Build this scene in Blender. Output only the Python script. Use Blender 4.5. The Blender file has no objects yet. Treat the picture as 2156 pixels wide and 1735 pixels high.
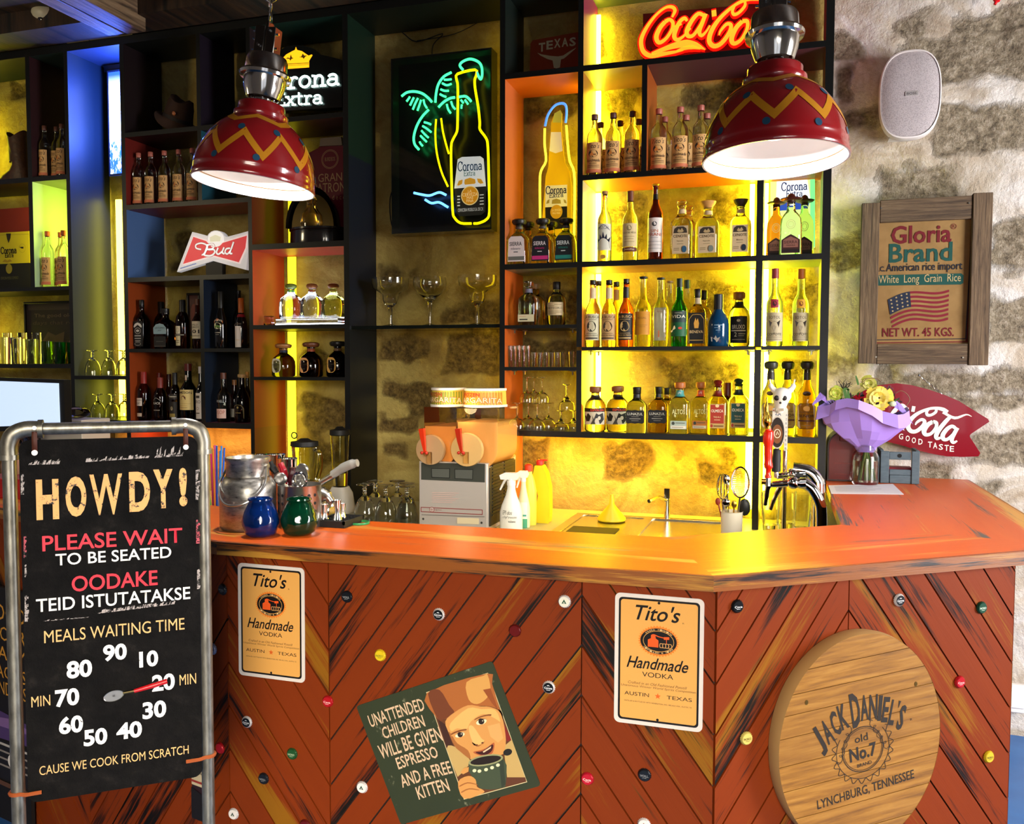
import bpy, math, random
from mathutils import Vector, Matrix, noise
random.seed(7)
sc = bpy.context.scene
COL = sc.collection
PI = math.pi
# ------------------------------------------------------------------ camera
FP, YAW, PIT, ROL, EYE = 1828.7, math.radians(17.459), math.radians(2.8946), math.radians(.12037), Vector((0, 0, 1.57))
FW = Vector((-math.sin(YAW)*math.cos(PIT), math.cos(YAW)*math.cos(PIT), -math.sin(PIT)))
_r = Vector((math.cos(YAW), math.sin(YAW), 0)); _u = _r.cross(FW)
RT = _r*math.cos(ROL) + _u*math.sin(ROL); UP = _u*math.cos(ROL) - _r*math.sin(ROL)
cam = bpy.data.objects.new('camera', bpy.data.cameras.new('camera')); COL.objects.link(cam)
cam.matrix_world = Matrix(((RT.x, UP.x, -FW.x, EYE.x), (RT.y, UP.y, -FW.y, EYE.y), (RT.z, UP.z, -FW.z, EYE.z), (0, 0, 0, 1)))
cam.data.sensor_width = 36; cam.data.lens = FP/2156*36; cam.data.clip_start = .05
sc.camera = cam
# ------------------------------------------------------------------ world, daylight, exposure
w = bpy.data.worlds.new('world'); sc.world = w; w.use_nodes = True
w.node_tree.nodes['Background'].inputs[0].default_value = (.55, .65, .85, 1)
w.node_tree.nodes['Background'].inputs[1].default_value = .015
vs = sc.view_settings
sc.display_settings.display_device = 'sRGB'
vs.view_transform = 'Standard'; vs.look = 'None'; vs.exposure = 0.0; vs.gamma = 1; vs.use_curve_mapping = False

def area(name, loc, aim, sx, sy, col, e, spread=180):
    l = bpy.data.lights.new(name, 'AREA'); l.shape = 'RECTANGLE'; l.size = sx; l.size_y = sy; l.color = col; l.energy = e
    l.spread = math.radians(spread)
    o = bpy.data.objects.new(name, l); COL.objects.link(o); o.location = loc
    o.rotation_euler = (Vector(aim)-Vector(loc)).to_track_quat('-Z', 'Y').to_euler(); return o
def point(name, loc, col, e, r=.03):
    l = bpy.data.lights.new(name, 'POINT'); l.color = col; l.energy = e; l.shadow_soft_size = r
    o = bpy.data.objects.new(name, l); COL.objects.link(o); o.location = loc; return o
def spot(name, loc, aim, col, e, ang, blend=.5, r=.03):
    l = bpy.data.lights.new(name, 'SPOT'); l.color = col; l.energy = e; l.shadow_soft_size = r; l.spot_size = math.radians(ang); l.spot_blend = blend
    o = bpy.data.objects.new(name, l); COL.objects.link(o); o.location = loc
    o.rotation_euler = (Vector(aim)-Vector(loc)).to_track_quat('-Z', 'Y').to_euler(); return o
# daylight through the windows of the right and front walls
area('daylight_right', (3.05, 2.3, 1.75), (0.9, 4.1, 1.5), 1.5, 1.7, (1, .97, .96), 245)
area('daylight_front', (1.9, -2.35, 1.9), (.35, 1.7, .1), 1.5, 1.5, (1, .93, .83), 17, 48)
area('daylight_front', (.65, -2.35, 1.9), (-1.15, 1.7, .2), 1.5, 1.5, (1, .90, .74), 33, 48)
area('left_room_lamp', (-4.3, 2.0, 2.5), (-3.0, 3.6, 3.4), .3, .3, (1, .82, .5), 9)
# purple and blue accent lamps near the ceiling over the niche
spot('purple_spot', (-3.1, 3.3, 2.75), (-3.25, 2.6, 3.3), (.62, .5, 1), 120, 60, .6)

# ------------------------------------------------------------------ picture point -> point of the room
def ray(px, py): return FW + RT*((px-1078)/FP) - UP*((py-867.5)/FP)
def at(px, py, Y): d = ray(px, py); return EYE + d*(Y/d.y)
def atz(px, py, z): d = ray(px, py); return EYE + d*((z-EYE.z)/d.z)
def xat(px, Y, z):
    k = (px-1078)/FP; a = RT - FW*k
    return -(a.y*Y + a.z*(z-EYE.z))/a.x
def dep(p): return (Vector(p)-EYE).dot(FW)
class Plane:                                             # an upright plane: origin and direction along it
    def __init__(s, p0, d): s.p = Vector(p0); s.d = Vector((d[0], d[1], 0)).normalized(); s.n = Vector((s.d.y, -s.d.x, 0))
    def at(s, px, py):
        d = ray(px, py); t = (s.p-EYE).dot(s.n)/d.dot(s.n); q = EYE+d*t; return (q-s.p).dot(s.d), q.z
    def fn(s, off=0): return lambda u, v, e=0: s.p + s.d*u + Vector((0, 0, v-s.p.z)) + s.n*(off+e)
# ------------------------------------------------------------------ materials
def lin(h):
    h = h.lstrip('#'); h = ''.join(q*2 for q in h) if len(h) == 3 else h; c = [int(h[i:i+2], 16)/255 for i in (0, 2, 4)]
    return tuple(x/12.92 if x <= .04045 else ((x+.055)/1.055)**2.4 for x in c)
_M = {}
def mat(h, rough=.5, metal=0, trans=0, ior=1.45, emit=0, coat=0, name=None, spec=.5):
    key = (h, rough, metal, trans, ior, emit, coat, name, spec)
    if key in _M: return _M[key]
    m = bpy.data.materials.new(name or ('paint_'+h.lstrip('#'))); m.use_nodes = True
    b = m.node_tree.nodes['Principled BSDF']; c = (*lin(h), 1)
    b.inputs['Base Color'].default_value = c; b.inputs['Roughness'].default_value = rough; b.inputs['Metallic'].default_value = metal
    b.inputs['Transmission Weight'].default_value = trans; b.inputs['IOR'].default_value = ior; b.inputs['Coat Weight'].default_value = coat
    b.inputs['Specular IOR Level'].default_value = spec
    if emit: b.inputs['Emission Color'].default_value = c; b.inputs['Emission Strength'].default_value = emit
    _M[key] = m; return m
class NT:                                                # small node-tree helper
    def __init__(s, name, rough=.6, metal=0, coat=0):
        s.m = bpy.data.materials.new(name); s.m.use_nodes = True; s.t = s.m.node_tree
        s.b = s.t.nodes['Principled BSDF']; s.b.inputs['Roughness'].default_value = rough; s.b.inputs['Metallic'].default_value = metal; s.b.inputs['Coat Weight'].default_value = coat
    def n(s, typ, **kw):
        o = s.t.nodes.new('ShaderNode'+typ)
        for k, v in kw.items():
            if k[0] == '_': setattr(o, k[1:], v)
            else:
                sock = o.inputs[int(k[1:])] if k[0] == 'i' and k[1:].isdigit() else o.inputs[k]
                if hasattr(v, 'is_output'): s.t.links.new(v, sock)
                else: sock.default_value = v
        return o
    def coord(s, kind='Object', scale=(1, 1, 1), rot=(0, 0, 0)):
        c = s.n('TexCoord'); mp = s.n('Mapping', Vector=c.outputs[kind]); mp.inputs['Scale'].default_value = scale; mp.inputs['Rotation'].default_value = rot; return mp.outputs[0]
    def noise(s, vec, scale=5, detail=4, rough=.55, dist=0):
        o = s.n('TexNoise', Vector=vec, Scale=scale, Detail=detail, Roughness=rough, Distortion=dist); return o.outputs[0]
    def ramp(s, fac, stops):
        r = s.n('ValToRGB', i0=fac); e = r.color_ramp.elements
        while len(e) < len(stops): e.new(.5)
        for k, (p, c) in enumerate(stops): e[k].position = p; e[k].color = (*(lin(c) if isinstance(c, str) else c), 1)
        return r.outputs[0]
    def mix(s, f, a, b, blend='MIX'):
        o = s.n('Mix', _data_type='RGBA', _blend_type=blend)
        for i, v in ((0, f), (6, a), (7, b)):
            if hasattr(v, 'is_output'): s.t.links.new(v, o.inputs[i])
            else: o.inputs[i].default_value = (*lin(v), 1) if isinstance(v, str) else v
        return o.outputs[2]
    def math(s, op, a, b=0.0):
        o = s.n('Math', _operation=op, i0=a, i1=b); return o.outputs[0]
    def col(s, v): s.t.links.new(v, s.b.inputs['Base Color']); return s
    def rough(s, v): s.t.links.new(v, s.b.inputs['Roughness']); return s
    def bump(s, h, st=.3, dist=.01):
        o = s.n('Bump', Strength=st, Distance=dist, Height=h); s.t.links.new(o.outputs[0], s.b.inputs['Normal']); return s
# ------------------------------------------------------------------ mesh builder
def smooth_path(pts, n=4, closed=False):
    P = [Vector(p) for p in pts]; L = len(P); out = []
    if L < 3: return P
    rng = L if closed else L-1
    for i in range(rng):
        p1, p2 = P[i], P[(i+1) % L]
        p0 = P[i-1] if (closed or i > 0) else p1*2-p2
        p3 = P[(i+2) % L] if (closed or i+2 < L) else p2*2-p1
        for k in range(n):
            t = k/n; out.append(.5*((2*p1)+(p2-p0)*t+(2*p0-5*p1+4*p2-p3)*t*t+(3*p1-p0-3*p2+p3)*t**3))
    if not closed: out.append(P[-1])
    return out
class MB:
    def __init__(s): s.v = []; s.f = []; s.mi = []; s.uv = {}
    def add(s, vs_, fs, m=0):
        b = len(s.v); s.v.extend(tuple(p) for p in vs_)
        for f in fs: s.f.append(tuple(b+i for i in f)); s.mi.append(m)
        return s
    def box(s, x0, x1, y0, y1, z0, z1, m=0, M=None):
        P = [Vector((x, y, z)) for x in (x0, x1) for y in (y0, y1) for z in (z0, z1)]
        if M: P = [M @ p for p in P]
        return s.add(P, [(0, 1, 3, 2), (4, 6, 7, 5), (0, 4, 5, 1), (2, 3, 7, 6), (0, 2, 6, 4), (1, 5, 7, 3)], m)
    def lathe(s, prof, n=24, m=0, sq=0, c=(0, 0, 0), M=None, sy=1.0, mats=None, ph=0.0):
        vs_ = []; fs = []; idx = []
        for r, z in prof:
            if r <= 1e-6: idx.append([len(vs_)]); vs_.append(Vector((c[0], c[1], c[2]+z))); continue
            row = []
            for k in range(n):
                a = 2*PI*k/n+ph; ca, sa = math.cos(a), math.sin(a)
                if sq: q = (abs(ca)**sq+abs(sa)**sq)**(-1/sq); ca *= q; sa *= q
                row.append(len(vs_)); vs_.append(Vector((c[0]+r*ca, c[1]+r*sa*sy, c[2]+z)))
            idx.append(row)
        ms = []
        for i in range(len(idx)-1):
            A, B = idx[i], idx[i+1]; mm = mats[i] if mats else m
            for k in range(n):
                k2 = (k+1) % n
                if len(A) == 1 and len(B) == 1: continue
                if len(A) == 1: fs.append((A[0], B[k2], B[k])); ms.append(mm)
                elif len(B) == 1: fs.append((A[k], A[k2], B[0])); ms.append(mm)
                else: fs.append((A[k], A[k2], B[k2], B[k])); ms.append(mm)
        if M: vs_ = [M @ p for p in vs_]
        b = len(s.v); s.v.extend(tuple(p) for p in vs_)
        for f, mm in zip(fs, ms): s.f.append(tuple(b+i for i in f)); s.mi.append(mm)
        return s
    def cyl(s, p, q, r, n=12, m=0, r2=None):
        p, q = Vector(p), Vector(q); d = q-p; M = Matrix.Translation(p) @ d.to_track_quat('Z', 'Y').to_matrix().to_4x4()
        return s.lathe([(0, 0), (r, 0), (r if r2 is None else r2, d.length), (0, d.length)], n, m, M=M)
    def ball(s, c, r, n=12, m=0, sx=1, sy=1, sz=1):
        k = max(4, n//2); pr = [(r*math.sin(PI*i/k), -r*math.cos(PI*i/k)*sz) for i in range(k+1)]; pr[0] = (0, -r*sz); pr[-1] = (0, r*sz)
        M = Matrix.Translation(Vector(c)) @ Matrix.Diagonal((sx, sy, 1, 1)); return s.lathe(pr, n, m, M=M)
    def tube(s, pts, r, n=8, m=0, closed=False, sm=0):
        P = smooth_path(pts, sm, closed) if sm else [Vector(p) for p in pts]
        L = len(P); vs_ = []; fs = []; ref = None
        for i, p in enumerate(P):
            t = (P[(i+1) % L]-P[i-1]) if closed else (P[min(i+1, L-1)]-P[max(i-1, 0)])
            if t.length < 1e-9: t = Vector((0, 0, 1))
            t.normalize()
            if ref is None: ref = t.orthogonal()
            ref = (ref-t*ref.dot(t)); ref = ref.normalized() if ref.length > 1e-6 else t.orthogonal().normalized()
            b = t.cross(ref); rr = r[min(i*len(r)//L, len(r)-1)] if isinstance(r, (list, tuple)) else r
            for k in range(n): a = 2*PI*k/n; vs_.append(p+(ref*math.cos(a)+b*math.sin(a))*rr)
        for i in range(L if closed else L-1):
            j = (i+1) % L
            for k in range(n): k2 = (k+1) % n; fs.append((i*n+k, i*n+k2, j*n+k2, j*n+k))
        if not closed: fs.append(tuple(range(n-1, -1, -1))); fs.append(tuple((L-1)*n+k for k in range(n)))
        return s.add(vs_, fs, m)
    def prism(s, poly, fn, e0, e1, m=0, m2=None):         # outline (u,v) given thickness between offsets e0 and e1 along fn's normal
        n = len(poly); A = [fn(u, v, e0) for u, v in poly]; B = [fn(u, v, e1) for u, v in poly]
        s.add(A+B, [tuple(range(n-1, -1, -1))]+[(i, (i+1) % n, n+(i+1) % n, n+i) for i in range(n)], m)
        return s.add(B, [tuple(range(n))], m if m2 is None else m2)
    def flat(s, poly, fn, e, m=0): return s.add([fn(u, v, e) for u, v in poly], [tuple(range(len(poly)))], m)
    def build(s, name, mats, parent=None, sharp=40, bevel=0, loc=None):
        me = bpy.data.meshes.new(name); me.from_pydata([tuple(p) for p in s.v], [], s.f)
        for m in (mats if isinstance(mats, (list, tuple)) else [mats]): me.materials.append(m)
        me.polygons.foreach_set('material_index', s.mi); me.polygons.foreach_set('use_smooth', [True]*len(s.f))
        if s.uv:
            lay = me.uv_layers.new(name='UVMap')
            for fi, uvs in s.uv.items():
                for li, q in zip(me.polygons[fi].loop_indices, uvs): lay.data[li].uv = q
        me.update()
        if sharp < 180: me.set_sharp_from_angle(angle=math.radians(sharp))
        o = bpy.data.objects.new(name, me); COL.objects.link(o)
        if parent: o.parent = parent
        if loc is not None: o.location = loc
        if bevel:
            bm = o.modifiers.new('bevel', 'BEVEL'); bm.width = bevel; bm.segments = 2; bm.limit_method = 'ANGLE'; bm.angle_limit = math.radians(50)
        return o
def thing(name, label, cat, loc=(0, 0, 0), rz=0, group=None, rot=None):
    o = bpy.data.objects.new(name, None); COL.objects.link(o); o.empty_display_size = .02
    o.location = loc; o.rotation_euler = rot or (0, 0, rz); return tag(o, label, cat, group)
def tag(o, label, cat, group=None, kind=None):
    o['label'] = label; o['category'] = cat
    if group: o['group'] = group
    if kind: o['kind'] = kind
    return o
def struct(o): o['kind'] = 'structure'; return o
KIDS = {}
def dup(root, loc, label, group=None, rz=None, sc_=None):
    r = root.copy(); COL.objects.link(r); r.location = loc; r['label'] = label
    if group: r['group'] = group
    if rz is not None: r.rotation_euler = (0, 0, rz)
    if sc_: r.scale = sc_
    for ch in list(root.children):
        c = ch.copy(); COL.objects.link(c); c.parent = r
        for g in list(ch.children): d = g.copy(); COL.objects.link(d); d.parent = c
    return r
# ------------------------------------------------------------------ lettering
_T = {}
def glyphs(txt, bold=0.0, res=2):                         # filled letters in the unit box (0..1, 0..1)
    k = (txt, bold, res)
    if k not in _T:
        cu = bpy.data.curves.new('t', 'FONT'); cu.body = txt; cu.resolution_u = res; cu.offset = bold
        ob = bpy.data.objects.new('t', cu); me = ob.to_mesh()
        vs_ = [(v.co.x, v.co.y) for v in me.vertices]; fs = [tuple(p.vertices) for p in me.polygons]
        ob.to_mesh_clear(); bpy.data.objects.remove(ob); bpy.data.curves.remove(cu)
        x0 = min(v[0] for v in vs_); x1 = max(v[0] for v in vs_); y0 = min(v[1] for v in vs_); y1 = max(v[1] for v in vs_)
        _T[k] = ([((x-x0)/(x1-x0), (y-y0)/(y1-y0)) for x, y in vs_], fs)
    return _T[k]
def text(mb, txt, fn, x0, x1, y0, y1, e, m=0, bold=0.0, shear=0.0, res=2, arc=None):
    vs_, fs = glyphs(txt, bold, res); h = y1-y0
    out = []
    for a, b in vs_:
        u = x0+(x1-x0)*a+shear*h*(b-.5); v = y0+h*b
        if arc: v += arc*(1-((2*a-1)**2))
        out.append(fn(u, v, e))
    mb.add(out, fs, m)
def ribbon(mb, pts, w, fn, e, m=0, sm=4, closed=False, h=0):       # flat band of width w (number or list) along (u,v) points
    P = smooth_path([Vector((p[0], p[1], 0)) for p in pts], sm, closed) if sm else [Vector((p[0], p[1], 0)) for p in pts]
    L = len(P); A = []; B = []
    for i, p in enumerate(P):
        t = (P[(i+1) % L]-P[i-1]) if closed else (P[min(i+1, L-1)]-P[max(i-1, 0)])
        t = t.normalized() if t.length > 1e-9 else Vector((1, 0, 0)); nn = Vector((-t.y, t.x, 0))
        if isinstance(w, (list, tuple)):
            q = i/(L-1)*(len(w)-1); k = min(int(q), len(w)-2); ww = w[k]+(w[k+1]-w[k])*(q-k)
        else: ww = w
        A.append(p+nn*ww/2); B.append(p-nn*ww/2)
    R = range(L if closed else L-1)
    vs_ = [fn(p.x, p.y, e) for p in A+B]
    mb.add(vs_, [(L+i, L+(i+1) % L, (i+1) % L, i) for i in R], m)
    if h:
        vs2 = [fn(p.x, p.y, e-h) for p in A+B]
        mb.add(vs_+vs2, [(i, (i+1) % L, 2*L+(i+1) % L, 2*L+i) for i in R]+[(3*L+i, 3*L+(i+1) % L, L+(i+1) % L, L+i) for i in R], m)
def ell(cx, cy, rx, ry, n=24, a0=0, a1=2*PI):
    full = abs(a1-a0-2*PI) < 1e-6
    return [(cx+rx*math.cos(a0+(a1-a0)*k/(n if full else n-1)), cy+ry*math.sin(a0+(a1-a0)*k/(n if full else n-1))) for k in range(n)]
def rrect(x0, x1, y0, y1, r, n=5):
    o = []
    for cx, cy, a in ((x1-r, y0+r, -PI/2), (x1-r, y1-r, 0), (x0+r, y1-r, PI/2), (x0+r, y0+r, PI)):
        o += [(cx+r*math.cos(a+PI/2*k/n), cy+r*math.sin(a+PI/2*k/n)) for k in range(n+1)]
    return o
def art(mb, items, fn, mi, e0=.0004, de=.0003, W=1.0, H=1.0):
    """Small vector print: items in the unit box, scaled to W x H metres about u=0; each item sits a hair above the one before."""
    X = lambda x: (x-.5)*W; Yv = lambda y: y*H
    e = e0
    for it in items:
        k = it[0]; m = mi(it[1]) if isinstance(it[1], str) else it[1]
        if k == 'r':
            x0, x1, y0, y1 = it[2:6]; n = max(1, int(abs(x1-x0)*10)); pts = [fn(X(x0+(x1-x0)*i/n), Yv(y), e) for y in (y0, y1) for i in range(n+1)]
            mb.add(pts, [(i, i+1, n+2+i, n+1+i) for i in range(n)], m)
        elif k == 'e': mb.flat([(X(x), Yv(y)) for x, y in ell(*it[2:6], 20)], fn, e, m)
        elif k == 'p': mb.flat([(X(x), Yv(y)) for x, y in it[2]], fn, e, m)
        elif k == 't':
            o = it[7] if len(it) > 7 else {}
            text(mb, it[2], fn, X(it[3]), X(it[4]), Yv(it[5]), Yv(it[6]), e, m, **o)
        elif k == 's': ribbon(mb, [(X(x), Yv(y)) for x, y in it[2]], it[3]*W, fn, e, m, sm=it[4] if len(it) > 4 else 3, closed=it[5] if len(it) > 5 else False)
        e += de
class Mats:                                               # material slots of one mesh, by colour
    def __init__(s, rough=.55, **kw): s.l = []; s.i = {}; s.r = rough; s.kw = kw
    def __call__(s, h):
        if h not in s.i:
            s.i[h] = len(s.l); s.l.append(mat(h, s.r, **s.kw))
        return s.i[h]
def wrapfn(r, z0, c=(0, 0), flat=False):                  # onto the front of a round (or flat-fronted) bottle body
    if flat: return lambda u, v, e=0: Vector((c[0]+u, c[1]-r-e, z0+v))
    return lambda u, v, e=0: Vector((c[0]+(r+e)*math.sin(u/r), c[1]-(r+e)*math.cos(u/r), z0+v))
# serif letters as strokes (cap height 1) for the typewriter-like beer signs
def _arc(cx, cy, rx, ry, a, b, n=10): return [(cx+rx*math.cos(math.radians(a+(b-a)*k/n)), cy+ry*math.sin(math.radians(a+(b-a)*k/n))) for k in range(n+1)]
SERIF = {
 'C': (.95, [_arc(.5, .5, .42, .5, 40, 320, 16), [(.84, .68), (.84, .98)]]),
 'o': (.72, [_arc(.36, .32, .28, .32, 0, 360, 16)]),
 'r': (.62, [[(.05, .62), (.2, .62), (.2, 0)], [(.02, 0), (.42, 0)], [(.2, .38)]+_arc(.42, .42, .18, .2, 160, 40, 6)]),
 'n': (.82, [[(.04, .62), (.2, .62), (.2, 0)], [(.03, 0), (.37, 0)], [(.2, .36)]+_arc(.42, .38, .2, .24, 170, 0, 8)+[(.62, 0)], [(.48, 0), (.8, 0)]]),
 'a': (.74, [_arc(.34, .44, .22, .18, 165, 0, 8)+[(.56, .06), (.62, 0), (.7, .02)], [(.56, .34)]+_arc(.32, .18, .24, .18, 70, 330, 10)+[(.56, .14)]]),
 'E': (.85, [[(.18, 0), (.18, 1)], [(.04, 1), (.76, 1), (.76, .8)], [(.04, 0), (.78, 0), (.78, .22)], [(.18, .52), (.52, .52)], [(.52, .4), (.52, .64)]]),
 'x': (.72, [[(.1, .62), (.6, 0)], [(.6, .62), (.1, 0)], [(0, .62), (.24, .62)], [(.46, .62), (.7, .62)], [(0, 0), (.24, 0)], [(.46, 0), (.72, 0)]]),
 't': (.55, [[(.22, .9), (.22, .16)]+_arc(.36, .14, .14, .14, 180, 320, 6), [(.04, .62), (.46, .62)]]),
}
def serif_strokes(word, x0, x1, y0, y1):
    tot = sum(SERIF[c][0] for c in word); k = (x1-x0)/tot; x = 0; out = []
    for c in word:
        w_, st = SERIF[c]
        for s_ in st: out.append([(x0+(x+p[0])*k, y0+p[1]*(y1-y0)) for p in s_])
        x += w_
    return out
def serif_word(mb, word, fn, x0, x1, y0, y1, e, m, w_=.09):
    for s_ in serif_strokes(word, x0, x1, y0, y1): ribbon(mb, s_, w_*(y1-y0), fn, e, m, sm=0)
ORD = ['first', 'second', 'third', 'fourth', 'fifth', 'sixth', 'seventh', 'eighth', 'ninth', 'tenth', 'eleventh', 'twelfth']
# ================================================================== large structure
YF, YB, CZ = 3.81, 4.12, 1.10           # shelf fronts, stone wall, bar top height
XL, XR, YFR, HC = -5.4, 3.2, -2.5, 3.40
def stone_material():
    t = NT('limewashed_rubble_stone', .9)
    co = t.coord('Object'); a = t.n('Attribute', _attribute_name='stone').outputs['Fac']
    n1 = t.noise(co, 9, 8, .65); n2 = t.noise(co, 38, 6, .7); n3 = t.noise(co, 2.2, 4)
    f = t.math('ADD', a, t.math('MULTIPLY', t.math('SUBTRACT', n1, .5), .9))
    f = t.math('ADD', f, t.math('MULTIPLY', t.math('SUBTRACT', n2, .5), .5))
    f = t.n('MapRange', i0=f, i1=.36, i2=.70).outputs[0]
    plaster = t.ramp(t.noise(co, 3.2, 7, .68, .8), [(.32, '#a8957c'), (.45, '#c6b9a6'), (.6, '#e6e1da')]); plaster = t.mix(t.math('MULTIPLY', n2, .4), plaster, '#a4917a')
    stone = t.ramp(n2, [(.3, '#574c3e'), (.5, '#97886f'), (.68, '#c0b29c')])
    oc = t.n('Attribute', _attribute_name='glow_tint').outputs['Fac']; plaster = t.mix(oc, plaster, t.mix(1.0, plaster, '#dcca78', 'MULTIPLY')); stone = t.mix(oc, stone, t.mix(1.0, stone, '#d4c078', 'MULTIPLY'))  # warm tint paints the yellow shelf light into plaster and stone
    t.col(t.mix(f, plaster, stone))
    h = t.math('ADD', t.math('MULTIPLY', n2, t.math('ADD', t.math('MULTIPLY', f, .8), .35)), t.math('MULTIPLY', n1, .7))
    t.bump(h, .8, .035); return t.m
STONE = stone_material()
# rough bare stones in the wall: (x px, x px, y px, y px)
patches = [(2015, 2200, 18, 78), (1866, 1948, 44, 74), (1882, 2200, 86, 156), (1975, 2200, 222, 312), (1852, 2010, 352, 418), (1755, 1808, 70, 120),
  (1755, 1790, 140, 205), (1738, 1818, 505, 566), (1780, 1850, 235, 265), (1846, 2200, 772, 826), (1950, 2200, 830, 862), (1905, 2035, 858, 905), (2040, 2200, 905, 985), (1935, 2000, 985, 1020), (1735, 1800, 760, 800),
  (2090, 2200, 470, 560), (2086, 2200, 640, 720), (2010, 2110, 1010, 1050), (800, 880, 560, 590), (930, 1052, 640, 682), (930, 1050, 695, 785), (800, 900, 720, 760), (800, 905, 800, 840), (860, 1052, 835, 880), (800, 880, 880, 905), (800, 850, 930, 960),
  (640, 722, 740, 775), (632, 720, 830, 905), (660, 715, 930, 985), (365, 410, 480, 560), (370, 415, 760, 800), (1275, 1340, 200, 250), (1440, 1590, 170, 240), (1270, 1350, 430, 520), (1490, 1590, 400, 470),
  (1480, 1580, 600, 680), (1300, 1370, 620, 660), (1105, 1215, 205, 245), (1120, 1215, 600, 680), (1400, 1560, 760, 830), (1110, 1210, 720, 760), (1620, 1720, 600, 680), (1640, 1720, 760, 800), (1100, 1145, 930, 1000), (1270, 1360, 930, 1010), (1420, 1540, 935, 965), (1480, 1560, 980, 1010), (20, 60, 180, 200), (1258, 1270, 60, 110)]
PW = []
for x0, x1, y0, y1 in patches:
    a = at(x0, y0, YB); b = at(x1, y1, YB); PW.append((a.x, b.x, b.z, a.z))
for k in range(46): x = random.uniform(.9, 3.2) if k < 30 else random.uniform(-5.3, 3.2); z = random.uniform(.1, 3.2) if k < 30 else random.uniform(.1, .8); PW.append((x, x+random.uniform(.15, .5), z, z+random.uniform(.06, .16)))
def stone_mask(x, z):
    m = 0.0
    for x0, x1, z0, z1 in PW:
        if x < x0-.1 or x > x1+.1 or z < z0-.1 or z > z1+.1: continue
        d = min(x-x0, x1-x, z-z0, z1-z)+.05*noise.noise((x*11, z*13, 9))+.045*noise.noise((x*4, z*6, 2)); m = max(m, min(1, max(0, .5+d/.075)))
    return m
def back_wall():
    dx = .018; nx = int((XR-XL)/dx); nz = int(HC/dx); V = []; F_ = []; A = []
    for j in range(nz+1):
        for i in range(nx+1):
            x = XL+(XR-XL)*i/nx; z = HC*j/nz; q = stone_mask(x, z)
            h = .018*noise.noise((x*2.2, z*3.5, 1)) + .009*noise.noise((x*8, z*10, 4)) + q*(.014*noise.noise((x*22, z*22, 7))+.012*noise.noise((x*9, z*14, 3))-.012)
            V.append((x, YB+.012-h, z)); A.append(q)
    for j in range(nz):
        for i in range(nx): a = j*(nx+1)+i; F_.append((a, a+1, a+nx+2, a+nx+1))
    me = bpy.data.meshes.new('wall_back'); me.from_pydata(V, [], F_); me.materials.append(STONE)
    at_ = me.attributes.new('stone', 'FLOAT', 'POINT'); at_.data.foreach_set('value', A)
    a2 = me.attributes.new('glow_tint', 'FLOAT', 'POINT'); a2.data.foreach_set('value', [1.0 if v[0] < .14 else 0.0 for v in V])     # same wall, yellow strip light put into its colour behind the shelving
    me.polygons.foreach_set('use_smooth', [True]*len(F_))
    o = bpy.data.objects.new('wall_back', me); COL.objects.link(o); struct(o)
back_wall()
def floor_mat():
    t = NT('blue_floor_paint', .35); n = t.noise(t.coord(), 6, 5); t.col(t.mix(n, '#1c4f8c', '#2f74b8')); return t.m
b = MB(); b.box(XL, XR, YFR, YB+.1, -.05, 0); struct(b.build('floor', floor_mat()))
def plank_mat():
    t = NT('dark_ceiling_planks', .6); co = t.coord('Object', (7.5, .5, 1))
    n = t.noise(co, 4, 6, .6); l = t.n('TexWave', Vector=t.coord('Object', (1, 0, 0)), Scale=1.3, _bands_direction='X').outputs[1]
    c = t.ramp(n, [(.3, '#140d08'), (.6, '#3a2615'), (.8, '#54391f')]); g = t.n('MapRange', i0=l, i1=0.0, i2=.05).outputs[0]
    t.col(t.mix(g, '#050403', c)); t.bump(n, .3); return t.m
PLANK = plank_mat()
b = MB(); b.box(XL, XR, YFR, YB+.1, HC, HC+.05); struct(b.build('ceiling', PLANK))
def beam_mat():
    t = NT('old_beam_wood', .6); n = t.noise(t.coord('Object', (18, 1.2, 18)), 2.5, 6, .6, .6)
    t.col(t.ramp(n, [(.35, '#3b2c20'), (.5, '#7a6148'), (.7, '#9a8163')])); t.bump(n, .5); return t.m
BEAM = beam_mat()
q = atz(178, 25, 3.24)
b = MB(); b.box(q.x-.115, q.x-.012, -2.4, 3.66, 3.24, 3.40); b.box(q.x+.0, q.x+.115, -2.4, 3.66, 3.235, 3.40); b.box(q.x-.02, q.x+.01, -2.4, 3.66, 3.27, 3.40)
struct(b.build('trim_1', BEAM, bevel=.008))
b = MB(); b.box(XL, XR, 3.60, 3.80, 3.30, 3.40); struct(b.build('trim_2', PLANK))     # header above the shelves
b = MB(); b.box(-3.70, -3.56, 3.795, 3.815, 3.302, 3.312); b.box(-3.55, -3.28, 3.795, 3.815, 3.302, 3.312); struct(b.build('trim_3', mat('#8a7a4a', .7)))
PL_ = mat('#b8b0a4', .9, name='plain_plaster')
def wall_with_window(name, axis, pos, lo, hi, wins):
    b = MB(); t = .12
    def bx(a0, a1, z0, z1):
        if a1-a0 < 1e-4 or z1-z0 < 1e-4: return
        if axis == 'x': b.box(pos, pos+t, a0, a1, z0, z1)
        else: b.box(a0, a1, pos-t, pos, z0, z1)
    x = lo
    for (a, c, z0, z1) in wins: bx(x, a, 0, HC); bx(a, c, 0, z0); bx(a, c, z1, HC); x = c
    bx(x, hi, 0, HC); struct(b.build(name, PL_))
WINS_R, WINS_F = [(1.5, 3.1, .85, 2.65)], [(-.15, 1.05, .8, 2.6), (1.2, 2.7, .8, 2.6)]
wall_with_window('wall_right', 'x', XR, YFR, YB+.1, WINS_R)
wall_with_window('wall_front', 'y', YFR, XL, XR, WINS_F)
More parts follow.
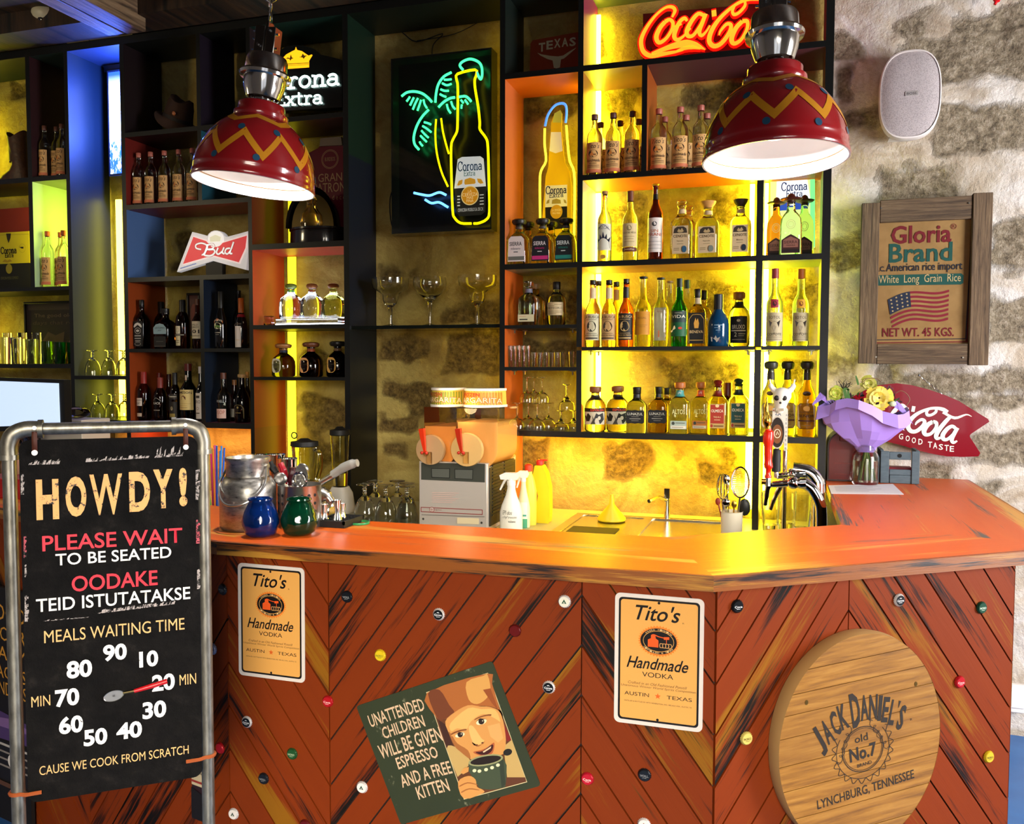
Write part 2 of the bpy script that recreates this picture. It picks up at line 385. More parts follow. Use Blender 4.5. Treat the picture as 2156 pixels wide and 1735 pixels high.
b = MB(); b.box(XL-.12, XL, YFR, YB+.1, 0, HC); struct(b.build('wall_left', PL_))
FRM = mat('#e8e6e0', .5)
for k, (ax, pos, (a, c, z0, z1)) in enumerate([('x', XR, WINS_R[0])]+[('y', YFR-.08, w_) for w_ in WINS_F]):
    b = MB()
    for (p, q_, r, s_) in ((a, a+.06, z0, z1), (c-.06, c, z0, z1), (a, c, z0, z0+.06), (a, c, z1-.06, z1), ((a+c)/2-.04, (a+c)/2+.04, z0, z1)):
        if ax == 'x': b.box(pos+.03, pos+.08, p, q_, r, s_)
        else: b.box(p, q_, pos-.02, pos+.03, r, s_)
    wobj = struct(b.build('window_%d' % (k+1), FRM))
    b = MB()
    if ax == 'x': b.box(pos+.05, pos+.055, a, c, z0, z1)
    else: b.box(a, c, pos, pos+.005, z0, z1)
    struct(b.build('window_pane', mat('#eaf2ff', .1, emit=1.2, name='daylit_window_pane'), wobj))
b = MB(); p = at(2136, 1469, 4.10); b.box(p.x-.03, p.x+.045, 4.085, 4.112, p.z-.06, p.z+.06); b.box(p.x-.02, p.x+.035, 4.08, 4.09, p.z-.04, p.z+.04)
tag(b.build('wall_socket', mat('#e6e2dc', .4), bevel=.004), 'small white wall socket low on the stone wall beside the bar end', 'socket')
# ------------------------------------------------------------------ shelving behind the bar
BLK = mat('#0b0d0c', .38, name='black_shelf_edge')
def pnt(h): return mat(h, .42, name='shelf_paint_'+h[1:])
class Boards:
    def __init__(s): s.b = MB(); s.ms = [BLK]
    def ix(s, h):
        m = pnt(h)
        if m not in s.ms: s.ms.append(m)
        return s.ms.index(m)
    def put(s, x0, x1, z0, z1, h, y0=YF, y1=4.10, hf=None):
        i0 = len(s.b.f); s.b.box(x0, x1, y0, y1, z0, z1); i = s.ix(h)
        for k in range(6):
            if k != 2: s.b.mi[i0+k] = i
        s.b.mi[i0+2] = 0
        # face 2 of box() is the front edge
        return s
    def build(s, name, par): return s.b.build(name, s.ms, par, sharp=30)
UPR = []
def upright(par, x0, x1, cells, y1=4.10):
    UPR.append((x0, x1, cells[0][0], cells[-1][1]))
    B = Boards()
    for z0, z1, h in cells: B.put(x0, x1, z0, z1, h, y1=y1)
    return B.build('upright', par)
def shelf(par, z0, z1, segs, y1=4.10, name='shelf'):
    B = Boards()
    for x0, x1, h in segs: B.put(x0, x1, z0, z1, h, y1=y1)
    return B.build(name, par)
_bx = MB().box(0, 1, 0, 1, 0, 1)
DG, OR, RU, GY = '#16201c', '#c25a1e', '#7c2a18', '#7d8a7c'
ur = thing('bar_shelving', 'tall black edged shelving with orange sides full of lit bottles beside the white speaker', 'shelving unit', (0, 0, 0), group='shelving behind the bar')
upright(ur, -1.259, -1.234, [(.886, 1.258, '#d2602a'), (1.258, 2.032, OR), (2.032, 2.888, '#b4603a'), (2.888, 3.26, DG)])
upright(ur, -.896, -.872, [(1.284, 1.649, '#c8781e'), (1.665, 2.02, '#b8661e'), (2.044, 2.401, '#98a08c'), (2.425, 2.876, '#92502c'), (2.901, 3.26, '#8c1450')])
upright(ur, -.613, -.590, [(2.425, 2.876, '#a4501c')])
upright(ur, -.127, -.100, [(.886, 1.258, '#8a8a70'), (1.284, 1.649, '#8a8a70'), (1.665, 2.02, '#8a8a70'), (2.044, 2.401, '#8a8a70')])
upright(ur, .133, .165, [(.886, 1.258, '#a8b48c'), (1.258, 2.032, '#a8b48c'), (2.032, 2.41, '#9ac48c'), (2.41, 2.888, '#8a5a30'), (2.888, 3.26, '#8c1450')])
shelf(ur, 3.26, 3.30, [(-1.259, -.884, DG), (-.884, .165, '#4a5a30')])
shelf(ur, 2.876, 2.901, [(-1.234, -.896, '#d06a1c'), (-.896, -.6, '#7a5a50'), (-.6, .133, '#5a3038')])
shelf(ur, 2.401, 2.425, [(-.896, .133, '#b85c1e')])
shelf(ur, 2.020, 2.044, [(-1.234, -.896, '#7c8c74'), (-.896, -.1, '#8a6048'), (-.1, .133, '#7c8c74')])
for z0, z1, x0, x1 in ((1.751, 1.766, -1.234, -.896), (1.559, 1.575, -1.234, -.896), (1.649, 1.665, -.872, -.127), (1.649, 1.665, -.1, .133)):
    o = shelf(ur, z0, z1, [(x0, x1, '#14160f')], name='shelf')
    for px_ in (x0+.03, x1-.03):
        for yy in (3.86, 4.03): pb = MB(); pb.box(px_-.012, px_+.012, yy, yy+.012, z0-.004, z0); pb.cyl((px_, yy+.006, z0-.02), (px_, yy+.006, z0-.002), .004, 6); pb.build('shelf_pin', mat('#c8c0a0', .25, 1), o)
shelf(ur, 1.258, 1.284, [(-1.234, .133, '#1a1810')])
um = thing('bar_shelving', 'dark open shelving bay holding the palm tree neon box and wide cocktail glasses', 'shelving unit', group='shelving behind the bar')
upright(um, -2.056, -2.027, [(.886, 1.76, '#0c1216'), (1.76, 2.6, '#0d1420'), (2.6, 3.26, '#0d2218')])
shelf(um, 3.26, 3.30, [(-2.056, -1.259, '#101a14')])
gs = MB(); gs.box(-2.027, -1.259, 3.82, 4.10, 1.757, 1.773); gs.build('shelf', mat('#0c120e', .08, name='smoked_glass'), um)
ul = thing('bar_shelving', 'dark shelving with red inner sides holding whiskey bottles and the bow tie sign', 'shelving unit', group='shelving behind the bar')
upright(ul, -3.361, -3.335, [(.886, 1.257, RU), (1.257, 2.032, '#8c3a12'), (2.032, 2.412, '#4a6a9c'), (2.412, 2.79, '#6a1c16'), (2.79, 3.26, '#1a1014')])
upright(ul, -2.592, -2.570, [(.886, 1.263, RU), (1.263, 1.773, '#8a2c16'), (1.773, 2.174, '#a83a22'), (2.174, 2.8, '#5a1210'), (2.8, 3.26, '#241a1c')])
upright(ul, -2.886, -2.863, [(1.285, 1.65, '#101c2c')]); upright(ul, -2.886, -2.863, [(1.668, 2.02, '#101c2c')]); upright(ul, -2.886, -2.863, [(2.425, 2.777, '#1c4a58')]); upright(ul, -2.886, -2.863, [(2.801, 3.26, '#1c1420')])
shelf(ul, 3.26, 3.30, [(-3.361, -2.570, '#101412'), (-2.57, -2.056, '#123028')])
shelf(ul, 2.777, 2.801, [(-3.335, -2.592, '#2a0c0c'), (-2.57, -2.056, '#34100e')])
shelf(ul, 2.401, 2.425, [(-3.335, -2.592, '#7c2822')])
shelf(ul, 2.020, 2.044, [(-3.335, -2.592, '#160c08')])
shelf(ul, 1.650, 1.668, [(-3.335, -2.592, '#0c0a08')])
shelf(ul, 1.257, 1.285, [(-3.335, -2.592, '#6a2040')])
shelf(ul, 2.160, 2.188, [(-2.57, -2.056, '#b84038')])
shelf(ul, 1.763, 1.784, [(-2.57, -2.056, '#14100c')])
shelf(ul, 1.507, 1.523, [(-2.57, -2.056, '#14100c')])
un = thing('bar_shelving', 'narrow tall niche glowing blue above and yellow below with upturned glasses', 'shelving unit', group='shelving behind the bar')
upright(un, -3.727, -3.702, [(.886, 1.257, '#2c3530'), (1.257, 3.26, '#2c3538')])
shelf(un, 3.26, 3.30, [(-3.727, -3.361, '#343c4c')])
shelf(un, 1.504, 1.524, [(-3.702, -3.361, '#141a10')]); shelf(un, 1.257, 1.285, [(-3.702, -3.361, '#141a10')])
ua = thing('bar_shelving', 'dark shelving with a cowboy boot and green glasses behind the blank screen', 'shelving unit', group='shelving behind the bar')
upright(ua, -4.66, -4.63, [(.886, 2.0, RU), (2.0, 3.26, DG)])
upright(ua, -3.989, -3.960, [(2.011, 2.585, '#b8d8a4')]); upright(ua, -3.989, -3.960, [(2.611, 3.26, '#30161a')])
shelf(ua, 3.26, 3.30, [(-4.66, -3.727, '#20302c')])
shelf(ua, 2.585, 2.611, [(-4.63, -3.989, '#14100c'), (-3.96, -3.727, '#7a8a60')])
shelf(ua, 2.585, 2.611, [(-3.989, -3.96, '#0c0c0c')])
shelf(ua, 1.991, 2.011, [(-4.63, -3.727, '#2a3028')]); shelf(ua, 1.564, 1.588, [(-4.63, -3.727, '#0e0c0a')])
b = MB(); b.box(-4.63, -4.20, 4.03, 4.06, 2.011, 2.5); b.build('inner_panel', pnt('#8a2c1c'), ua)
# ------------------------------------------------------------------ LED strips behind and under the shelves
def led(label, x0, x1, y0, y1, z0, z1, hexc, st, name='led_strip'):
    b = MB(); b.box(x0, x1, y0, y1, z0, z1)
    return tag(b.build(name, mat(hexc, .5, emit=st, name='led_'+hexc[1:]+str(st))), label, 'light strip', 'yellow light strips of the shelving')
def vstrip(label, px, z0, z1, wd, hexc, st, Y=4.075): x = xat(px, Y, (z0+z1)/2); led(label, x-wd/2, x+wd/2, Y, Y+.012, z0, z1, hexc, st)
YL = '#f8ee2c'
for i, (z0, z1, st) in enumerate(((1.30, 1.645, 120), (1.67, 2.015, 115), (2.05, 2.395, 105), (2.43, 2.87, 70), (2.905, 3.22, 36))):
    vstrip('upright yellow light strip behind the %s bottle row from below, beside the dark post' % ORD[i], 1259, z0, z1, .022, YL, st)
for i, (z0, z1) in enumerate(((1.30, 1.645), (1.67, 2.015), (2.05, 2.395))):
    vstrip('yellow light strip at the speaker end of the wide %s bottle row' % ('lowest', 'middle', 'topmost')[i], 1583, z0, z1, .02, YL, 115)
    vstrip('yellow light strip in the narrow %s cell by the speaker' % ('lowest', 'middle', 'topmost')[i], 1612, z0, z1, .02, YL, 115)
vstrip('yellow light strip beside the post behind the whisk and sieve', 1576, .93, 1.25, .03, YL, 45)
vstrip('yellow light strip behind the beer taps', 1612, .93, 1.25, .025, YL, 45)
led('long flat light strip under the lowest shelf above the sink', -1.2, -.14, 3.93, 3.96, 1.2505, 1.2572, '#ffcc0a', 92)
led('short flat light strip under the shelf above the beer taps', -.09, .12, 3.93, 3.96, 1.2505, 1.2572, '#ffd414', 40)
vstrip('upright yellow light strip filling the corner of the blue niche', 252, 1.53, 2.52, .035, '#fff248', 10)
vstrip('short yellow light strip behind the lower upturned goblets of the niche', 256, 1.29, 1.50, .035, '#fff248', 10)
for i, (z0, z1, st) in enumerate(((.93, 1.50, 4), (1.527, 1.76, 3.5), (1.79, 2.155, 3), (2.195, 2.76, 1.5))):
    x = xat(616, 4.07, (z0+z1)/2); led(('broad dim yellow light strip behind the blender', 'broad dim yellow light strip behind the dark tequila jugs', 'broad yellow light strip behind the round clear tequila bottles', 'thin yellow light strip behind the dark dome')[i], x-.022, x+.022, 4.06, 4.072, z0, z1, '#e8dc20', st)
led('flat warm light strip under the lowest whiskey shelf', -3.3, -2.62, 3.92, 3.95, 1.249, 1.2562, '#ffb060', 50)
led('flat warm light strip under the glowing niche', -3.69, -3.37, 3.92, 3.95, 1.249, 1.2562, '#ffb060', 40)
led('added unseen yellow light strip brightening the yellow beer crate', -4.0, -3.9905, 3.865, 3.885, 2.03, 2.56, '#f0e028', 26)  # strip added out of view to brighten the crate front
x = xat(165, 4.06, 2.3); led('hidden yellow light strip behind three tan labelled bottles in the pale green cell', -3.745, -3.730, 3.90, 4.05, 2.03, 2.56, '#f0f060', 8)
led('hidden yellow light strip behind the cowboy boot', -4.6, -4.58, 3.98, 4.05, 2.63, 3.1, '#e8e020', 14)
led('hidden yellow light strip behind the green tumblers', -4.6, -4.57, 3.98, 4.05, 1.6, 1.9, '#d8d840', 10)
led('hidden dim yellow light strip beside the palm tree neon bay', -1.268, -1.2605, 3.95, 4.0, 1.5, 1.75, '#f0d010', 14); led('hidden dim yellow light strip beside the palm tree neon box', -1.268, -1.2605, 3.95, 4.0, 1.78, 3.2, '#f0d010', 5)
led('hidden yellow light strip of the narrow cell with squat tequilas', -.9045, -.897, 3.98, 4.03, 2.06, 2.86, '#f0e010', 12)
led('hidden yellow light strip of the narrow cell with the coupe glasses', -.9045, -.897, 3.98, 4.03, 1.29, 1.54, '#f0e010', 12)
# ------------------------------------------------------------------ the bar counter
def worn_paint(name, base, alt, streak, dark, uvs, dk=.66, rough=.32, light=.62):
    t = NT(name, rough); uv = t.n('TexCoord').outputs['UV']; rnd = t.n('NewGeometry').outputs['Random Per Island']
    mp = t.n('Mapping', Vector=uv, Scale=(uvs[0], uvs[1], 1)); off = t.n('CombineXYZ', X=t.math('MULTIPLY', rnd, 37), Y=t.math('MULTIPLY', rnd, 11))
    v = t.n('VectorMath', i0=mp.outputs[0], i1=off.outputs[0]).outputs[0]
    n1 = t.noise(v, 1.0, 6, .62); n2 = t.noise(v, .28, 3, .5, .4); n3 = t.noise(v, .45, 4, .6)
    f = t.noise(t.n('Mapping', Vector=v, Scale=(1.5, 6, 1)).outputs[0], 1, 5, .7)
    c = t.mix(n1, base, alt)
    sk = t.n('MapRange', i0=t.math('ADD', n2, t.math('MULTIPLY', t.math('SUBTRACT', f, .5), .35)), i1=light, i2=light+.07).outputs[0]; c = t.mix(sk, c, streak)
    d = t.math('ADD', n3, t.math('MULTIPLY', t.math('SUBTRACT', f, .5), .45)); d = t.n('MapRange', i0=d, i1=dk, i2=dk+.08).outputs[0]
    t.col(t.mix(d, c, dark)); t.bump(f, .12, .004)
    return t.m
TOPM = worn_paint('worn_orange_bar_top', '#d2500c', '#e0640f', '#e0a040', '#50504c', (2.2, 26), .60, .38, .60)
EDGM = worn_paint('worn_bar_edge', '#7a3e10', '#8e5216', '#b8822c', '#1d1410', (5, 60), .52, .4, .58)
BRDM = worn_paint('worn_rust_boards', '#6e2702', '#7c2f03', '#84540a', '#120d08', (2.6, 20), .56, .6, .60); BRDM.node_tree.nodes['Principled BSDF'].inputs['Specular IOR Level'].default_value = .18
FR = [Vector((-2.75, 2.30)), Vector((-1.46, 1.985)), Vector((-.148, 1.995)), Vector((.75, 2.631)), Vector((.75, 4.09))]
IN = [Vector((-2.65, 2.70)), Vector((-1.40, 2.385)), Vector((-.309, 2.42)), Vector((.168, 2.78)), Vector((.168, 4.09))]
bar = thing('bar_counter', 'angular bar with a worn orange top and rust red chevron board fronts', 'bar counter')
b = MB()
for i in range(4):
    P = [FR[i], FR[i+1], IN[i+1], IN[i]]; d = (FR[i+1]-FR[i]).normalized(); nn = Vector((-d.y, d.x))
    n0 = len(b.f); base = len(b.v)
    b.add([(p.x, p.y, CZ) for p in P]+[(p.x, p.y, CZ-.034) for p in P], [(0, 1, 2, 3), (7, 6, 5, 4), (0, 4, 5, 1), (2, 6, 7, 3), (1, 5, 6, 2), (3, 7, 4, 0)], 0)
    uvq = [((p-FR[i]).dot(d)+i*7, (p-FR[i]).dot(nn)+i*3) for p in P]
    for fi, loop in ((0, (0, 1, 2, 3)), (1, (3, 2, 1, 0)), (2, (0, 0, 1, 1)), (3, (2, 2, 3, 3)), (4, (1, 1, 2, 2)), (5, (3, 3, 0, 0))): b.uv[n0+fi] = [uvq[k] for k in loop]
b.build('countertop', TOPM, bar, sharp=20)
def offs(pts, off):
    o = []
    for i, p in enumerate(pts):
        dirs = [(pts[j+1]-pts[j]).normalized() for j in (i-1, i) if 0 <= j < len(pts)-1]
        ns = [Vector((d.y, -d.x)) for d in dirs]; n = sum(ns, Vector((0, 0))).normalized(); o.append(p+n*off/max(.3, n.dot(ns[0])))
    return o
for i in range(4):
    e = MB(); A = offs(FR, .003); B_ = offs(FR, -.004); L = (FR[i+1]-FR[i]).length
    e.add([(*A[i], CZ-.036), (*A[i+1], CZ-.036), (*A[i+1], CZ-.001), (*A[i], CZ-.001), (*B_[i], CZ-.036), (*B_[i+1], CZ-.036), (*B_[i+1], CZ+.0006), (*B_[i], CZ+.0006)],
          [(0, 1, 2, 3), (3, 2, 6, 7), (5, 1, 0, 4), (4, 7, 6, 5)], 0)
    for k in range(4): e.uv[k] = [(i*5, k*.1), (i*5+L, k*.1), (i*5+L, k*.1+.035), (i*5, k*.1+.035)]
    e.build('edge_trim', EDGM, bar, sharp=20)
def clip(poly, a, b_, c):                                 # keep a*x+b*y<=c
    out = []
    for i in range(len(poly)):
        p, q = poly[i], poly[(i+1) % len(poly)]; dp, dq = a*p[0]+b_*p[1]-c, a*q[0]+b_*q[1]-c
        if dp <= 0: out.append(p)
        if dp*dq < 0: t = dp/(dp-dq); out.append((p[0]+(q[0]-p[0])*t, p[1]+(q[1]-p[1])*t))
    return out
def board_panel(pl, secs, sp=.122, ztop=1.064):
    """secs: (s0, s1, slope, z at s0 of one joint)"""
    b = MB(); fn = pl.fn(); back = MB()
    for s0, s1, k, zj in secs:
        L = math.hypot(1, k); nlo = int(math.floor((0-max(zj, zj+k*(s1-s0)))/sp))-1; nhi = int(math.ceil((1.2-min(zj, zj+k*(s1-s0)))/sp))+1
        for n in range(nlo, nhi):
            z0 = zj+n*sp
            poly = [(s0+.0015, .0), (s1-.0015, .0), (s1-.0015, ztop), (s0+.0015, ztop)]
            poly = clip(poly, k, -1, k*s0-z0-.0035*L/1.0*.6); poly = clip(poly, -k, 1, -k*s0+z0+sp-.0035*L*.6)
            if len(poly) < 3: continue
            n0 = len(b.f); b.prism(poly, fn, -.006, .004, 0)
            for fi in range(n0, len(b.f)):
                nv = len(b.f[fi]); b.uv[fi] = [(0, 0)]*nv
            for fi in (n0, len(b.f)-1):
                pp = poly if fi != n0 else poly[::-1]
                b.uv[fi] = [((u+k*v)/L+n*3.1, (v-k*u)/L+n*1.7) for u, v in pp]
    s0, s1 = secs[0][0], secs[-1][1]
    back.prism([(s0, 0), (s1, 0), (s1, ztop), (s0, ztop)], fn, -.03, -.006); back.build('panel_back', mat('#1c0c06', .8), bar)
    b.build('front_panel', BRDM, bar, sharp=20)
PM = Plane((-1.454, 2.02, 0), (1, 0)); xs = lambda px: xat(px, 2.02, .85)+1.454
sA, sB, sC = xs(694), xs(1225), xs(1505)
k = 1.364; zA = .943; zB = 1.026
PM = Plane((-1.454, 2.02, 0), (sC, .0)) 
board_panel(PM, [(0, sA, -k, zA+k*sA), (sA, sB, (zB-zA+.854)/(sB-sA), zA), (sB, sC, -k, zB)])
cR = Vector((-1.454+sC, 2.02, 0)); PR = Plane(cR, (.816, .578))
def sR(px, z=.8): return PR.at(px, 867.5+(775-867.5)+(1.57-z)*830)[0]
zc = zB-k*(sC-sB)+.366; s1 = sR(1785, .986); s2 = sR(2128, .8)
board_panel(PR, [(0, s1, (.986+.488-zc)/s1, zc), (s1, s2, -1.3, .986)])
pe = PR.p+PR.d*s2; PE = Plane(pe, (.03, 1)); board_panel(PE, [(0, 1.4, 1.3, .8)])
PLf = Plane((-1.454-1.2*.972, 2.02+1.2*.234, 0), (.972, -.234)); board_panel(PLf, [(0, .55, -1.3, .9), (.55, 1.2, 1.364, 1.0-1.364*.65)])
# a rail of the inner back counter and the steel sink
def back_counter():
    t = thing('back_counter', 'low yellow lit work counter with a steel sink under the shelves', 'counter')
    b = MB(); b.box(-5.0, .13, 3.30, 4.085, .84, .885); b.build('worktop', mat('#b8b090', .3, name='pale_worktop'), t)
    b = MB(); b.box(-5.0, .13, 3.36, 3.40, 0, .84); b.build('cabinet_front', mat('#2c2822', .6), t)
    s = MB(); S = mat('#c8c4b8', .22, 1, name='sink_steel')
    x0, x1, y0, y1 = -.92, -.20, 3.42, 3.95
    for r in ((x0, x1, y0, y0+.04), (x0, x1, y1-.04, y1), (x0, x0+.04, y0+.04, y1-.04), (x1-.04, x1, y0+.04, y1-.04), (-.60, -.56, y0+.04, y1-.04)): s.box(*r, .885, .893)
    s.box(x0+.04, -.60, y0+.04, y1-.04, .885, .889); s.box(-.56, x1-.04, y0+.04, y1-.04, .885, .8865)
    s.build('sink', S, t, bevel=.004)
    f = MB(); f.cyl((-.50, 3.93, .893), (-.50, 3.93, .985), .014, 12); f.tube([(-.50, 3.93, .975), (-.53, 3.86, 1.0), (-.56, 3.78, .99)], .009, 8); f.box(-.512, -.488, 3.915, 3.945, .985, 1.03)
    f.build('faucet', mat('#d8d4c8', .12, 1), t)
    m_ = MB(); m_.box(-.86, -.66, 3.47, 3.62, .889, .8925); m_.build('rubber_mat', mat('#101010', .7), t)
back_counter()
# ================================================================== bottles
GL = lambda h, r=.03, ior=1.42: mat(h, r, 0, 1, ior, name='glass_'+h[1:])
CLEAR = GL('#f4f8ee'); GREENISH = GL('#dff0d4'); AMBER = GL('#b8560e'); WHISKY = GL('#6a2a08'); DARKG = mat('#0c0a08', .08, coat=.6, name='dark_bottle_glass'); VIDAG = GL('#0f7a34'); REPO = GL('#e8c85a')
PROF = {   # (radius / half width, height fraction) of the glass, up to the neck end
 'tito': [(0, 0), (.92, 0), (1, .02), (1, .60), (.97, .645), (.82, .70), (.55, .745), (.42, .78), (.37, .84), (.35, .915), (.40, .92), (.40, .935), (0, .935)],
 'slim': [(0, 0), (.92, 0), (1, .02), (1, .56), (.93, .62), (.62, .69), (.42, .74), (.36, .82), (.35, .95), (.40, .955), (.40, .965), (0, .965)],
 'busca': [(0, 0), (.92, 0), (1, .02), (1, .50), (.95, .555), (.72, .62), (.50, .67), (.43, .72), (.41, .93), (.44, .935), (.44, .95), (0, .95)],
 'wine': [(0, 0), (.9, 0), (1, .02), (1, .52), (.95, .57), (.70, .63), (.50, .675), (.43, .73), (.41, .97), (0, .97)],
 'round': [(0, 0), (.85, 0), (1, .04), (1, .52), (.97, .58), (.84, .66), (.60, .72), (.42, .76), (.37, .84), (.40, .855), (.40, .87), (0, .87)],
 'jug': [(0, 0), (.85, 0), (.98, .04), (1, .30), (.97, .46), (.82, .58), (.55, .66), (.36, .71), (.30, .82), (.36, .83), (.36, .85), (0, .85)],
 'square': [(0, 0), (.94, 0), (1, .02), (1, .56), (.95, .62), (.70, .68), (.45, .73), (.38, .78), (.36, .86), (.42, .87), (.42, .885), (0, .885)],
 'taper': [(0, 0), (.97, 0), (1, .02), (.94, .48), (.88, .58), (.66, .66), (.42, .71), (.36, .77), (.36, .86), (.42, .87), (0, .87)],
 'senor': [(0, 0), (.88, 0), (1, .03), (1, .45), (.96, .52), (.80, .60), (.52, .67), (.40, .73), (.35, .88), (.40, .885), (0, .885)],
 'bell': [(0, 0), (.9, 0), (1, .03), (1, .40), (.95, .50), (.72, .60), (.46, .68), (.36, .76), (.34, .93), (0, .93)],
}
CAPS = {   # name: list of (radius/half width, z from glass end 0 .. 1 top)
 'cork': [(.34, -.1), (.36, 0), (.52, .02), (.56, .3), (.56, .85), (.48, 1), (0, 1)],
 'screw': [(.40, -.35), (.42, -.3), (.43, .9), (.38, 1), (0, 1)],
 'foil': [(.44, -3.2), (.44, .9), (.40, 1), (0, 1)],
 'knob': [(.3, -.1), (.32, .1), (.6, .2), (.66, .5), (.55, .9), (.3, 1), (0, 1)],
 'globe': [(.25, -.2), (.42, 0), (.45, .12), (.3, .2), (.42, .42), (.5, .62), (.38, .88), (.15, 1), (0, 1)],
 'wide': [(.32, -.3), (.34, .05), (.62, .12), (.72, .45), (.70, .8), (.5, 1), (0, 1)],
 'funnel': [(.36, -.1), (.40, .1), (.62, .6), (.70, 1), (.5, .97), (0, .9)],
 'hat': [(.30, -.1), (.34, .1), (.80, .12), (1.0, .30), (.98, .36), (.62, .24), (.42, .45), (.28, .85), (.1, 1), (0, 1)],
 'sphere': [(.2, -.1), (.42, .0), (.52, .25), (.55, .5), (.45, .82), (.2, .97), (0, 1)],
}
def sq_of(p): return {'square': 5, 'taper': 5}.get(p, 0)
def rad_at(prof, f):
    for (r0, z0), (r1, z1) in zip(prof, prof[1:]):
        if z0 <= f <= z1 and z1 > z0: return r0+(r1-r0)*(f-z0)/(z1-z0)
    return prof[-2][0]
PLACED = []; RAD = {}
def settle(x, Y, R, z):                                    # keep neighbours from touching: slide back or forward on the shelf
    for _ in range(6):
        hit = [(a, b_, r) for a, b_, r, zz in PLACED if abs(zz-z) < .06 and (a-x)**2+(b_-Y)**2 < (R+r+.001)**2]
        if not hit: break
        a, b_, r = hit[0]; need = math.sqrt(max((R+r+.0015)**2-(a-x)**2, 0)); y1 = b_+need if Y >= b_ else b_-need
        if y1+R > 4.085: y1 = b_-need
        if y1-R < YF-.01 and z > 1.2: x += .003*(1 if x >= a else -1)
        else: Y = y1
    PLACED.append((x, Y, R, z)); return x, Y
def clear_x(x, R, z):
    for u0, u1, z0, z1 in UPR:
        if z0 < z < z1 and x+R > u0-.001 and x-R < u1+.001: x = u0-R-.0015 if x < (u0+u1)/2 else u1+R+.0015
    return x
def bottle(name, label, px, ytop, wpx, z, Y=3.875, prof='tito', glass=None, cap=('cork', '#6a3a20'), prints=(), band=None, group=None, liquid=None, sy=None, cat='bottle', sq=None, capm=None):
    glass = glass or CLEAR
    zt = at(px, ytop, Y).z; H = zt-z; x = xat(px, Y, z+H*.4); R = wpx/2*dep((x, Y, z))/FP
    x = clear_x(x, R, z+.05)
    x, Y = settle(x, Y, R*(1.12 if prof in ('square', 'taper') else 1.0), z)
    t = thing(name, label, cat, (x, Y, z+.0008), group=group); RAD[t.name] = R
    P = PROF[prof]; s_ = sq_of(prof) if sq is None else sq; sy = sy or 1.0
    b = MB()
    if s_:
        for i, (r, zz) in enumerate(P): pass
        n = 28; vs_ = []; fs = []; rows = []
        pr = [(r*R, zz*H) for r, zz in P]
        body = [q for q in pr]
        # square body easing to a round neck
        for r, zz in body:
            e = s_ if r > R*.66 else (2 if r < R*.48 else 2.6); row = []
            if r < 1e-6: rows.append([len(vs_)]); vs_.append((0, 0, zz)); continue
            for k in range(n):
                a = 2*PI*k/n+PI/n; ca, sa = math.cos(a), math.sin(a); q = (abs(ca)**e+abs(sa)**e)**(-1/e)
                row.append(len(vs_)); vs_.append((r*ca*q, r*sa*q*(sy if r > R*.5 else 1), zz))
            rows.append(row)
        for A, B in zip(rows, rows[1:]):
            for k in range(n):
                k2 = (k+1) % n
                if len(A) == 1: fs.append((A[0], B[k2], B[k]))
                elif len(B) == 1: fs.append((A[k], A[k2], B[0]))
                else: fs.append((A[k], A[k2], B[k2], B[k]))
        b.add(vs_, fs)
    else: b.lathe([(r*R, zz*H) for r, zz in P], 22, sy=sy)
    b.build('glass_body', glass, t, sharp=50)
    c = MB(); z0 = P[-1][1]*H; ch = H-z0; c.lathe([(r*R, z0+zz*ch) for r, zz in CAPS[cap[0]]], 16)
    c.build({'cork': 'cork_stopper', 'hat': 'hat_stopper', 'foil': 'foil_cap'}.get(cap[0], 'cap'), capm or mat(cap[1], .4), t)
    if band:
        f0, f1, h = band; c = MB(); pts = [(rad_at(P, f0+(f1-f0)*i/4)*R*1.035+.0004, (f0+(f1-f0)*i/4)*H) for i in range(5)]; pts = [(0.6*pts[0][0], pts[0][1])]+pts+[(0.6*pts[-1][0], pts[-1][1])]
        c.lathe(pts, 16); c.build('neck_band', mat(h, .4), t)
    for (f0, f1, wf, items) in prints:
        ms = Mats(.55); L = MB(); rr = rad_at(P, (f0+f1)/2)*R
        if prof == 'taper': rr = max(rad_at(P, f0), rad_at(P, f1))*R
        art(L, items, wrapfn(rr*(sy if s_ else 1)+.0005, f0*H, flat=bool(s_)), ms, W=2*wf*rr, H=(f1-f0)*H); L.build('label', ms.l, t)
    return t
TAN = '#d9a866'; INK = '#2a1a10'
def tito_print(tan=TAN): return [('r', tan, 0, 1, 0, 1), ('t', INK, "Tito's", .14, .86, .80, .965, {'shear': .25}), ('e', INK, .5, .63, .27, .12), ('p', '#e08a3a', [(.36, .57), (.5, .57), (.5, .65), (.46, .66), (.45, .72), (.41, .72), (.4, .66), (.36, .65)]), ('p', '#8a5a30', [(.54, .57), (.66, .57), (.66, .62), (.54, .62)]),
  ('t', INK, 'Handmade', .1, .9, .36, .46, {'shear': .25}), ('t', INK, 'VODKA', .3, .7, .285, .325), ('r', '#7a5a38', .16, .84, .24, .252), ('r', '#7a5a38', .16, .84, .215, .227), ('r', '#7a5a38', .16, .84, .17, .185), ('r', '#d87a50', 0, 1, .0, .11)]
def titos(px, ytop, wpx, z, label, group, cap='#b06050', glass=CLEAR, Y=3.87, tan=TAN): return bottle('vodka_bottle', label, px, ytop, wpx, z, Y, 'tito', glass, ('screw', cap), [(.045, .53, 1.15, tito_print(tan))], group=group)
def row_of_titos(proto, z, spots, labels):
    for (px, ytop, Y), lb in zip(spots, labels): x, y = settle(clear_x(xat(px, Y, z+.1), RAD[proto.name]*1.03, z+.05), Y, RAD[proto.name], z); dup(proto, (x, y, z+.0008), lb)
G1 = 'tan labelled vodka bottles'
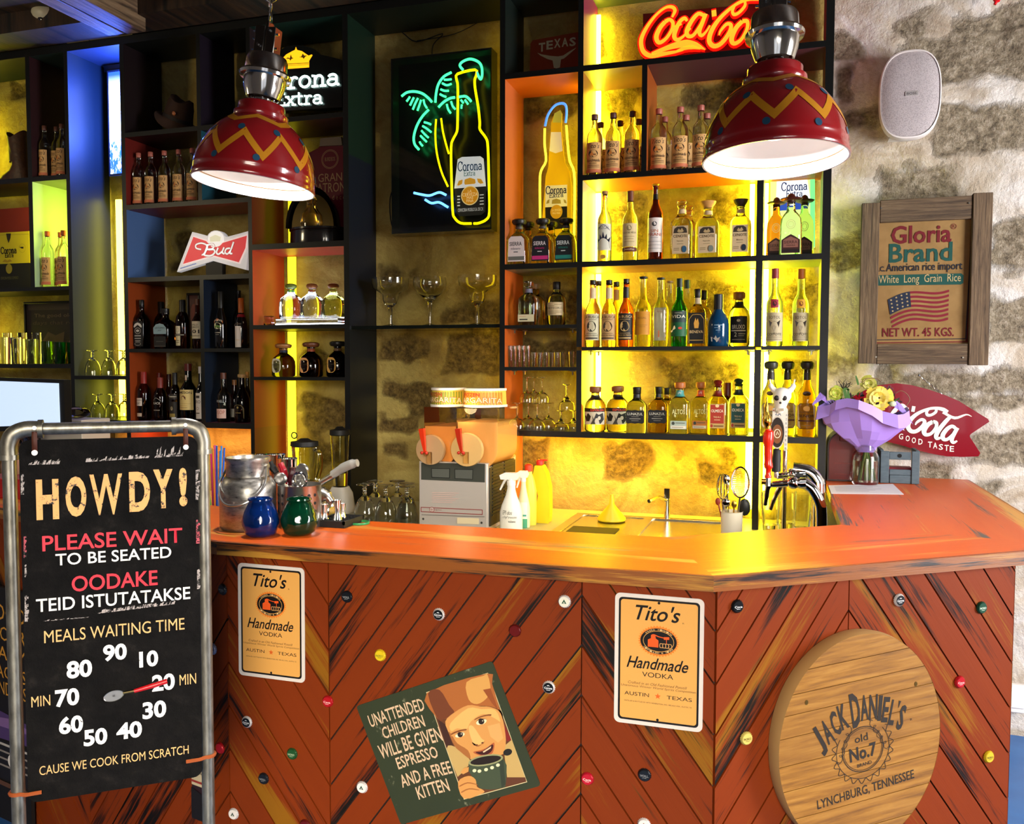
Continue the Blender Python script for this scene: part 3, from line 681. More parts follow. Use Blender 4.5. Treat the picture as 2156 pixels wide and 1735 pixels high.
Z1, Z2, Z3, Z4 = 2.425, 2.044, 1.665, 1.284
p = titos(1252, 242, 33, Z1, 'tan labelled vodka bottle standing against the yellow light strip under the red neon sign', G1, '#5a3428')
row_of_titos(p, Z1, [(1291, 0, 3.87), (1331, 0, 3.87), (1264, 0, 4.0), (1305, 0, 4.0), (1344, 0, 4.0)], ['middle tan labelled vodka bottle of the front three beside the light strip, brown cap', 'tan labelled vodka bottle beside the orange divider, on its light strip side, front row', 'vodka bottle half hidden behind the front one at the light strip', 'vodka bottle half hidden behind the middle one of the light strip cell', 'vodka bottle half hidden behind the front one beside the orange divider, light strip side'])
p = titos(1387, 230, 34, Z1, 'pink capped tan labelled vodka bottle right after the orange divider under the red neon', G1)
row_of_titos(p, Z1, [(1432, 0, 3.87), (1475, 0, 3.87), (1399, 0, 4.0), (1444, 0, 4.0), (1488, 0, 4.0)], ['middle pink capped vodka bottle of the front three between orange divider and red lamp', 'pink capped vodka bottle closest to the red lamp shade, front row', 'pink capped vodka bottle behind the one next to the orange divider', 'pink capped vodka bottle behind the middle front one near the red lamp', 'pink capped vodka bottle behind the one closest to the red lamp shade'])
p = titos(289, 323, 24, Z1, 'pink capped vodka bottle first from the red side panel above the bow tie sign', G1)
row_of_titos(p, Z1, [(318, 0, 3.87), (347, 0, 3.87), (377, 0, 3.87), (406, 0, 3.87), (350, 0, 4.0), (380, 0, 4.0), (409, 0, 4.0)], ['second vodka bottle from the red side panel in the row above the bow tie sign', 'third vodka bottle from the red side panel in the row above the bow tie sign', 'fourth vodka bottle from the red side panel in the row above the bow tie sign', 'fifth vodka bottle from the red side panel, almost touching the zigzag lamp in view', 'vodka bottle behind the third one above the bow tie sign', 'vodka bottle behind the fourth one above the bow tie sign', 'vodka bottle behind the fifth one beside the zigzag lamp'])
p = titos(87, 266, 22, 2.611, 'dim vodka bottle first from the cowboy boot on the dark top shelf', G1, '#6a4030')
row_of_titos(p, 2.611, [(109, 0, 3.87), (131, 0, 3.87), (112, 0, 4.03)], ['dim vodka bottle in the middle of the dark top shelf above the pale green cell', 'dim vodka bottle touching the blue niche side on the dark top shelf', 'dim vodka bottle behind the others on the dark top shelf by the boot'])
p = titos(92, 488, 24, 2.011, 'bright vodka bottle first from the yellow beer crate in the pale green cell', G1, '#c86030')
row_of_titos(p, 2.011, [(114, 0, 3.87), (135, 0, 3.87), (118, 0, 4.03)], ['bright vodka bottle in the middle of the pale green cell', 'bright vodka bottle partly cut by the niche post in the pale green cell', 'vodka bottle behind the middle one in the pale green cell'])
# ---- tall mezcal and liqueur row
SH = 'shelf with the three cream labelled agave bottles'
bottle('mezcal_bottle', 'slim clear bottle with a pale label showing a dark agave plant beside the light strip', 1273, 403, 30, Z2, prof='slim', cap=('screw', '#9a7a4a'), prints=[(.16, .53, 1.2, [('r', '#d8d8c4', 0, 1, 0, 1), ('t', '#2a2e4a', 'MEZCAL', .15, .85, .80, .90), ('s', '#2a2e4a', [(.1, .76), (.5, .96), (.9, .76)], .03), ('p', '#20263e', [(.1, .08), (.9, .08), (.86, .3), (.95, .5), (.72, .4), (.7, .62), (.58, .46), (.5, .7), (.42, .46), (.3, .62), (.28, .4), (.05, .5), (.14, .3)])]), (.04, .1, .5, [('e', '#b88a3a', .5, .5, .4, .5)])])
bottle('mezcal_bottle', 'slim clear bottle with a cream label and a dark red strip at its foot', 1327, 403, 33, Z2, prof='slim', cap=('foil', '#6a3a28'), prints=[(.2, .53, 1.15, [('r', '#d8c490', 0, 1, 0, 1), ('e', '#8a7a50', .5, .8, .14, .12), ('t', '#6a5a30', 'SOLA DE VEGA', .1, .9, .56, .64), ('r', '#a8925c', .2, .8, .42, .44), ('r', '#a8925c', .25, .75, .32, .34), ('r', '#a8925c', .2, .8, .2, .22)]), (.13, .19, 1.15, [('r', '#5a1a14', 0, 1, 0, 1), ('t', '#e8d8b0', 'Jotillo', .2, .8, .2, .8, {'shear': .2})])])
bottle('liqueur_bottle', 'slim bottle of dark liqueur with a white label and a clear glass ball stopper', 1380, 387, 33, Z2, prof='slim', glass=GL('#5a1c06'), cap=('globe', '#e8e0b0'), capm=GL('#f0e8b0'), band=(.79, .86, '#14100c'), prints=[(.1, .545, 1.2, [('r', '#e4dcd4', 0, 1, 0, 1), ('e', '#3a3a3a', .5, .82, .13, .07), ('t', '#c86a28', 'SIN', .3, .7, .58, .66), ('t', '#b8502c', 'PIRANI', .12, .88, .47, .555), ('r', '#8a8a84', .3, .7, .42, .43), ('r', '#a8a49c', .12, .88, .3, .315), ('r', '#a8a49c', .12, .88, .2, .215), ('r', '#a8a49c', .12, .88, .1, .115)])])
def cenote(px, ytop, w_, lb, capm, seal, capk='funnel', g=GREENISH, sub='Reposado'):
    return bottle('tequila_bottle', lb, px, ytop, w_, Z2, prof='square', glass=g, cap=(capk, '#888'), capm=capm, band=(.76, .83, '#c8b088'), prints=[(.08, .54, .72, [('r', '#cdb58a', 0, 1, 0, 1), ('p', '#3a3226', [(.06, .74), (.12, .9), (.3, .97), (.7, .97), (.88, .9), (.94, .74)]), ('p', '#b8a070', [(.3, .8), (.4, .9), (.5, .84), (.6, .92), (.72, .8), (.6, .76), (.4, .76)]), ('t', '#3a2c1c', 'CENOTE', .06, .94, .58, .68), ('t', '#5a4a30', sub, .3, .7, .42, .48), ('r', '#8a7850', .3, .7, .34, .355), ('r', '#8a7850', .1, .45, .18, .2), ('r', '#8a7850', .1, .45, .12, .14), ('e', seal, .76, .16, .15, .12)])])
cenote(1435, 421, 45, 'square green tinted tequila bottle with a faceted crystal stopper and blue seal', GL('#f0d8c8'), '#2a5a78', 'globe')
cenote(1490, 425, 48, 'square green tinted tequila bottle with a pale wooden stopper and grey ring seal', mat('#c8924a', .5), '#7a8478')
cenote(1559, 421, 44, 'square green tinted tequila bottle with a dark stopper, standing by the lit post', mat('#2a2018', .4), '#1c2a3a', sub='Blanco')
bottle('tequila_bottle', 'pinkish crystal stoppered bottle half hidden behind the blue sealed square bottle', 1450, 433, 40, Z2, 4.0, prof='square', glass=GL('#f0d0b8'), cap=('globe', '#f0c8b0'), capm=GL('#f0d0b8'))
# ---- hat stoppered bottles
for px, yt, wd, g, lb, Y in ((1665, 408, 46, CLEAR, 'clear tequila bottle with the tallest sombrero stopper, in the middle of the hat stoppered three', 3.86), (1634, 416, 40, GL('#f08a1c'), 'orange tequila bottle with a dark red sombrero stopper below the glowing beer label', 3.955), (1693, 411, 40, GL('#dcec9c'), 'clear tequila bottle with a sombrero stopper beside the green lit shelf edge', 3.96)):
    bottle('tequila_bottle', lb, px, yt, wd, Z2, Y, prof='taper', glass=g, cap=('hat', '#4a1c18'), group='sombrero stoppered tequila bottles', prints=[(.02, .32, .8, [('p', '#3a1a12', [(0, 0), (1, 0), (1, .7), (.7, .9), (.5, 1), (.3, .9), (0, .7)]), ('p', '#8a5a4a', [(.1, .3), (.9, .3), (.9, .7), (.5, .88), (.1, .7)]), ('t', '#2a0c0c', 'SIERRA', .14, .86, .5, .66), ('t', '#2a0c0c', 'TEQUILA', .25, .75, .36, .44), ('r', '#1a0a08', 0, 1, .06, .2)]), (.40, .56, .5, [('s', '#d8c890', ell(.5, .5, .4, .45, 14), .05, 1, True), ('s', '#d8c890', ell(.5, .5, .25, .28, 12), .04, 1, True)])])
# ---- busca, vida and neighbours
def busca(px, ytop, lb, paper, ink, g, Y=3.875, nb='#d8c89c'): return bottle('mezcal_bottle', lb, px, ytop, 32, Z3, Y, prof='busca', glass=g, cap=('screw', '#17140f'), band=(.72, .88, nb), group='three stacked word mezcal bottles', prints=[(.1, .49, 1.2, [('r', paper, 0, 1, 0, 1), ('t', ink, 'LA BUSCA', .04, .96, .83, .93, {'bold': .01}), ('r', ink, .2, .8, .77, .785), ('e', ink, .5, .52, .26, .2), ('p', paper, [(.4, .42), (.6, .42), (.62, .56), (.5, .66), (.38, .56)]), ('r', ink, .2, .8, .25, .265), ('t', ink, 'HECHO EN MEXICO', .12, .88, .15, .21), ('r', ink, .15, .85, .05, .1)])])
busca(1243, 590, 'mezcal bottle with a pale grey word label next to the orange side panel', '#c9c4a2', '#2a2a22', CLEAR)
busca(1282, 590, 'mezcal bottle with a tan word label between the grey and the black labelled ones', '#c09a62', '#3a2a18', GL('#f0e4a8'))
busca(1318, 588, 'amber mezcal bottle with a black word label', '#15130f', '#c8a868', GL('#c8640c'), nb='#15130f')
bottle('mezcal_bottle', 'plain bottle half hidden behind the grey word label mezcal', 1258, 592, 30, Z3, 4.0, prof='busca', cap=('screw', '#3a3020')); bottle('mezcal_bottle', 'dark capped bottle half hidden behind the tan word label mezcal', 1297, 594, 30, Z3, 4.0, prof='busca', glass=REPO, cap=('screw', '#17140f'), band=(.72, .88, '#a87a40'))
bottle('mezcal_bottle', 'clear wine shaped bottle with a plain amber yellow label and black stopper', 1354, 583, 34, Z3, prof='wine', glass=GL('#e8eca0'), cap=('cork', '#17140f'), prints=[(.17, .50, 1.1, [('r', '#c88a1c', 0, 1, 0, 1), ('t', '#6a4408', 'REGAL', .25, .75, .68, .76), ('r', '#8a5c10', .2, .8, .4, .415), ('r', '#8a5c10', .3, .7, .33, .345)])])
bottle('mezcal_bottle', 'clear bottle with a pale label cut in zigzag edges', 1391, 585, 33, Z3, prof='wine', glass=GREENISH, cap=('cork', '#1c1814'), prints=[(.09, .56, .9, [('p', '#dccab4', [(q, y/14) for y in range(15) for q in [(.06 if y % 2 else 0)]]+[(1-(.1 if y % 2 else 0), y/14) for y in range(14, -1, -1)]), ('t', '#b87850', 'MEZCAL', .3, .7, .86, .9), ('r', '#c8784c', .4, .5, .1, .3)])])
bottle('mezcal_bottle', 'clear bottle half hidden behind the zigzag labelled one', 1409, 592, 30, Z3, 4.0, prof='wine', glass=GREENISH, cap=('cork', '#8a7040'))
bottle('mezcal_bottle', 'deep green wine shaped bottle with a green label and a checkered arch', 1430, 587, 34, Z3, prof='wine', glass=VIDAG, cap=('foil', '#0e2214'), prints=[(.15, .52, 1.2, [('r', '#0d5a34', 0, 1, 0, 1), ('r', '#10302c', 0, 1, .55, 1), ('t', '#e8e8d0', 'VIDA', .12, .88, .72, .84), ('t', '#c8d0b8', 'MEZCAL', .3, .7, .9, .94), ('p', '#d8c890', [(0, .2), (.3, .42), (1, .6), (1, .5), (.35, .3), (.1, .15)]), ('e', '#c83c14', .6, .32, .1, .05), ('p', '#1c8a44', [(0, .05), (1, .05), (1, .28), (.3, .12), (0, .12)])])])
bottle('mezcal_bottle', 'clear bottle half hidden behind the deep green one', 1446, 590, 30, Z3, 4.0, prof='wine', glass=CLEAR, cap=('foil', '#1c3a24'))
bottle('mezcal_bottle', 'black labelled rectangular bottle with a gold agave picture', 1467, 608, 37, Z3, prof='square', glass=GL('#c0b070'), cap=('screw', '#17140f'), band=(.74, .86, '#b8a888'), prints=[(.05, .58, .92, [('r', '#12100c', 0, 1, 0, 1), ('s', '#c8a04a', [(.06, .02), (.06, .8), (.5, .95), (.94, .8), (.94, .02)], .03, 2), ('p', '#d8a040', [(.38, .5), (.62, .5), (.66, .66), (.58, .82), (.5, .74), (.44, .84), (.34, .66)]), ('t', '#e8c88a', 'BENEVA', .1, .9, .34, .43), ('r', '#c8a04a', .1, .9, .1, .12)])])
bottle('mezcal_bottle', 'amber edged bottle half hidden behind the black labelled rectangular one', 1482, 612, 34, Z3, 4.0, prof='square', glass=REPO, cap=('screw', '#17140f'))
bottle('tequila_bottle', 'broad shouldered blue ceramic bottle with a black cap', 1512, 620, 45, Z3, prof='bell', glass=mat('#0e3c60', .12, coat=.5), cap=('foil', '#14181c'), prints=[(.3, .42, .7, [('r', '#8ab0c8', .3, .9, .8, .9), ('r', '#6a90a8', .3, .7, .4, .5), ('r', '#8ab0c8', .4, .7, 0, .08)]), (.08, .22, .7, [('p', '#b8b8b0', [(.1, .1), (.5, 0), (.6, .3), (.7, .7), (.5, .5), (.4, .9), (.3, .5), (.05, .7)])])])
bottle('mezcal_bottle', 'clear bottle with a black label numbered two and a wooden stopper, by the lit post', 1555, 614, 45, Z3, prof='round', glass=GL('#e8e8a0'), cap=('cork', '#8a5a2c'), band=(.70, .82, '#0f0e0c'), prints=[(.06, .55, .85, [('r', '#15140f', 0, 1, 0, 1), ('e', '#c8c0a0', .5, .84, .1, .05), ('t', '#d8d0b0', 'BRUXO', .14, .86, .52, .68, {'bold': .01}), ('r', '#d8d0b0', .1, .9, .44, .48), ('t', '#e0d8b8', '2', .28, .42, .24, .4), ('r', '#a8a080', .5, .88, .33, .36), ('r', '#a8a080', .5, .8, .26, .28), ('r', '#a8a080', .15, .85, .12, .14)])])
def sotol(px, ytop, lb, capc, pic): return bottle('sotol_bottle', lb, px, ytop, 34, Z3, prof='wine', glass=GREENISH, cap=('foil', capc), group='pair of coyote faced bottles', prints=[(.06, .43, 1.2, [('r', '#bdb08c', 0, 1, 0, 1), ('t', '#4a4030', 'SOTOL', .2, .8, .78, .88), ('p', '#38302a', [(.5, .26), (.28, .5), (.2, .74), (.36, .66), (.5, .7), (.64, .66), (.8, .74), (.72, .5)]), ('p', '#a89c80', [(.5, .32), (.4, .5), (.5, .56), (.6, .5)]), ('t', '#4a4030', 'COYOTE', .12, .88, .2, .29), ('r', '#6a5c48', .1, .9, .14, .15), ('r', '#6a5c48', .1, .9, .06, .07)]), (.49, .60, .55, [('r', pic[0], .05, .95, 0, 1), ('e', pic[1], .5, .5, .22, .3)])])
sotol(1631, 566, 'clear wine shaped bottle with a coyote face label and red foil cap', '#8a2c30', ('#a02c3c', '#3a0c14')); sotol(1686, 567, 'clear wine shaped bottle with a coyote face label and orange foil cap', '#b86424', ('#d8a024', '#7a3a08'))
# ---- the lowest lit row
def espolon(px, ytop, w_, lb, g): return bottle('tequila_bottle', lb, px, ytop, w_, Z4, prof='round', glass=g, cap=('cork', '#7a4a28'), band=(.70, .80, '#14120e'), group='skeleton picture tequila bottles', prints=[(.16, .52, 1.2, [('r', '#c8c0a8', 0, 1, 0, .78), ('r', '#171512', 0, 1, .78, 1), ('t', '#e04420', 'ESPOLON', .4, .95, .82, .95, {'bold': .015}), ('p', '#1c1a16', [(.02, .05), (.2, .2), (.1, .5), (.3, .7), (.42, .5), (.36, .2)]), ('p', '#1c1a16', [(.5, .1), (.8, .05), (.95, .3), (.9, .72), (.72, .6), (.62, .7), (.55, .4)]), ('e', '#c8c0a8', .74, .4, .06, .12), ('p', '#3a362e', [(.4, 0), (.5, .3), (.46, .6), (.54, .3), (.6, 0)])])])
espolon(1253, 814, 45, 'round clear tequila bottle with a skeleton rooster label by the light strip', GREENISH); espolon(1297, 813, 48, 'round pale gold tequila bottle with a skeleton scene label', GL('#ece49a'))
for px, lb, g in ((1341, 'square clear bottle with a scalloped black label beside the skeleton scene bottle', GREENISH), (1384, 'square golden bottle with a scalloped black label, second of the two alike', GL('#dcc870'))):
    bottle('tequila_bottle', lb, px, 815, 42, Z4, prof='square', glass=g, cap=('screw', '#14120e'), band=(.76, .84, '#101418'), group='scalloped black label bottles', prints=[(.2, .5, .9, [('p', '#0f1014', [(0, .1), (.1, 0), (.3, .05), (.5, 0), (.7, .05), (.9, 0), (1, .1), (1, .9), (.9, 1), (.7, .95), (.5, 1), (.3, .95), (.1, 1), (0, .9)]), ('t', '#e0e0d0', 'LUNAZUL', .08, .92, .62, .8), ('r', '#8a8a80', .3, .7, .5, .53), ('r', '#a8a89c', .2, .8, .34, .38), ('r', '#8a8a80', .3, .7, .2, .23)])])
bottle('tequila_bottle', 'square bottle half hidden behind the golden scalloped label one', 1403, 817, 40, Z4, 4.0, prof='square', glass=REPO, cap=('screw', '#14120e'))
for px, wd, lb, bc, lc, g in ((1431, 42, 'square clear bottle with a teal neck band and silver foot label', '#3a8a88', '#a8b8a8', GREENISH), (1473, 38, 'square clear bottle with a red neck band and orange foot label', '#c0402c', '#c87a34', GL('#ece8a0'))):
    bottle('tequila_bottle', lb, px, 805, wd, Z4, prof='square', glass=g, cap=('cork', '#a8602c'), band=(.72, .84, bc), group='embossed neck banded bottles', prints=[(.09, .25, .8, [('r', lc, 0, 1, 0, 1), ('r', '#e0d8c0', .04, .96, .06, .4), ('e', '#3a4038', .18, .7, .1, .2), ('r', '#4a4a40', .32, .9, .7, .78), ('r', '#6a6a58', .1, .8, .2, .26)]), (.37, .5, .7, [('t', '#dce0a8', 'ALTOS', .05, .95, .1, .8)]), (.74, .82, .45, [('t', '#f0e8d8', 'ALTOS', .02, .98, .1, .9)])])
for px, yt, lb, h1, capc, g in ((1512, 800, 'clear bottle with a red label, gold framed, and a tall pourer', '#a02c18', '#6a1410', GL('#e8dc88')), (1554, 797, 'clear bottle with a dark teal label, gold framed, beside the lit post', '#0f4a44', '#0f2c2c', GREENISH)):
    bottle('tequila_bottle', lb, px, yt, 42, Z4, prof='square', glass=g, cap=('globe', capc), band=(.70, .80, capc), group='gold framed label tequila bottles', prints=[(.12, .56, .72, [('r', '#b89a58', 0, 1, 0, 1), ('r', h1, .05, .95, .2, .97), ('e', '#e0c890', .5, .93, .13, .07), ('t', '#f0e4c8', 'OLMECA', .1, .9, .66, .78, {'bold': .01}), ('t', '#e0c890', 'TEQUILA', .25, .75, .42, .5), ('r', '#e0c890', .3, .7, .34, .36), ('e', '#a02c18', .14, .1, .08, .07), ('r', '#6a4a20', .28, .92, .07, .12)])])
bottle('tequila_bottle', 'bottle with a dark red cap half hidden behind the red gold framed label', 1532, 806, 38, Z4, 4.0, prof='square', glass=REPO, cap=('foil', '#5a1410'))
for i, (px, g, cc) in enumerate(((1617, GL('#f0f0a0'), '#2c2e20'), (1657, GL('#ece890'), '#1c1814'), (1698, GL('#e0a81c'), '#1c1410'))):
    bottle('tequila_bottle', ('tall tequila bottle with an octagonal label behind the red tap handle', 'tall tequila bottle with an octagonal label behind the skull tap handle', 'tall amber tequila bottle with an octagonal label beside the lilac bouquet paper')[i], px, 761, 39, Z4, prof='senor', glass=g, cap=('wide', cc), band=(.75, .85, '#2a1c10'), group='octagonal label tequila bottles',
      prints=[(.10, .44, 1.1, [('p', '#8a7450', [(.0, .1), (.16, 0), (.84, 0), (1, .1), (1, .9), (.84, 1), (.16, 1), (0, .9)]), ('p', '#d8c09c', [(.04, .12), (.18, .03), (.82, .03), (.96, .12), (.96, .88), (.82, .97), (.18, .97), (.04, .88)]), ('e', '#d8a048', .5, .8, .16, .1), ('t', '#2a2018', 'SEÑOR', .1, .9, .46, .6, {'bold': .01}), ('t', '#5a4a38', 'Reserva del', .2, .8, .64, .7, {'shear': .2}), ('r', '#4a2018', .1, .9, .3, .35), ('r', '#8a7450', .3, .7, .14, .16)]), (.54, .60, .5, [('e', '#4a3020', .5, .5, .5, .5)])])
# ---- narrow column: sierra, meteoro
for px, yt, lb, paper, ink, strip, g in ((1093, 462, 'squat tequila bottle with a white label beside the orange side panel', '#d8ccc8', '#20202a', '#6a6a64', GREENISH), (1143, 461, 'squat tequila bottle with a black label and pink strip', '#14141c', '#e0d8d8', '#c02c74', GL('#f0dc90')), (1192, 460, 'squat tequila bottle with a black label and teal strip', '#12181a', '#d0d8d4', '#1c7a6c', GL('#d8e098'))):
    bottle('tequila_bottle', lb, px, yt, 43, Z2, prof='taper', glass=g, cap=('wide', '#17140f'), group='squat slanted label tequila bottles', prints=[(.06, .60, .88, [('p', paper, [(0, 0), (1, 0), (.95, .88), (.8, 1), (.2, 1), (.05, .88)]), ('t', ink, 'SIERRA', .12, .82, .62, .78, {'bold': .01}), ('t', strip if paper[1] == '1' else '#5a5a6a', 'milenario', .2, .74, .47, .56), ('r', ink, .35, .6, .36, .39), ('r', strip, .04, .96, .05, .2)])], band=(.78, .83, '#4a4440'))
for px, yt, lb in ((1112, 468, 'bottle half hidden behind the white labelled squat tequila'), (1161, 467, 'bottle half hidden behind the pink striped squat tequila')): bottle('tequila_bottle', lb, px, yt, 38, Z2, 4.0, prof='taper', glass=REPO, cap=('wide', '#17140f'))
Z5 = 1.766
bottle('tequila_bottle', 'plain clear flask bottle with a thin white foot label in the narrow cell', 1113, 593, 39, Z5, prof='square', glass=GREENISH, cap=('cork', '#c8c090'), capm=GL('#f0f0d0'), band=(.74, .83, '#6a6a7a'), prints=[(.08, .24, .9, [('r', '#d0c8a0', 0, 1, 0, 1), ('r', '#1c1c18', .1, .6, .22, .38), ('r', '#c88a6a', .1, .5, .7, .76)]), (.3, .55, .4, [('s', '#3a4a28', [(.2, .9), (.7, .8), (.4, .6), (.7, .4), (.4, .3), (.5, .05)], .05)])])
bottle('tequila_bottle', 'clear bottle half hidden behind the flask with the white foot label', 1128, 598, 36, Z5, 4.0, prof='square', glass=REPO, cap=('cork', '#a08050'))
bottle('mezcal_bottle', 'round shouldered clear bottle with a beige label and black cap in the narrow cell', 1172, 594, 39, Z5, prof='round', glass=GREENISH, cap=('screw', '#17140f'), prints=[(.22, .52, 1.0, [('r', '#c8b48a', 0, 1, 0, 1), ('t', '#2a2418', 'METEORO', .06, .94, .48, .62), ('r', '#8a7850', .5, .9, .8, .84), ('r', '#8a7850', .1, .5, .7, .73), ('r', '#8a7850', .1, .9, .3, .33), ('r', '#8a7850', .1, .9, .2, .23), ('r', '#8a7850', .1, .6, .1, .13)])])
# ---- whiskey cells (two rows, two cells each)
W3, W4 = 1.668, 1.285
def wh(px, yt, w_, z, lb, prof, glass, cap, prints=(), band=None, Y=3.87, name='whiskey_bottle'): return bottle(name, lb, px, yt, w_, z, Y, prof=prof, glass=glass, cap=cap, prints=prints, band=band)
wh(294, 632, 25, W3, 'square black whiskey bottle with a black and white label next to the rust panel', 'square', GL('#4a2408'), ('screw', '#0c0a08'), [(.05, .56, .92, [('r', '#0c0c0c', 0, 1, 0, 1), ('p', '#d8d4c8', [(.06, .8), (.2, .9), (.5, .95), (.8, .9), (.94, .8), (.9, .74), (.5, .86), (.1, .74)]), ('s', '#d8d4c8', ell(.5, .62, .32, .12, 12), .03, 1, True), ('e', '#c8c4b8', .5, .62, .18, .05), ('r', '#b8b4a8', .15, .85, .4, .44), ('r', '#b8b4a8', .15, .85, .3, .33), ('r', '#b8b4a8', .2, .8, .2, .23), ('s', '#b8b4a8', ell(.5, .1, .34, .06, 12), .03, 1, True)])])
wh(312, 640, 24, W3, 'dark bottle half hidden behind the black and white labelled whiskey', 'square', GL('#3a1a08'), ('screw', '#0c0a08'), Y=4.0)
wh(340, 636, 30, W3, 'tall dark bottle half hidden behind the pale blue labelled whiskey', 'round', GL('#3a1a08'), ('foil', '#141414'), Y=4.0)
wh(349, 650, 37, W3, 'broad square whiskey bottle with a pale blue label above a black one', 'square', GL('#5a2c0a'), ('screw', '#0c0a08'), [(.36, .62, .85, [('p', '#8aa4a8', [(0, 0), (1, 0), (1, .6), (.8, .9), (.5, 1), (.2, .9), (0, .6)]), ('t', '#20282c', 'GENTLEMAN', .1, .9, .5, .66), ('t', '#20282c', 'JACK', .36, .64, .24, .4)]), (.04, .3, .8, [('r', '#141210', 0, 1, 0, 1), ('r', '#5a564c', .05, .95, .06, .1), ('r', '#5a564c', .2, .8, .5, .54)])])
wh(385, 632, 30, W3, 'whiskey bottle with a wax dipped neck and two small cream labels', 'round', WHISKY, ('foil', '#100c0a'), [(.30, .46, .5, [('r', '#d8cfae', 0, .8, 0, 1), ('s', '#5a4a30', ell(.4, .5, .22, .3, 10), .03, 1, True)]), (.06, .26, .5, [('r', '#cfc39a', 0, .8, 0, 1), ('r', '#5a4a30', .15, .65, .5, .56), ('r', '#5a4a30', .15, .65, .3, .36)]), (.27, .29, 1, [('r', '#8a8474', 0, .9, 0, 1)])])
wh(416, 630, 22, W3, 'slim whiskey bottle with a cream label numbered 101', 'wine', GL('#7a3008'), ('foil', '#5a3018'), [(.2, .55, 1.2, [('r', '#ddd0b0', 0, 1, 0, 1), ('t', '#2a2018', 'WILD', .2, .8, .74, .84), ('t', '#2a2018', 'TURKEY', .15, .85, .6, .7), ('t', '#1c1410', '101', .1, .9, .3, .52, {'bold': .02}), ('r', '#7a6a4c', .1, .9, .14, .17)])])
wh(465, 614, 26, W3, 'dark cream liqueur bottle with an orange arched label', 'bell', DARKG, ('foil', '#14120e'), [(.34, .50, .95, [('p', '#b86430', [(0, .62), (.5, .9), (1, .62), (1, .9), (.5, 1.15), (0, .9)]), ('t', '#f0e0c0', 'BAILEYS', .08, .92, .76, .96, {'arc': .004}), ('e', '#c8c090', .5, .34, .4, .36), ('p', '#5a7a34', [(.2, .3), (.5, .45), (.8, .32), (.7, .12), (.3, .12)])]), (.22, .30, .8, [('r', '#a8a08c', .2, .8, .6, .75), ('r', '#8a8474', .3, .7, .2, .3)])], name='liqueur_bottle')
wh(508, 628, 27, W3, 'dark liqueur bottle with an orange cap, red ribbon and tall white label', 'bell', DARKG, ('foil', '#b85a18'), [(.02, .44, .55, [('r', '#d8cfc4', 0, 1, 0, 1), ('t', '#c8a878', 'CREMA', .2, .8, .3, .38)]), (.40, .52, 1.0, [('p', '#c8b89c', [(0, .3), (1, .8), (1, 1.1), (0, .6)]), ('r', '#3a2c20', .2, .8, .55, .8)])], band=(.62, .68, '#8a1820'), name='liqueur_bottle')
wh(503, 612, 24, W3, 'tall dark bottle half hidden behind the orange capped liqueur', 'wine', DARKG, ('screw', '#1c1c18'), Y=4.0)
wh(490, 632, 24, W3, 'dark bottle between the arched orange label and the orange cap, behind', 'round', DARKG, ('screw', '#100e0c'), Y=4.0)
wh(297, 783, 28, W4, 'red capped whiskey bottle with a small white label by the rust panel', 'round', GL('#5a300c'), ('foil', '#8a1c14'), [(.30, .46, .7, [('r', '#d8d0c4', 0, .8, 0, 1), ('t', '#1c1814', 'SCHERN', .05, .75, .6, .85), ('t', '#1c1814', 'FORT', .1, .65, .2, .45)]), (.08, .15, .6, [('r', '#b8ac98', 0, .8, 0, 1)])])
wh(314, 800, 26, W4, 'bottle with a pale grey label behind the red capped whiskey', 'square', GL('#5a3818'), ('foil', '#5a1410'), [(.25, .6, .8, [('r', '#6a6450', .2, 1, 0, 1)])], Y=3.97)
wh(336, 785, 22, W4, 'red topped bottle at the back of the lower whiskey cell', 'wine', WHISKY, ('foil', '#6a1810'), Y=3.96)
wh(338, 795, 27, W4, 'dark bottle with an arched black label in the lower whiskey cell', 'round', GL('#3a2008'), ('foil', '#7a2a20'), [(.1, .55, .95, [('p', '#14120e', [(0, 0), (1, 0), (1, .8), (.5, 1), (0, .8)]), ('s', '#a8a090', [(.08, .78), (.5, .95), (.92, .78)], .03), ('t', '#d8d0c0', 'BLACK', .14, .86, .62, .74), ('r', '#8a8474', .2, .8, .3, .34)])])
wh(352, 788, 22, W4, 'bottle with a grey label at the back of the lower whiskey cell', 'wine', WHISKY, ('foil', '#3a1010'), [(.2, .5, .9, [('r', '#5a5648', 0, 1, 0, 1)])], Y=4.0)
wh(369, 785, 23, W4, 'black capped whiskey bottle with a silver band beside the cream labelled tall bottle', 'round', GL('#5a3a10'), ('foil', '#100e0c'), [(.45, .56, 1.0, [('r', '#2a2820', 0, 1, 0, 1), ('r', '#a8a490', .05, .95, .4, .6)]), (.05, .4, 1.0, [('r', '#1c1a14', 0, 1, 0, 1), ('e', '#8a8060', .5, .6, .12, .12), ('r', '#8a7838', .2, .8, .1, .3)])])
wh(397, 766, 34, W4, 'tall dark green whiskey bottle with a big cream label', 'wine', GL('#0c2a14'), ('foil', '#5a1c16'), [(.20, .55, 1.25, [('r', '#c9b473', 0, 1, 0, 1), ('t', '#1c1a14', 'JAMESON', .08, .92, .74, .9, {'bold': .01, 'arc': .003}), ('p', '#5a2c18', [(.38, .5), (.62, .5), (.62, .64), (.5, .72), (.38, .64)]), ('r', '#a8904c', .12, .88, .3, .315), ('r', '#a8904c', .12, .7, .2, .215), ('r', '#7a6a3c', .3, .7, .1, .12)]), (.68, .8, .5, [('r', '#d8c8b0', .2, .8, 0, 1), ('e', '#8a4a20', .5, .2, .2, .16)])])
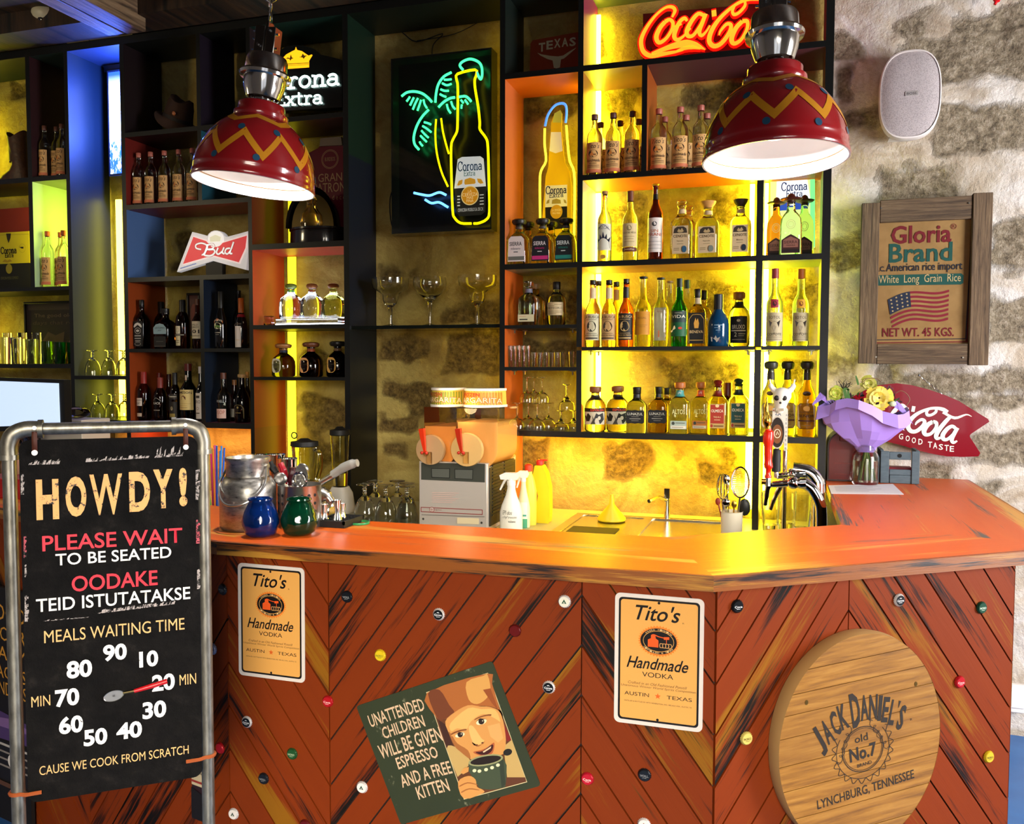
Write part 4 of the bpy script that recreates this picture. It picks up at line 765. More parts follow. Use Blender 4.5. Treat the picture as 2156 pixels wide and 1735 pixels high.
wh(423, 772, 20, W4, 'bottle with a narrow white label squeezed against the blue black divider', 'wine', DARKG, ('foil', '#b8b4b0'), [(.05, .52, .9, [('r', '#cfc8bc', 0, .9, 0, 1), ('r', '#3a342c', .2, .7, .8, .9), ('t', '#2a241c', 'BRO', .1, .8, .6, .72), ('s', '#5a5040', ell(.45, .4, .16, .05, 10), .04, 1, True), ('r', '#5a5040', .2, .7, .2, .24)])])
wh(471, 785, 28, W4, 'ribbed glass bottle with a pale pink foot label, first in the dark lower cell', 'wine', GL('#b8c0b8'), ('foil', '#5a3020'), [(.08, .27, .95, [('r', '#d8b4a8', 0, 1, 0, 1), ('t', '#a85a40', 'VSOP', .1, .9, .45, .85)]), (.4, .45, .9, [('t', '#c8d0cc', 'VOIELL', .1, .9, 0, 1)])], name='cognac_bottle')
wh(494, 800, 22, W4, 'bottle with a copper neck and grey label in the dark lower cell', 'wine', WHISKY, ('foil', '#8a5a30'), [(.1, .3, .9, [('r', '#8a8478', 0, 1, 0, 1)])], Y=3.96, name='cognac_bottle')
wh(510, 788, 32, W4, 'teardrop shaped cognac bottle with a dark arched label', 'bell', GL('#3a2c10'), ('cork', '#a88a58'), [(.08, .38, .85, [('p', '#3a3420', [(0, 0), (1, 0), (1, .7), (.8, .95), (.5, 1), (.2, .95), (0, .7)]), ('s', '#8a7840', [(.06, .05), (.06, .68), (.22, .9), (.5, .95), (.78, .9), (.94, .68), (.94, .05)], .02), ('e', '#8a7840', .5, .78, .08, .08), ('r', '#8a7840', .25, .75, .4, .43)])], name='cognac_bottle')
wh(521, 783, 16, W4, 'slim bottle with a yellow neck at the end of the dark lower cell', 'wine', GL('#5a4a18'), ('foil', '#b87a24'), Y=3.97, name='cognac_bottle')
# ---- round clear tequila bottles on the lit stand, dark tequila jugs below
st = thing('bottle_stand', 'clear acrylic stand glowing white under the round tequila bottles', 'display stand', (0, 0, 0))
x0 = at(580, 676, 3.83).x; x1 = at(711, 676, 3.83).x
b = MB(); b.box(x0, x1, 3.83, 3.99, 1.7905, 1.816); b.build('clear_block', GL('#f0f4f8'), st, bevel=.002)
b = MB(); b.box(x0, x1, 3.83, 3.99, 1.7845, 1.790); b.build('light_base', mat('#e8eeff', .4, emit=14, name='white_light_base'), st)
for i, (px, g, cc) in enumerate(((613, CLEAR, '#6a7a30'), (657, GL('#eef2f4'), '#8a5028'), (702, GL('#dce070'), '#7a3a14'))):
    bottle('tequila_bottle', ('round clear tequila bottle with an olive stopper and green ribbon on the glowing stand', 'round clear tequila bottle in the middle of the glowing stand', 'round yellowish tequila bottle on the glowing stand')[i], px, 597, 45, 1.8165, 3.90, prof='jug', glass=g, cap=('sphere', cc), band=(.76, .80, ('#3aa048', '#a04030', '#b09040')[i]), group='round tequila bottles on the lit stand', sq=3.2)
for i, (px, yt, wd, g, cc, lc) in enumerate(((597, 724, 49, GL('#8a8a58'), '#a06a38', '#d0ccb0'), (655, 721, 50, GL('#1c0c04'), '#6a3a20', '#e0a060'), (711, 719, 48, GL('#140a04'), '#14100c', '#c89848'))):
    bottle('tequila_bottle', ('dark rounded tequila jug with a white oval label and tan stopper', 'dark rounded tequila jug with a peach oval label and brown stopper', 'dark rounded tequila jug with a gold oval label and black stopper')[i], px, yt, wd, 1.523, 3.89, prof='jug', glass=g, cap=('wide', cc), band=(.73, .80, ('#20243a', '#8a3a18', '#5a3a18')[i]), group='dark tequila jugs with oval labels',
      prints=[(.12, .55, .55, [('p', lc, rrect(-.12, .8, 0, 1, .34)), ('e', '#a89050', .34, .84, .07, .05), ('t', '#3a3018', 'Don Julio', -.04, .72, .48, .62, {'shear': .15}), ('r', '#2a2418', .24, .52, .22, .29)])])
b = MB(); x = xat(567, 3.87, 1.8); b.lathe([(0, 0), (.022, 0), (.024, .004), (.024, .045), (.021, .047), (.021, .008), (0, .006)], 20, sq=6, c=(x, 3.87, 1.7848)); tag(b.build('shot_glass', GL('#f0d0c8')), 'small square glass beside the glowing acrylic stand', 'glass')
# ================================================================== glassware
def glassware(name, label, px, Y, z, prof, w, h, m=None, group=None, ribs=0, up=True, cat='glass', n=24, x=None):
    """prof: outer outline (r, z) in units of half width and height, mouth last; walls are given thickness"""
    m = m or CLEARG; R = w/2; pr = [(r*R, zz*h) for r, zz in prof]; t = min(.0022, R*.1)
    inner = [(max(r-t, 0), zz) for r, zz in pr[::-1] if r > R*.30 and zz > h*prof_cup(prof)]
    full = [(0, 0)]+pr+inner+[(0, inner[-1][1]-.001 if inner else pr[-1][1])]
    b = MB(); b.lathe(full, n)
    if ribs:
        for i, (x_, y_, z_) in enumerate(b.v):
            a = math.atan2(y_, x_); f = 1+.05*math.cos(ribs*a) if z_ > h*.36 else 1; b.v[i] = (x_*f, y_*f, z_)
    if not up: b.v = [(x_, -y_, h-z_) for x_, y_, z_ in b.v]
    o = b.build(name, m, sharp=60); x = xat(px, Y, z+h/2) if x is None else x; x = clear_x(x, R, z+.03); x, Y = settle(x, Y, R*(1.06 if ribs else 1), z); o.location = (x, Y, z+.0008)
    return tag(o, label, cat, group)
def prof_cup(prof):
    k = [i for i, (r, z) in enumerate(prof) if r < .25]; return prof[k[-1]][1]+.04 if k else .05
CLEARG = GL('#fafcf6', .01, 1.45)
P_GOB = [(.72, 0), (.72, .02), (.2, .05), (.14, .10), (.24, .14), (.13, .18), (.22, .23), (.14, .28), (.3, .33), (.62, .42), (.88, .60), (1, .80), (1, 1)]
P_COUPE = [(.62, 0), (.62, .015), (.12, .05), (.08, .15), (.08, .42), (.14, .55), (.5, .62), (.85, .72), (1, .84), (.97, 1)]
P_MARG = [(.44, 0), (.44, .015), (.10, .05), (.09, .2), (.12, .40), (.34, .48), (.40, .56), (.42, .66), (.62, .72), (.95, .80), (1, .9), (1, 1)]
P_TUMB = [(.82, 0), (.86, .02), (1, 1)]
for r, (z, spots) in enumerate(((1.524, ((195, 3.86), (229, 3.87), (260, 3.88))), (1.285, ((206, 3.86), (236, 3.87), (262, 3.96))))):
    for i, (px, Y) in enumerate(spots):
        glassware('goblet', 'upturned ribbed goblet on the %s niche shelf, %s from the dark green side' % (('upper', 'lower')[r], ORD[i]), px, Y, z, P_GOB, .081, .138, GL('#f6f8d8', .01, 1.45), 'upturned goblets in the glowing niche', 10, False)
for i, px in enumerate((1071.5, 1081.5, 1091.5, 1101.5, 1111.5)):
    glassware('shot_glass', 'tall shot glass, %s from the orange panel in the row above the stacked coupes' % ORD[i], px, 3.86, 1.575, P_TUMB, .021, .098, group='shot glasses in the narrow cell', n=16)
for i, px in enumerate((1124, 1136, 1148, 1160, 1172, 1184)):
    glassware('shot_glass', 'short shot glass, %s after the tall ones in the row above the stacked coupes' % ORD[i], px, 3.86+.02*(i % 2), 1.575, P_TUMB, .026, .066, group='shot glasses in the narrow cell', n=16)
glassware('shot_glass', 'short shot glass closest to the dark post above the stacked coupes', 1202, 3.87, 1.575, P_TUMB, .030, .070, group='shot glasses in the narrow cell', n=16)
for i, px in enumerate((1119, 1135, 1153, 1175)): glassware('shot_glass', 'short shot glass in the rear row above the stacked coupes, %s from the tall ones' % ORD[i], px, 3.94, 1.575, P_TUMB, .026, .066, group='shot glasses in the narrow cell', n=16)
CPG = 'stacked coupe glasses'
for i, (px, Y) in enumerate(((1087, 3.87), (1112, 3.95), (1131, 3.87), (1155, 3.95))): glassware('coupe_glass', 'upturned coupe glass in the lower tier under the shot glasses, %s from the orange side' % ORD[i], px, Y, 1.284, P_COUPE, .080, .124, group=CPG, up=False)
for i, (px, Y) in enumerate(((1109, 3.89), (1124, 3.965), (1141, 3.89))): glassware('coupe_glass', 'upturned coupe glass in the upper tier under the shot glasses, %s from the orange side' % ORD[i], px, Y, 1.409, P_COUPE, .070, .118, group=CPG, up=False)
for i, (px, Y, z) in enumerate(((1181, 3.87, 1.284), (1208, 3.93, 1.284), (1193, 3.88, 1.376))): glassware('margarita_glass', ('upturned wide glass beside the stacked coupes', 'upturned wide glass pushed into the post corner beside the coupes', 'upturned wide glass on top of two others beside the coupes')[i], px, Y, z, [(.5, 0), (.5, .02), (.12, .06), (.09, .4), (.3, .5), (.45, .62), (.9, .72), (1, .86), (.98, 1)], .074, .091 if z < 1.3 else .12, group=CPG, up=False)
for px, wd, lb in ((822, .185, 'wide cocktail glass on the smoked glass shelf beside the dark panel'), (905, .165, 'round bowled cocktail glass in the middle of the smoked glass shelf'), (1005, .185, 'wide cocktail glass on the smoked glass shelf beside the orange shelving')):
    glassware('cocktail_glass', lb, px, 3.93, 1.7735, P_MARG if px != 905 else [(.44, 0), (.44, .015), (.10, .05), (.09, .2), (.12, .48), (.4, .58), (.75, .68), (.98, .82), (1, .9), (.94, 1)], wd, .235, group='wide cocktail glasses')
BC = .8855
for i, (px, Y) in enumerate(((768, 3.45), (812, 3.45), (857, 3.45), (790, 3.56), (828, 3.56), (864, 3.58))):
    glassware('goblet', ('%s upturned goblet from the dark post in the front row by the slush machine' % ORD[i]) if i < 3 else ('%s upturned goblet from the dark post in the rear row by the slush machine' % ORD[i-3]), px, Y, BC, P_GOB, .098, .170, group='upturned goblets beside the slush machine', ribs=0, up=False)
# tumblers on the shelf behind the screen
for i, (px, hx, hh, Y) in enumerate(((8, '#f4f6ea', .15, 3.87), (24, '#f4f6ea', .15, 3.87), (40, '#f0f4dc', .14, 3.87), (56, '#e8f0c8', .14, 3.87), (72, '#dcecac', .135, 3.87), (86, '#b8dc6a', .125, 3.87), (100, '#a8d45a', .125, 3.87), (113, '#e0a04c', .12, 3.87), (126, '#3cae54', .12, 3.87), (138, '#2ca84c', .12, 3.87), (16, '#f4f6ea', .18, 3.97), (48, '#f4f6ea', .18, 3.97), (78, '#f4f6ea', .18, 3.97))):
    glassware('tumbler', ('clear tumbler', 'clear tumbler', 'clear tumbler', 'clear tumbler', 'pale green tumbler', 'yellow green tumbler next to the pale green one', 'yellow green tumbler next to the amber one', 'amber tumbler', 'green tumbler next to the amber one', 'green tumbler against the niche post', 'tall clear tumbler', 'tall clear tumbler', 'tall clear tumbler')[i]+(' on the shelf over the screen'+(', %s from the frame edge' % ORD[i] if i < 4 else ', rear row, %s from the frame edge' % ORD[i-10] if i > 9 else '')), px, Y, 1.588, [(.86, 0), (.9, .03), (1, 1)], .062 if i < 10 else .05, hh, GL(hx, .01, 1.45), 'tumblers on the shelf over the screen', 9, n=20)
# ================================================================== signs on the shelves
def neon(h, st): return mat(h, .4, emit=st, name='neon_'+h[1:])
NG, NY, NB, NW = neon('#38ff84', 3.2), neon('#f0e000', 1.7), neon('#5a9cff', 3.5), neon('#d8fff4', 3.2)
def acrylic(name, tint='#ffffff', gl=.08):
    t = NT(name); nt = t.t; out = nt.nodes['Material Output']; tr = t.n('BsdfTransparent', Color=(*lin(tint), 1)); g = t.n('BsdfGlossy', Roughness=.03); lw = t.n('Fresnel', IOR=1.45)
    mx = t.n('MixShader', Fac=lw.outputs[0]); nt.links.new(tr.outputs[0], mx.inputs[1]); nt.links.new(g.outputs[0], mx.inputs[2]); nt.links.new(mx.outputs[0], out.inputs[0]); return t.m
ACR = acrylic('clear_acrylic')
fy = lambda Y: (lambda u, v, e=0: Vector((u, Y-e, v)))
class Z:                                                   # points traced in a crop of the photograph, set on the sheet at depth Y
    def __init__(s, ox, oy, k, Y): s.a = (ox, oy, k); s.Y = Y
    def __call__(s, x, y): ox, oy, k = s.a; p = at(ox+x/k, oy+y/k, s.Y); return (p.x, p.z)
    def pts(s, L): return [s(*p) for p in L]
# ---- palm tree and bottle neon box
Yb = 4.015; z5 = Z(760, 0, 3.098, Yb)
nb = thing('neon_sign', 'black glossy box sign with a green neon palm and yellow neon bottle', 'neon sign')
x0, z1 = z5(195, 385); x1, _ = z5(852, 312); _, z0 = z5(500, 1512); z1 = (z1+z5(835, 310)[1])/2
b = MB(); bw = .010
for r in ((x0, x1, z1-bw, z1), (x0, x1, z0, z0+bw), (x0, x0+bw, z0+bw, z1-bw), (x1-.006, x1, z0+bw, z1-bw)): b.box(r[0], r[1], Yb, 4.102, r[2], r[3])
BXM = mat('#1a2218', .2, coat=.5, name='glossy_black_box'); b.build('box_frame', BXM, nb)
b = MB(); b.box(x0+bw, x1-.006, 4.085, 4.100, z0+bw, z1-bw); b.build('back_panel', mat('#0a0d0b', .25), nb)
b = MB(); b.box(x0+.002, x1-.002, Yb-.004, Yb-.001, z0+.002, z1-.002); b.build('front_pane', ACR, nb)
z5.Y = Yb+.012; T5 = lambda L: [Vector((*(lambda q: (q[0], Yb+.012, q[1]))(z5(*p)),)) for p in L]
g = MB()
G5 = [[(265, 628), (300, 603), (350, 597), (400, 610), (440, 640), (462, 665)], [(320, 630), (310, 645), (297, 662)], [(345, 635), (332, 662), (320, 688)], [(372, 640), (352, 680), (338, 715)], [(392, 652), (380, 690), (368, 722)], [(408, 650), (415, 680), (430, 705)],
  [(485, 668), (490, 610), (505, 550), (540, 500), (590, 472)], [(542, 520), (565, 520), (590, 517)], [(530, 543), (560, 556), (590, 547)], [(520, 583), (545, 592), (572, 592)], [(515, 614), (535, 625), (555, 632)],
  [(505, 700), (540, 665), (580, 642), (612, 635)], [(560, 680), (568, 712), (585, 738)], [(588, 662), (598, 692), (615, 712)], [(640, 632), (680, 628), (705, 645), (718, 662)], [(652, 652), (660, 662), (668, 672)], [(678, 652), (690, 668), (698, 680)], [(658, 682), (656, 694), (655, 708)],
  [(442, 715), (400, 760), (365, 820), (345, 890), (350, 940), (378, 976)], [(412, 797), (435, 803), (456, 812)], [(402, 822), (428, 838), (458, 862)], [(395, 852), (415, 875), (440, 898)], [(388, 885), (405, 903), (428, 925)], [(383, 925), (390, 938), (402, 952)],
  [(665, 455), (645, 428), (662, 403), (710, 385), (760, 400), (785, 430), (791, 480), (783, 515), (772, 508), (755, 470)]]
for i, L in enumerate(G5): g.tube(T5(L), .0052 if i not in (0, 6, 11, 14, 18, 24) else .0062, 8, 0, sm=4)
g.build('palm_tubes', NG, nb)
g = MB(); g.tube(T5([(490, 778), (485, 880), (495, 1000), (525, 1120), (567, 1217)]), .005, 8, 0, sm=4); g.tube(T5([(523, 772), (535, 860), (560, 960), (573, 1003)]), .005, 8, 0, sm=4); g.build('trunk_tubes', NY, nb)
g = MB(); g.tube(T5([(345, 1258), (400, 1270), (450, 1275), (510, 1255), (555, 1272)]), .006, 8, 0, sm=4); g.tube(T5([(418, 1302), (460, 1325), (510, 1320), (568, 1352)]), .006, 8, 0, sm=4); g.build('wave_tubes', NB, nb)
g = MB(); g.tube(T5([(720, 1458), (650, 1455), (610, 1420), (598, 1370), (590, 1150), (588, 960), (600, 910), (625, 860), (630, 800), (632, 620), (630, 545), (624, 520), (630, 482), (745, 455), (752, 490), (742, 520), (745, 580), (765, 700), (775, 800), (776, 845), (815, 900), (828, 960), (835, 1200), (838, 1380), (820, 1430), (770, 1455), (735, 1458)]), .0062, 8, 0, sm=3); g.build('bottle_tubes', NY, nb)
z5.Y = Yb+.022
def beer_label(mb, Zf, fn, ms, quad_top, quad_mid, quad_bot, words):
    pass
fl = fy(Yb+.022); L = MB(); ms = Mats(.5, emit=.5)
P5 = lambda q: z5.pts(q)
L.prism(P5([(632, 1040), (660, 1025), (780, 1020), (800, 1035), (815, 1215), (610, 1230)]), fl, 0, .003, ms('#e8ecea')); L.prism(P5([(612, 1231), (815, 1216), (810, 1380), (785, 1402), (645, 1412), (622, 1380)]), fl, 0, .003, ms('#20201c'))
ex, ez = z5(712, 1276); er = z5(770, 1276)[0]-ex
L.flat(ell(ex, ez, er, er*1.02, 28), fl, .0036, ms('#f0d890')); L.flat(ell(ex, ez, er*.9, er*.92, 28), fl, .0040, ms('#d8941c'))
def tb(t_, xa, ya, xb, yb, hx, e=.0046, **k): p = z5(xa, ya); q = z5(xb, yb); text(L, t_, fl, p[0], q[0], q[1], p[1], e, ms(hx), **k)
def sw(w_, xa, ya, xb, yb, hx, wd=.09): p = z5(xa, ya); q = z5(xb, yb); serif_word(L, w_, fl, p[0], q[0], q[1], p[1], .0036, ms(hx), wd)
sw('Corona', 632, 1058, 792, 1106, '#14304a', .11); sw('Extra', 672, 1116, 748, 1144, '#1c5a4a', .1)
tb('LA', 700, 1240, 724, 1256, '#f4e0a0'); tb('CERVEZA', 664, 1262, 762, 1278, '#f4e0a0'); tb('MAS', 692, 1283, 734, 1298, '#f4e0a0'); tb('FINA', 690, 1304, 736, 1318, '#f4e0a0')
for q in ([(628, 1210), (640, 1180), (665, 1172), (662, 1200), (640, 1212)], [(758, 1165), (785, 1168), (802, 1196), (780, 1200), (765, 1190)], [(675, 1195), (678, 1172), (712, 1160), (746, 1170), (750, 1192), (744, 1200), (680, 1206)]): L.flat(P5(q), fl, .0036, ms('#d89c28'))
for i, y in enumerate((1278, 1298, 1318, 1338)): L.flat(P5([(630, y), (648, y-1), (648, y+7), (630, y+8)]), fl, .0036, ms('#d8d8d0')); L.flat(P5([(776, y-8), (802, y-10), (802, y-4), (776, y-2)]), fl, .0036, ms('#d8d8d0'))
tb('CERVECERIA MODELO S.A. DE C.V.', 634, 1362, 800, 1374, '#d8d8d0')
L.build('bottle_label', ms.l, nb)
w_ = MB(); w_.tube([(x0+.18, 4.11, z1+.004), (x0+.19, 4.105, z1+.08), (x0+.24, 4.108, z1+.13), (x0+.10, 4.105, z1+.105), (x0+.02, 4.108, z1+.16)], .0025, 6, sm=4); w_.build('power_cable', mat('#0c0c0c', .5), nb); w_ = MB(); w_.tube([(x0+.1, 4.108, z1+.11), (x0+.3, 4.106, z1+.12), (x0+.45, 4.105, z1+.17)], .002, 6, sm=4); w_.build('power_cable', mat('#0c0c0c', .5), nb); w_ = MB(); w_.tube([(x0-.002, 4.10, z0+.28), (x0-.05, 4.105, z0+.2), (x0-.04, 4.1, z0+.06), (x0+.01, 4.09, z0+.01)], .003, 6, sm=4)
w_.build('power_cable', mat('#0c0c0c', .5), nb)
# ---- the big red script neon
Yc = 3.98; zc_ = Z(1200, 0, 3.771, Yc)
COCA = [([(905, 410), (830, 425), (740, 440), (660, 455), (610, 440), (578, 400), (572, 320), (620, 220), (690, 130), (760, 75), (812, 68), (838, 95), (815, 150)], [.25, .7, 1, 1.1, 1.15, 1.1, 1.05, .8, .6, .6, .8, .9, .5]),
  ([(655, 440), (740, 405), (840, 372), (930, 358), (1005, 372), (1078, 405)], [.8, 1.0, 1.5, 1.9, 1.4, .2]), ([(850, 415), (910, 395), (970, 385), (1040, 398)], [.3, .9, 1.1, .4]),
  ([(760, 185), (718, 235), (690, 305), (712, 350), (765, 320), (812, 250), (822, 195), (795, 168), (760, 185)], [1, 1.1, 1.2, 1, .8, .8, .9, .8, 1]), ([(812, 215), (850, 222), (890, 200)], [.5, .5, .5]),
  ([(935, 180), (915, 158), (880, 180), (845, 245), (832, 300), (855, 328), (905, 300), (960, 235)], [.6, .9, .9, 1.1, 1.1, .9, .6, .5]),
  ([(1065, 135), (1022, 122), (972, 175), (932, 255), (942, 298), (985, 290), (1040, 210), (1070, 140)], [.8, .9, 1, 1.1, 1, .8, .7, .7]), ([(1082, 122), (1055, 190), (1030, 262), (1048, 295), (1085, 262), (1115, 215)], [.9, 1, 1, .8, .5, .4]),
  ([(1128, 122), (1165, 114)], [1.5, 1.5]),
  ([(1185, 292), (1200, 255), (1245, 205), (1280, 212), (1268, 270), (1205, 355), (1145, 378), (1108, 335), (1130, 250), (1200, 150), (1310, 55), (1400, 12), (1470, 2), (1520, 10)], [.3, .6, .8, .9, 1, 1.0, 1.1, 1.15, 1.1, .9, .7, .8, 1, .7]),
  ([(1310, 60), (1292, 100), (1305, 128), (1345, 112), (1390, 60), (1390, 20)], [.5, .7, .8, .7, .7, .6]),
  ([(1370, 182), (1320, 235), (1285, 318), (1305, 358), (1362, 325), (1408, 240), (1408, 182), (1370, 182)], [1, 1.1, 1.2, 1, .8, .8, .9, 1]),
  ([(1560, 40), (1510, 120), (1450, 235), (1420, 320), (1432, 355), (1480, 325)], [.8, 1, 1.1, 1.1, .9, .5]),
  ([(1620, 165), (1580, 155), (1530, 205), (1490, 290), (1502, 335), (1545, 320), (1600, 240), (1632, 165)], [.8, .9, 1, 1.1, 1, .8, .7, .7]), ([(1640, 150), (1610, 230), (1590, 305), (1610, 335), (1650, 300)], [.9, 1, 1, .8, .4])]
cs = thing('neon_sign', 'glowing red and orange script neon sign under the ceiling above the vodka bottles', 'neon sign')
fc = fy(Yc); a_ = MB(); b_ = MB(); k1 = dep((-.5, Yc, 3))/FP/3.771
for L_, wd in COCA:
    ribbon(a_, zc_.pts(L_), [q*40*k1+14*k1 for q in wd], fc, .016, 0, sm=4, h=.016)
    ribbon(b_, zc_.pts(L_), [q*31*k1 for q in wd], fc, .020, 0, sm=4, h=.003)
a_.build('letter_edge', neon('#ff1206', 1.1), cs, sharp=180); b_.build('letter_face', neon('#ff9a22', 1.35), cs, sharp=180)
c_ = MB(); c_.prism(zc_.pts([(560, 60), (1680, -40), (1680, 380), (560, 470)]), fy(4.06), 0, .008); c_.build('backing_plate', mat('#4a1410', .5), cs)
for (x, y) in ((640, 380), (1150, 330), (1600, 280), (850, 250)):
    p = zc_(x, y); d_ = MB(); d_.cyl((p[0], 4.056, p[1]), (p[0], Yc-.002, p[1]), .004, 6); d_.build('standoff', mat('#888', .3, 1), cs)
# ---- bow tie sign
zb = Z(0, 440, 3.772, 3.86); bs = thing('bow_tie_sign', 'lit red and white bow tie shaped beer sign with a crown disc', 'lit sign')
OUT = [(1405, 500), (1527, 182), (1600, 200), (1645, 215)]+[(1714+74*math.cos(math.radians(a)), 244-74*math.sin(math.radians(a))) for a in range(160, 10, -20)]+[(1800, 222), (1885, 200), (1970, 176), (1972, 320), (1955, 484), (1690, 412), (1550, 455)]
f86 = fy(3.86); b = MB(); b.prism(zb.pts(OUT), f86, -.035, 0, 0, 0); b.build('sign_body', mat('#e8e4e4', .35, emit=.35, name='lit_white_plastic'), bs)
b = MB(); mk = Mats(.35, emit=.55)
def ly(poly, e, hx): b.flat(zb.pts(poly), f86, e, mk(hx))
ly([(1447, 448), (1532, 212), (1640, 245), (1690, 300), (1760, 262), (1966, 200), (1960, 310), (1906, 436), (1692, 378)], .0008, '#f0d8d4'); ly([(1455, 437), (1537, 222), (1638, 255), (1690, 310), (1762, 272), (1962, 212), (1950, 310), (1898, 424), (1692, 368)], .0014, '#d81c34')
b.flat(zb.pts([(1714+62*math.cos(2*PI*k/24), 240-62*math.sin(2*PI*k/24)) for k in range(24)]), f86, .002, mk('#f4f0ea'))
for q in ([(1672, 262), (1668, 225), (1690, 215), (1712, 205), (1735, 213), (1758, 222), (1752, 258)],): ly(q, .0026, '#dcd8b8')
ly([(1432, 470), (1560, 430), (1560, 436), (1434, 476)], .0016, '#3a5a9c')
BUD = [([(1600, 322), (1562, 312), (1560, 285), (1600, 272), (1640, 285), (1650, 310), (1628, 350), (1605, 368)], 9), ([(1652, 282), (1640, 320), (1622, 372)], 12), ([(1650, 288), (1690, 280), (1702, 300), (1680, 320), (1645, 322)], 10), ([(1660, 322), (1702, 324), (1706, 350), (1675, 372), (1630, 370)], 11), ([(1735, 308), (1722, 345), (1738, 360), (1765, 340)], 11), ([(1782, 305), (1768, 345), (1785, 358)], 11), ([(1830, 312), (1800, 318), (1790, 345), (1808, 358), (1832, 335)], 10), ([(1858, 262), (1842, 310), (1828, 350), (1848, 355)], 11)]
kz = dep((-2.6, 3.86, 2.2))/FP/3.772
for L_, wd in BUD: ribbon(b, zb.pts(L_), (wd+9)*kz, f86, .0022, mk('#7a1018'), sm=4); ribbon(b, zb.pts(L_), (wd+3)*kz, f86, .0030, mk('#f8f4f0'), sm=4)
b.build('sign_print', mk.l, bs); b = MB(); q = zb(1690, 500); b.box(q[0]-.05, q[0]+.05, 3.87, 3.90, 2.045, q[1]+.11); b.build('stand', mat('#201c18', .5), bs)
# ---- arched lit beer sign with the crown
za = Z(400, 0, 3.943, 3.86); zs = thing('crown_sign', 'black arched sign with white glowing typewriter letters and a yellow crown', 'lit sign')
f8 = fy(3.86); b = MB()
arch = [(560, 900), (575, 570), (640, 510), (700, 480), (745, 420), (800, 385), (870, 375), (950, 380), (1020, 400), (1075, 450), (1160, 470), (1240, 490), (1262, 500), (1262, 890), (700, 925)]
b.prism(za.pts(arch), f8, -.05, 0); b.build('sign_body', mat('#0a0f0e', .25, coat=.3), zs, bevel=.003)
b = MB(); mk = Mats(.4, emit=2.0); cw = lambda q, e, h: b.flat(za.pts(q), f8, e, mk(h))
cw([(783, 575), (778, 515), (746, 478), (752, 470), (775, 478), (800, 452), (850, 425), (872, 415), (880, 388), (890, 415), (930, 425), (985, 462), (1012, 452), (1018, 460), (990, 505), (990, 560)], .0008, '#e89a10')
mkd = '#0a0f0e'
for q in ([(795, 487), (815, 478), (830, 485), (838, 452), (848, 478), (862, 485), (845, 490), (835, 505), (826, 490)], [(905, 475), (925, 470), (938, 445), (950, 462), (975, 462), (958, 472), (946, 490), (935, 478)], [(778, 532), (988, 520), (988, 525), (778, 537)], [(780, 545), (988, 534), (988, 537), (780, 548)]): b.flat(za.pts(q), f8, .0016, len(mk.l)) if False else b.flat(za.pts(q), f8, .0016, mk('#2a1c04'))
b.build('crown', mk.l, zs)
g = MB(); ka = dep((-2.3, 3.86, 2.9))/FP/3.943
for wd, xa, ya, xb, yb, dy, r in (('Corona', 560, 605, 1250, 745, -62, 10), ('Extra', 700, 768, 1110, 878, -28, 8)):
    for s_ in serif_strokes(wd, xa, xb, yb, ya): g.tube([Vector((*(lambda q: (q[0], 3.852, q[1]))(za(x, y+dy*((x-xa)/(xb-xa)-.25)*.9)),)) for x, y in s_], r*ka, 8)
g.build('glowing_letters', NW, zs)
# ---- burgundy bottle shaped case and its dome
zg = Z(590, 200, 5.103, 4.02); gp = thing('display_case', 'burgundy bottle shaped display case with gold lettering behind the black dome', 'display case')
fg = fy(4.02); b = MB(); b.prism(zg.pts([(140, 1440), (140, 760), (270, 640), (400, 575), (420, 555), (660, 545), (700, 540), (760, 570), (760, 1440)]), fg, -.06, 0); b.build('case_body', mat('#6a1024', .3, coat=.3), gp)
b = MB(); b.prism(zg.pts([(425, 552), (438, 465), (655, 450), (668, 540)]), fg, -.06, .004); b.build('case_neck', mat('#8a7a68', .3), gp)
b = MB(); mk = Mats(.4); kg = dep((-2.2, 4.02, 2.4))/FP/5.103
cxz = zg(535, 690)
for r in (100, 88): ribbon(b, ell(cxz[0], cxz[1], r*kg, r*kg, 28), 5*kg, fg, .0008, mk('#b08a60'), sm=0, closed=True)
for t_, xa, ya, xb, yb in (('GRAN', 408, 850, 665, 920), ('PATRON', 360, 955, 700, 1035), ('d e c o', 560, 1075, 700, 1120), ('BURDEOS', 480, 672, 590, 705)): p = zg(xa, ya); q = zg(xb, yb); text(b, t_, fg, p[0], q[0], q[1], p[1], .0008, mk('#b08a60'))
b.build('gold_print', mk.l, gp)
dm = thing('dome_case', 'black half dome case on a round base with a glossy golden inside', 'display case')
pc = at(665, 508, 3.93); R_ = .155; b = MB(); x = xat(668, 3.93, 2.25)
b.lathe([(0, 0), (.150, 0), (.152, .01), (.150, .068), (.156, .072), (.156, .082), (0, .082)], 32, c=(x, 3.945, 2.1888), sy=.72); b.build('round_base', mat('#14100e', .15, coat=.6), dm)
b = MB(); n = 16; V = []; Fq = []
for j in range(9):
    for i in range(n+1):
        a = PI*i/n; ph = (PI/2)*j/8; V.append((x-.0+.145*math.cos(a)*(.25+.75*math.cos(ph)), 3.945-.075+.13*math.sin(ph), 2.271+.20*math.sin(a)*(.3+.7*math.cos(ph))))
for j in range(8):
    for i in range(n): q = j*(n+1)+i; Fq.append((q, q+1, q+n+2, q+n+1))
b.add(V, Fq); b.build('dome_shell', mat('#15100c', .12, coat=.6), dm)
b = MB(); b.prism([(x+.118*math.cos(PI*i/16), 2.272+.165*math.sin(PI*i/16)) for i in range(17)], fy(3.945-.06), -.02, 0); b.build('mirror_inside', mat('#c8a860', .12, 1, name='gold_foil'), dm)
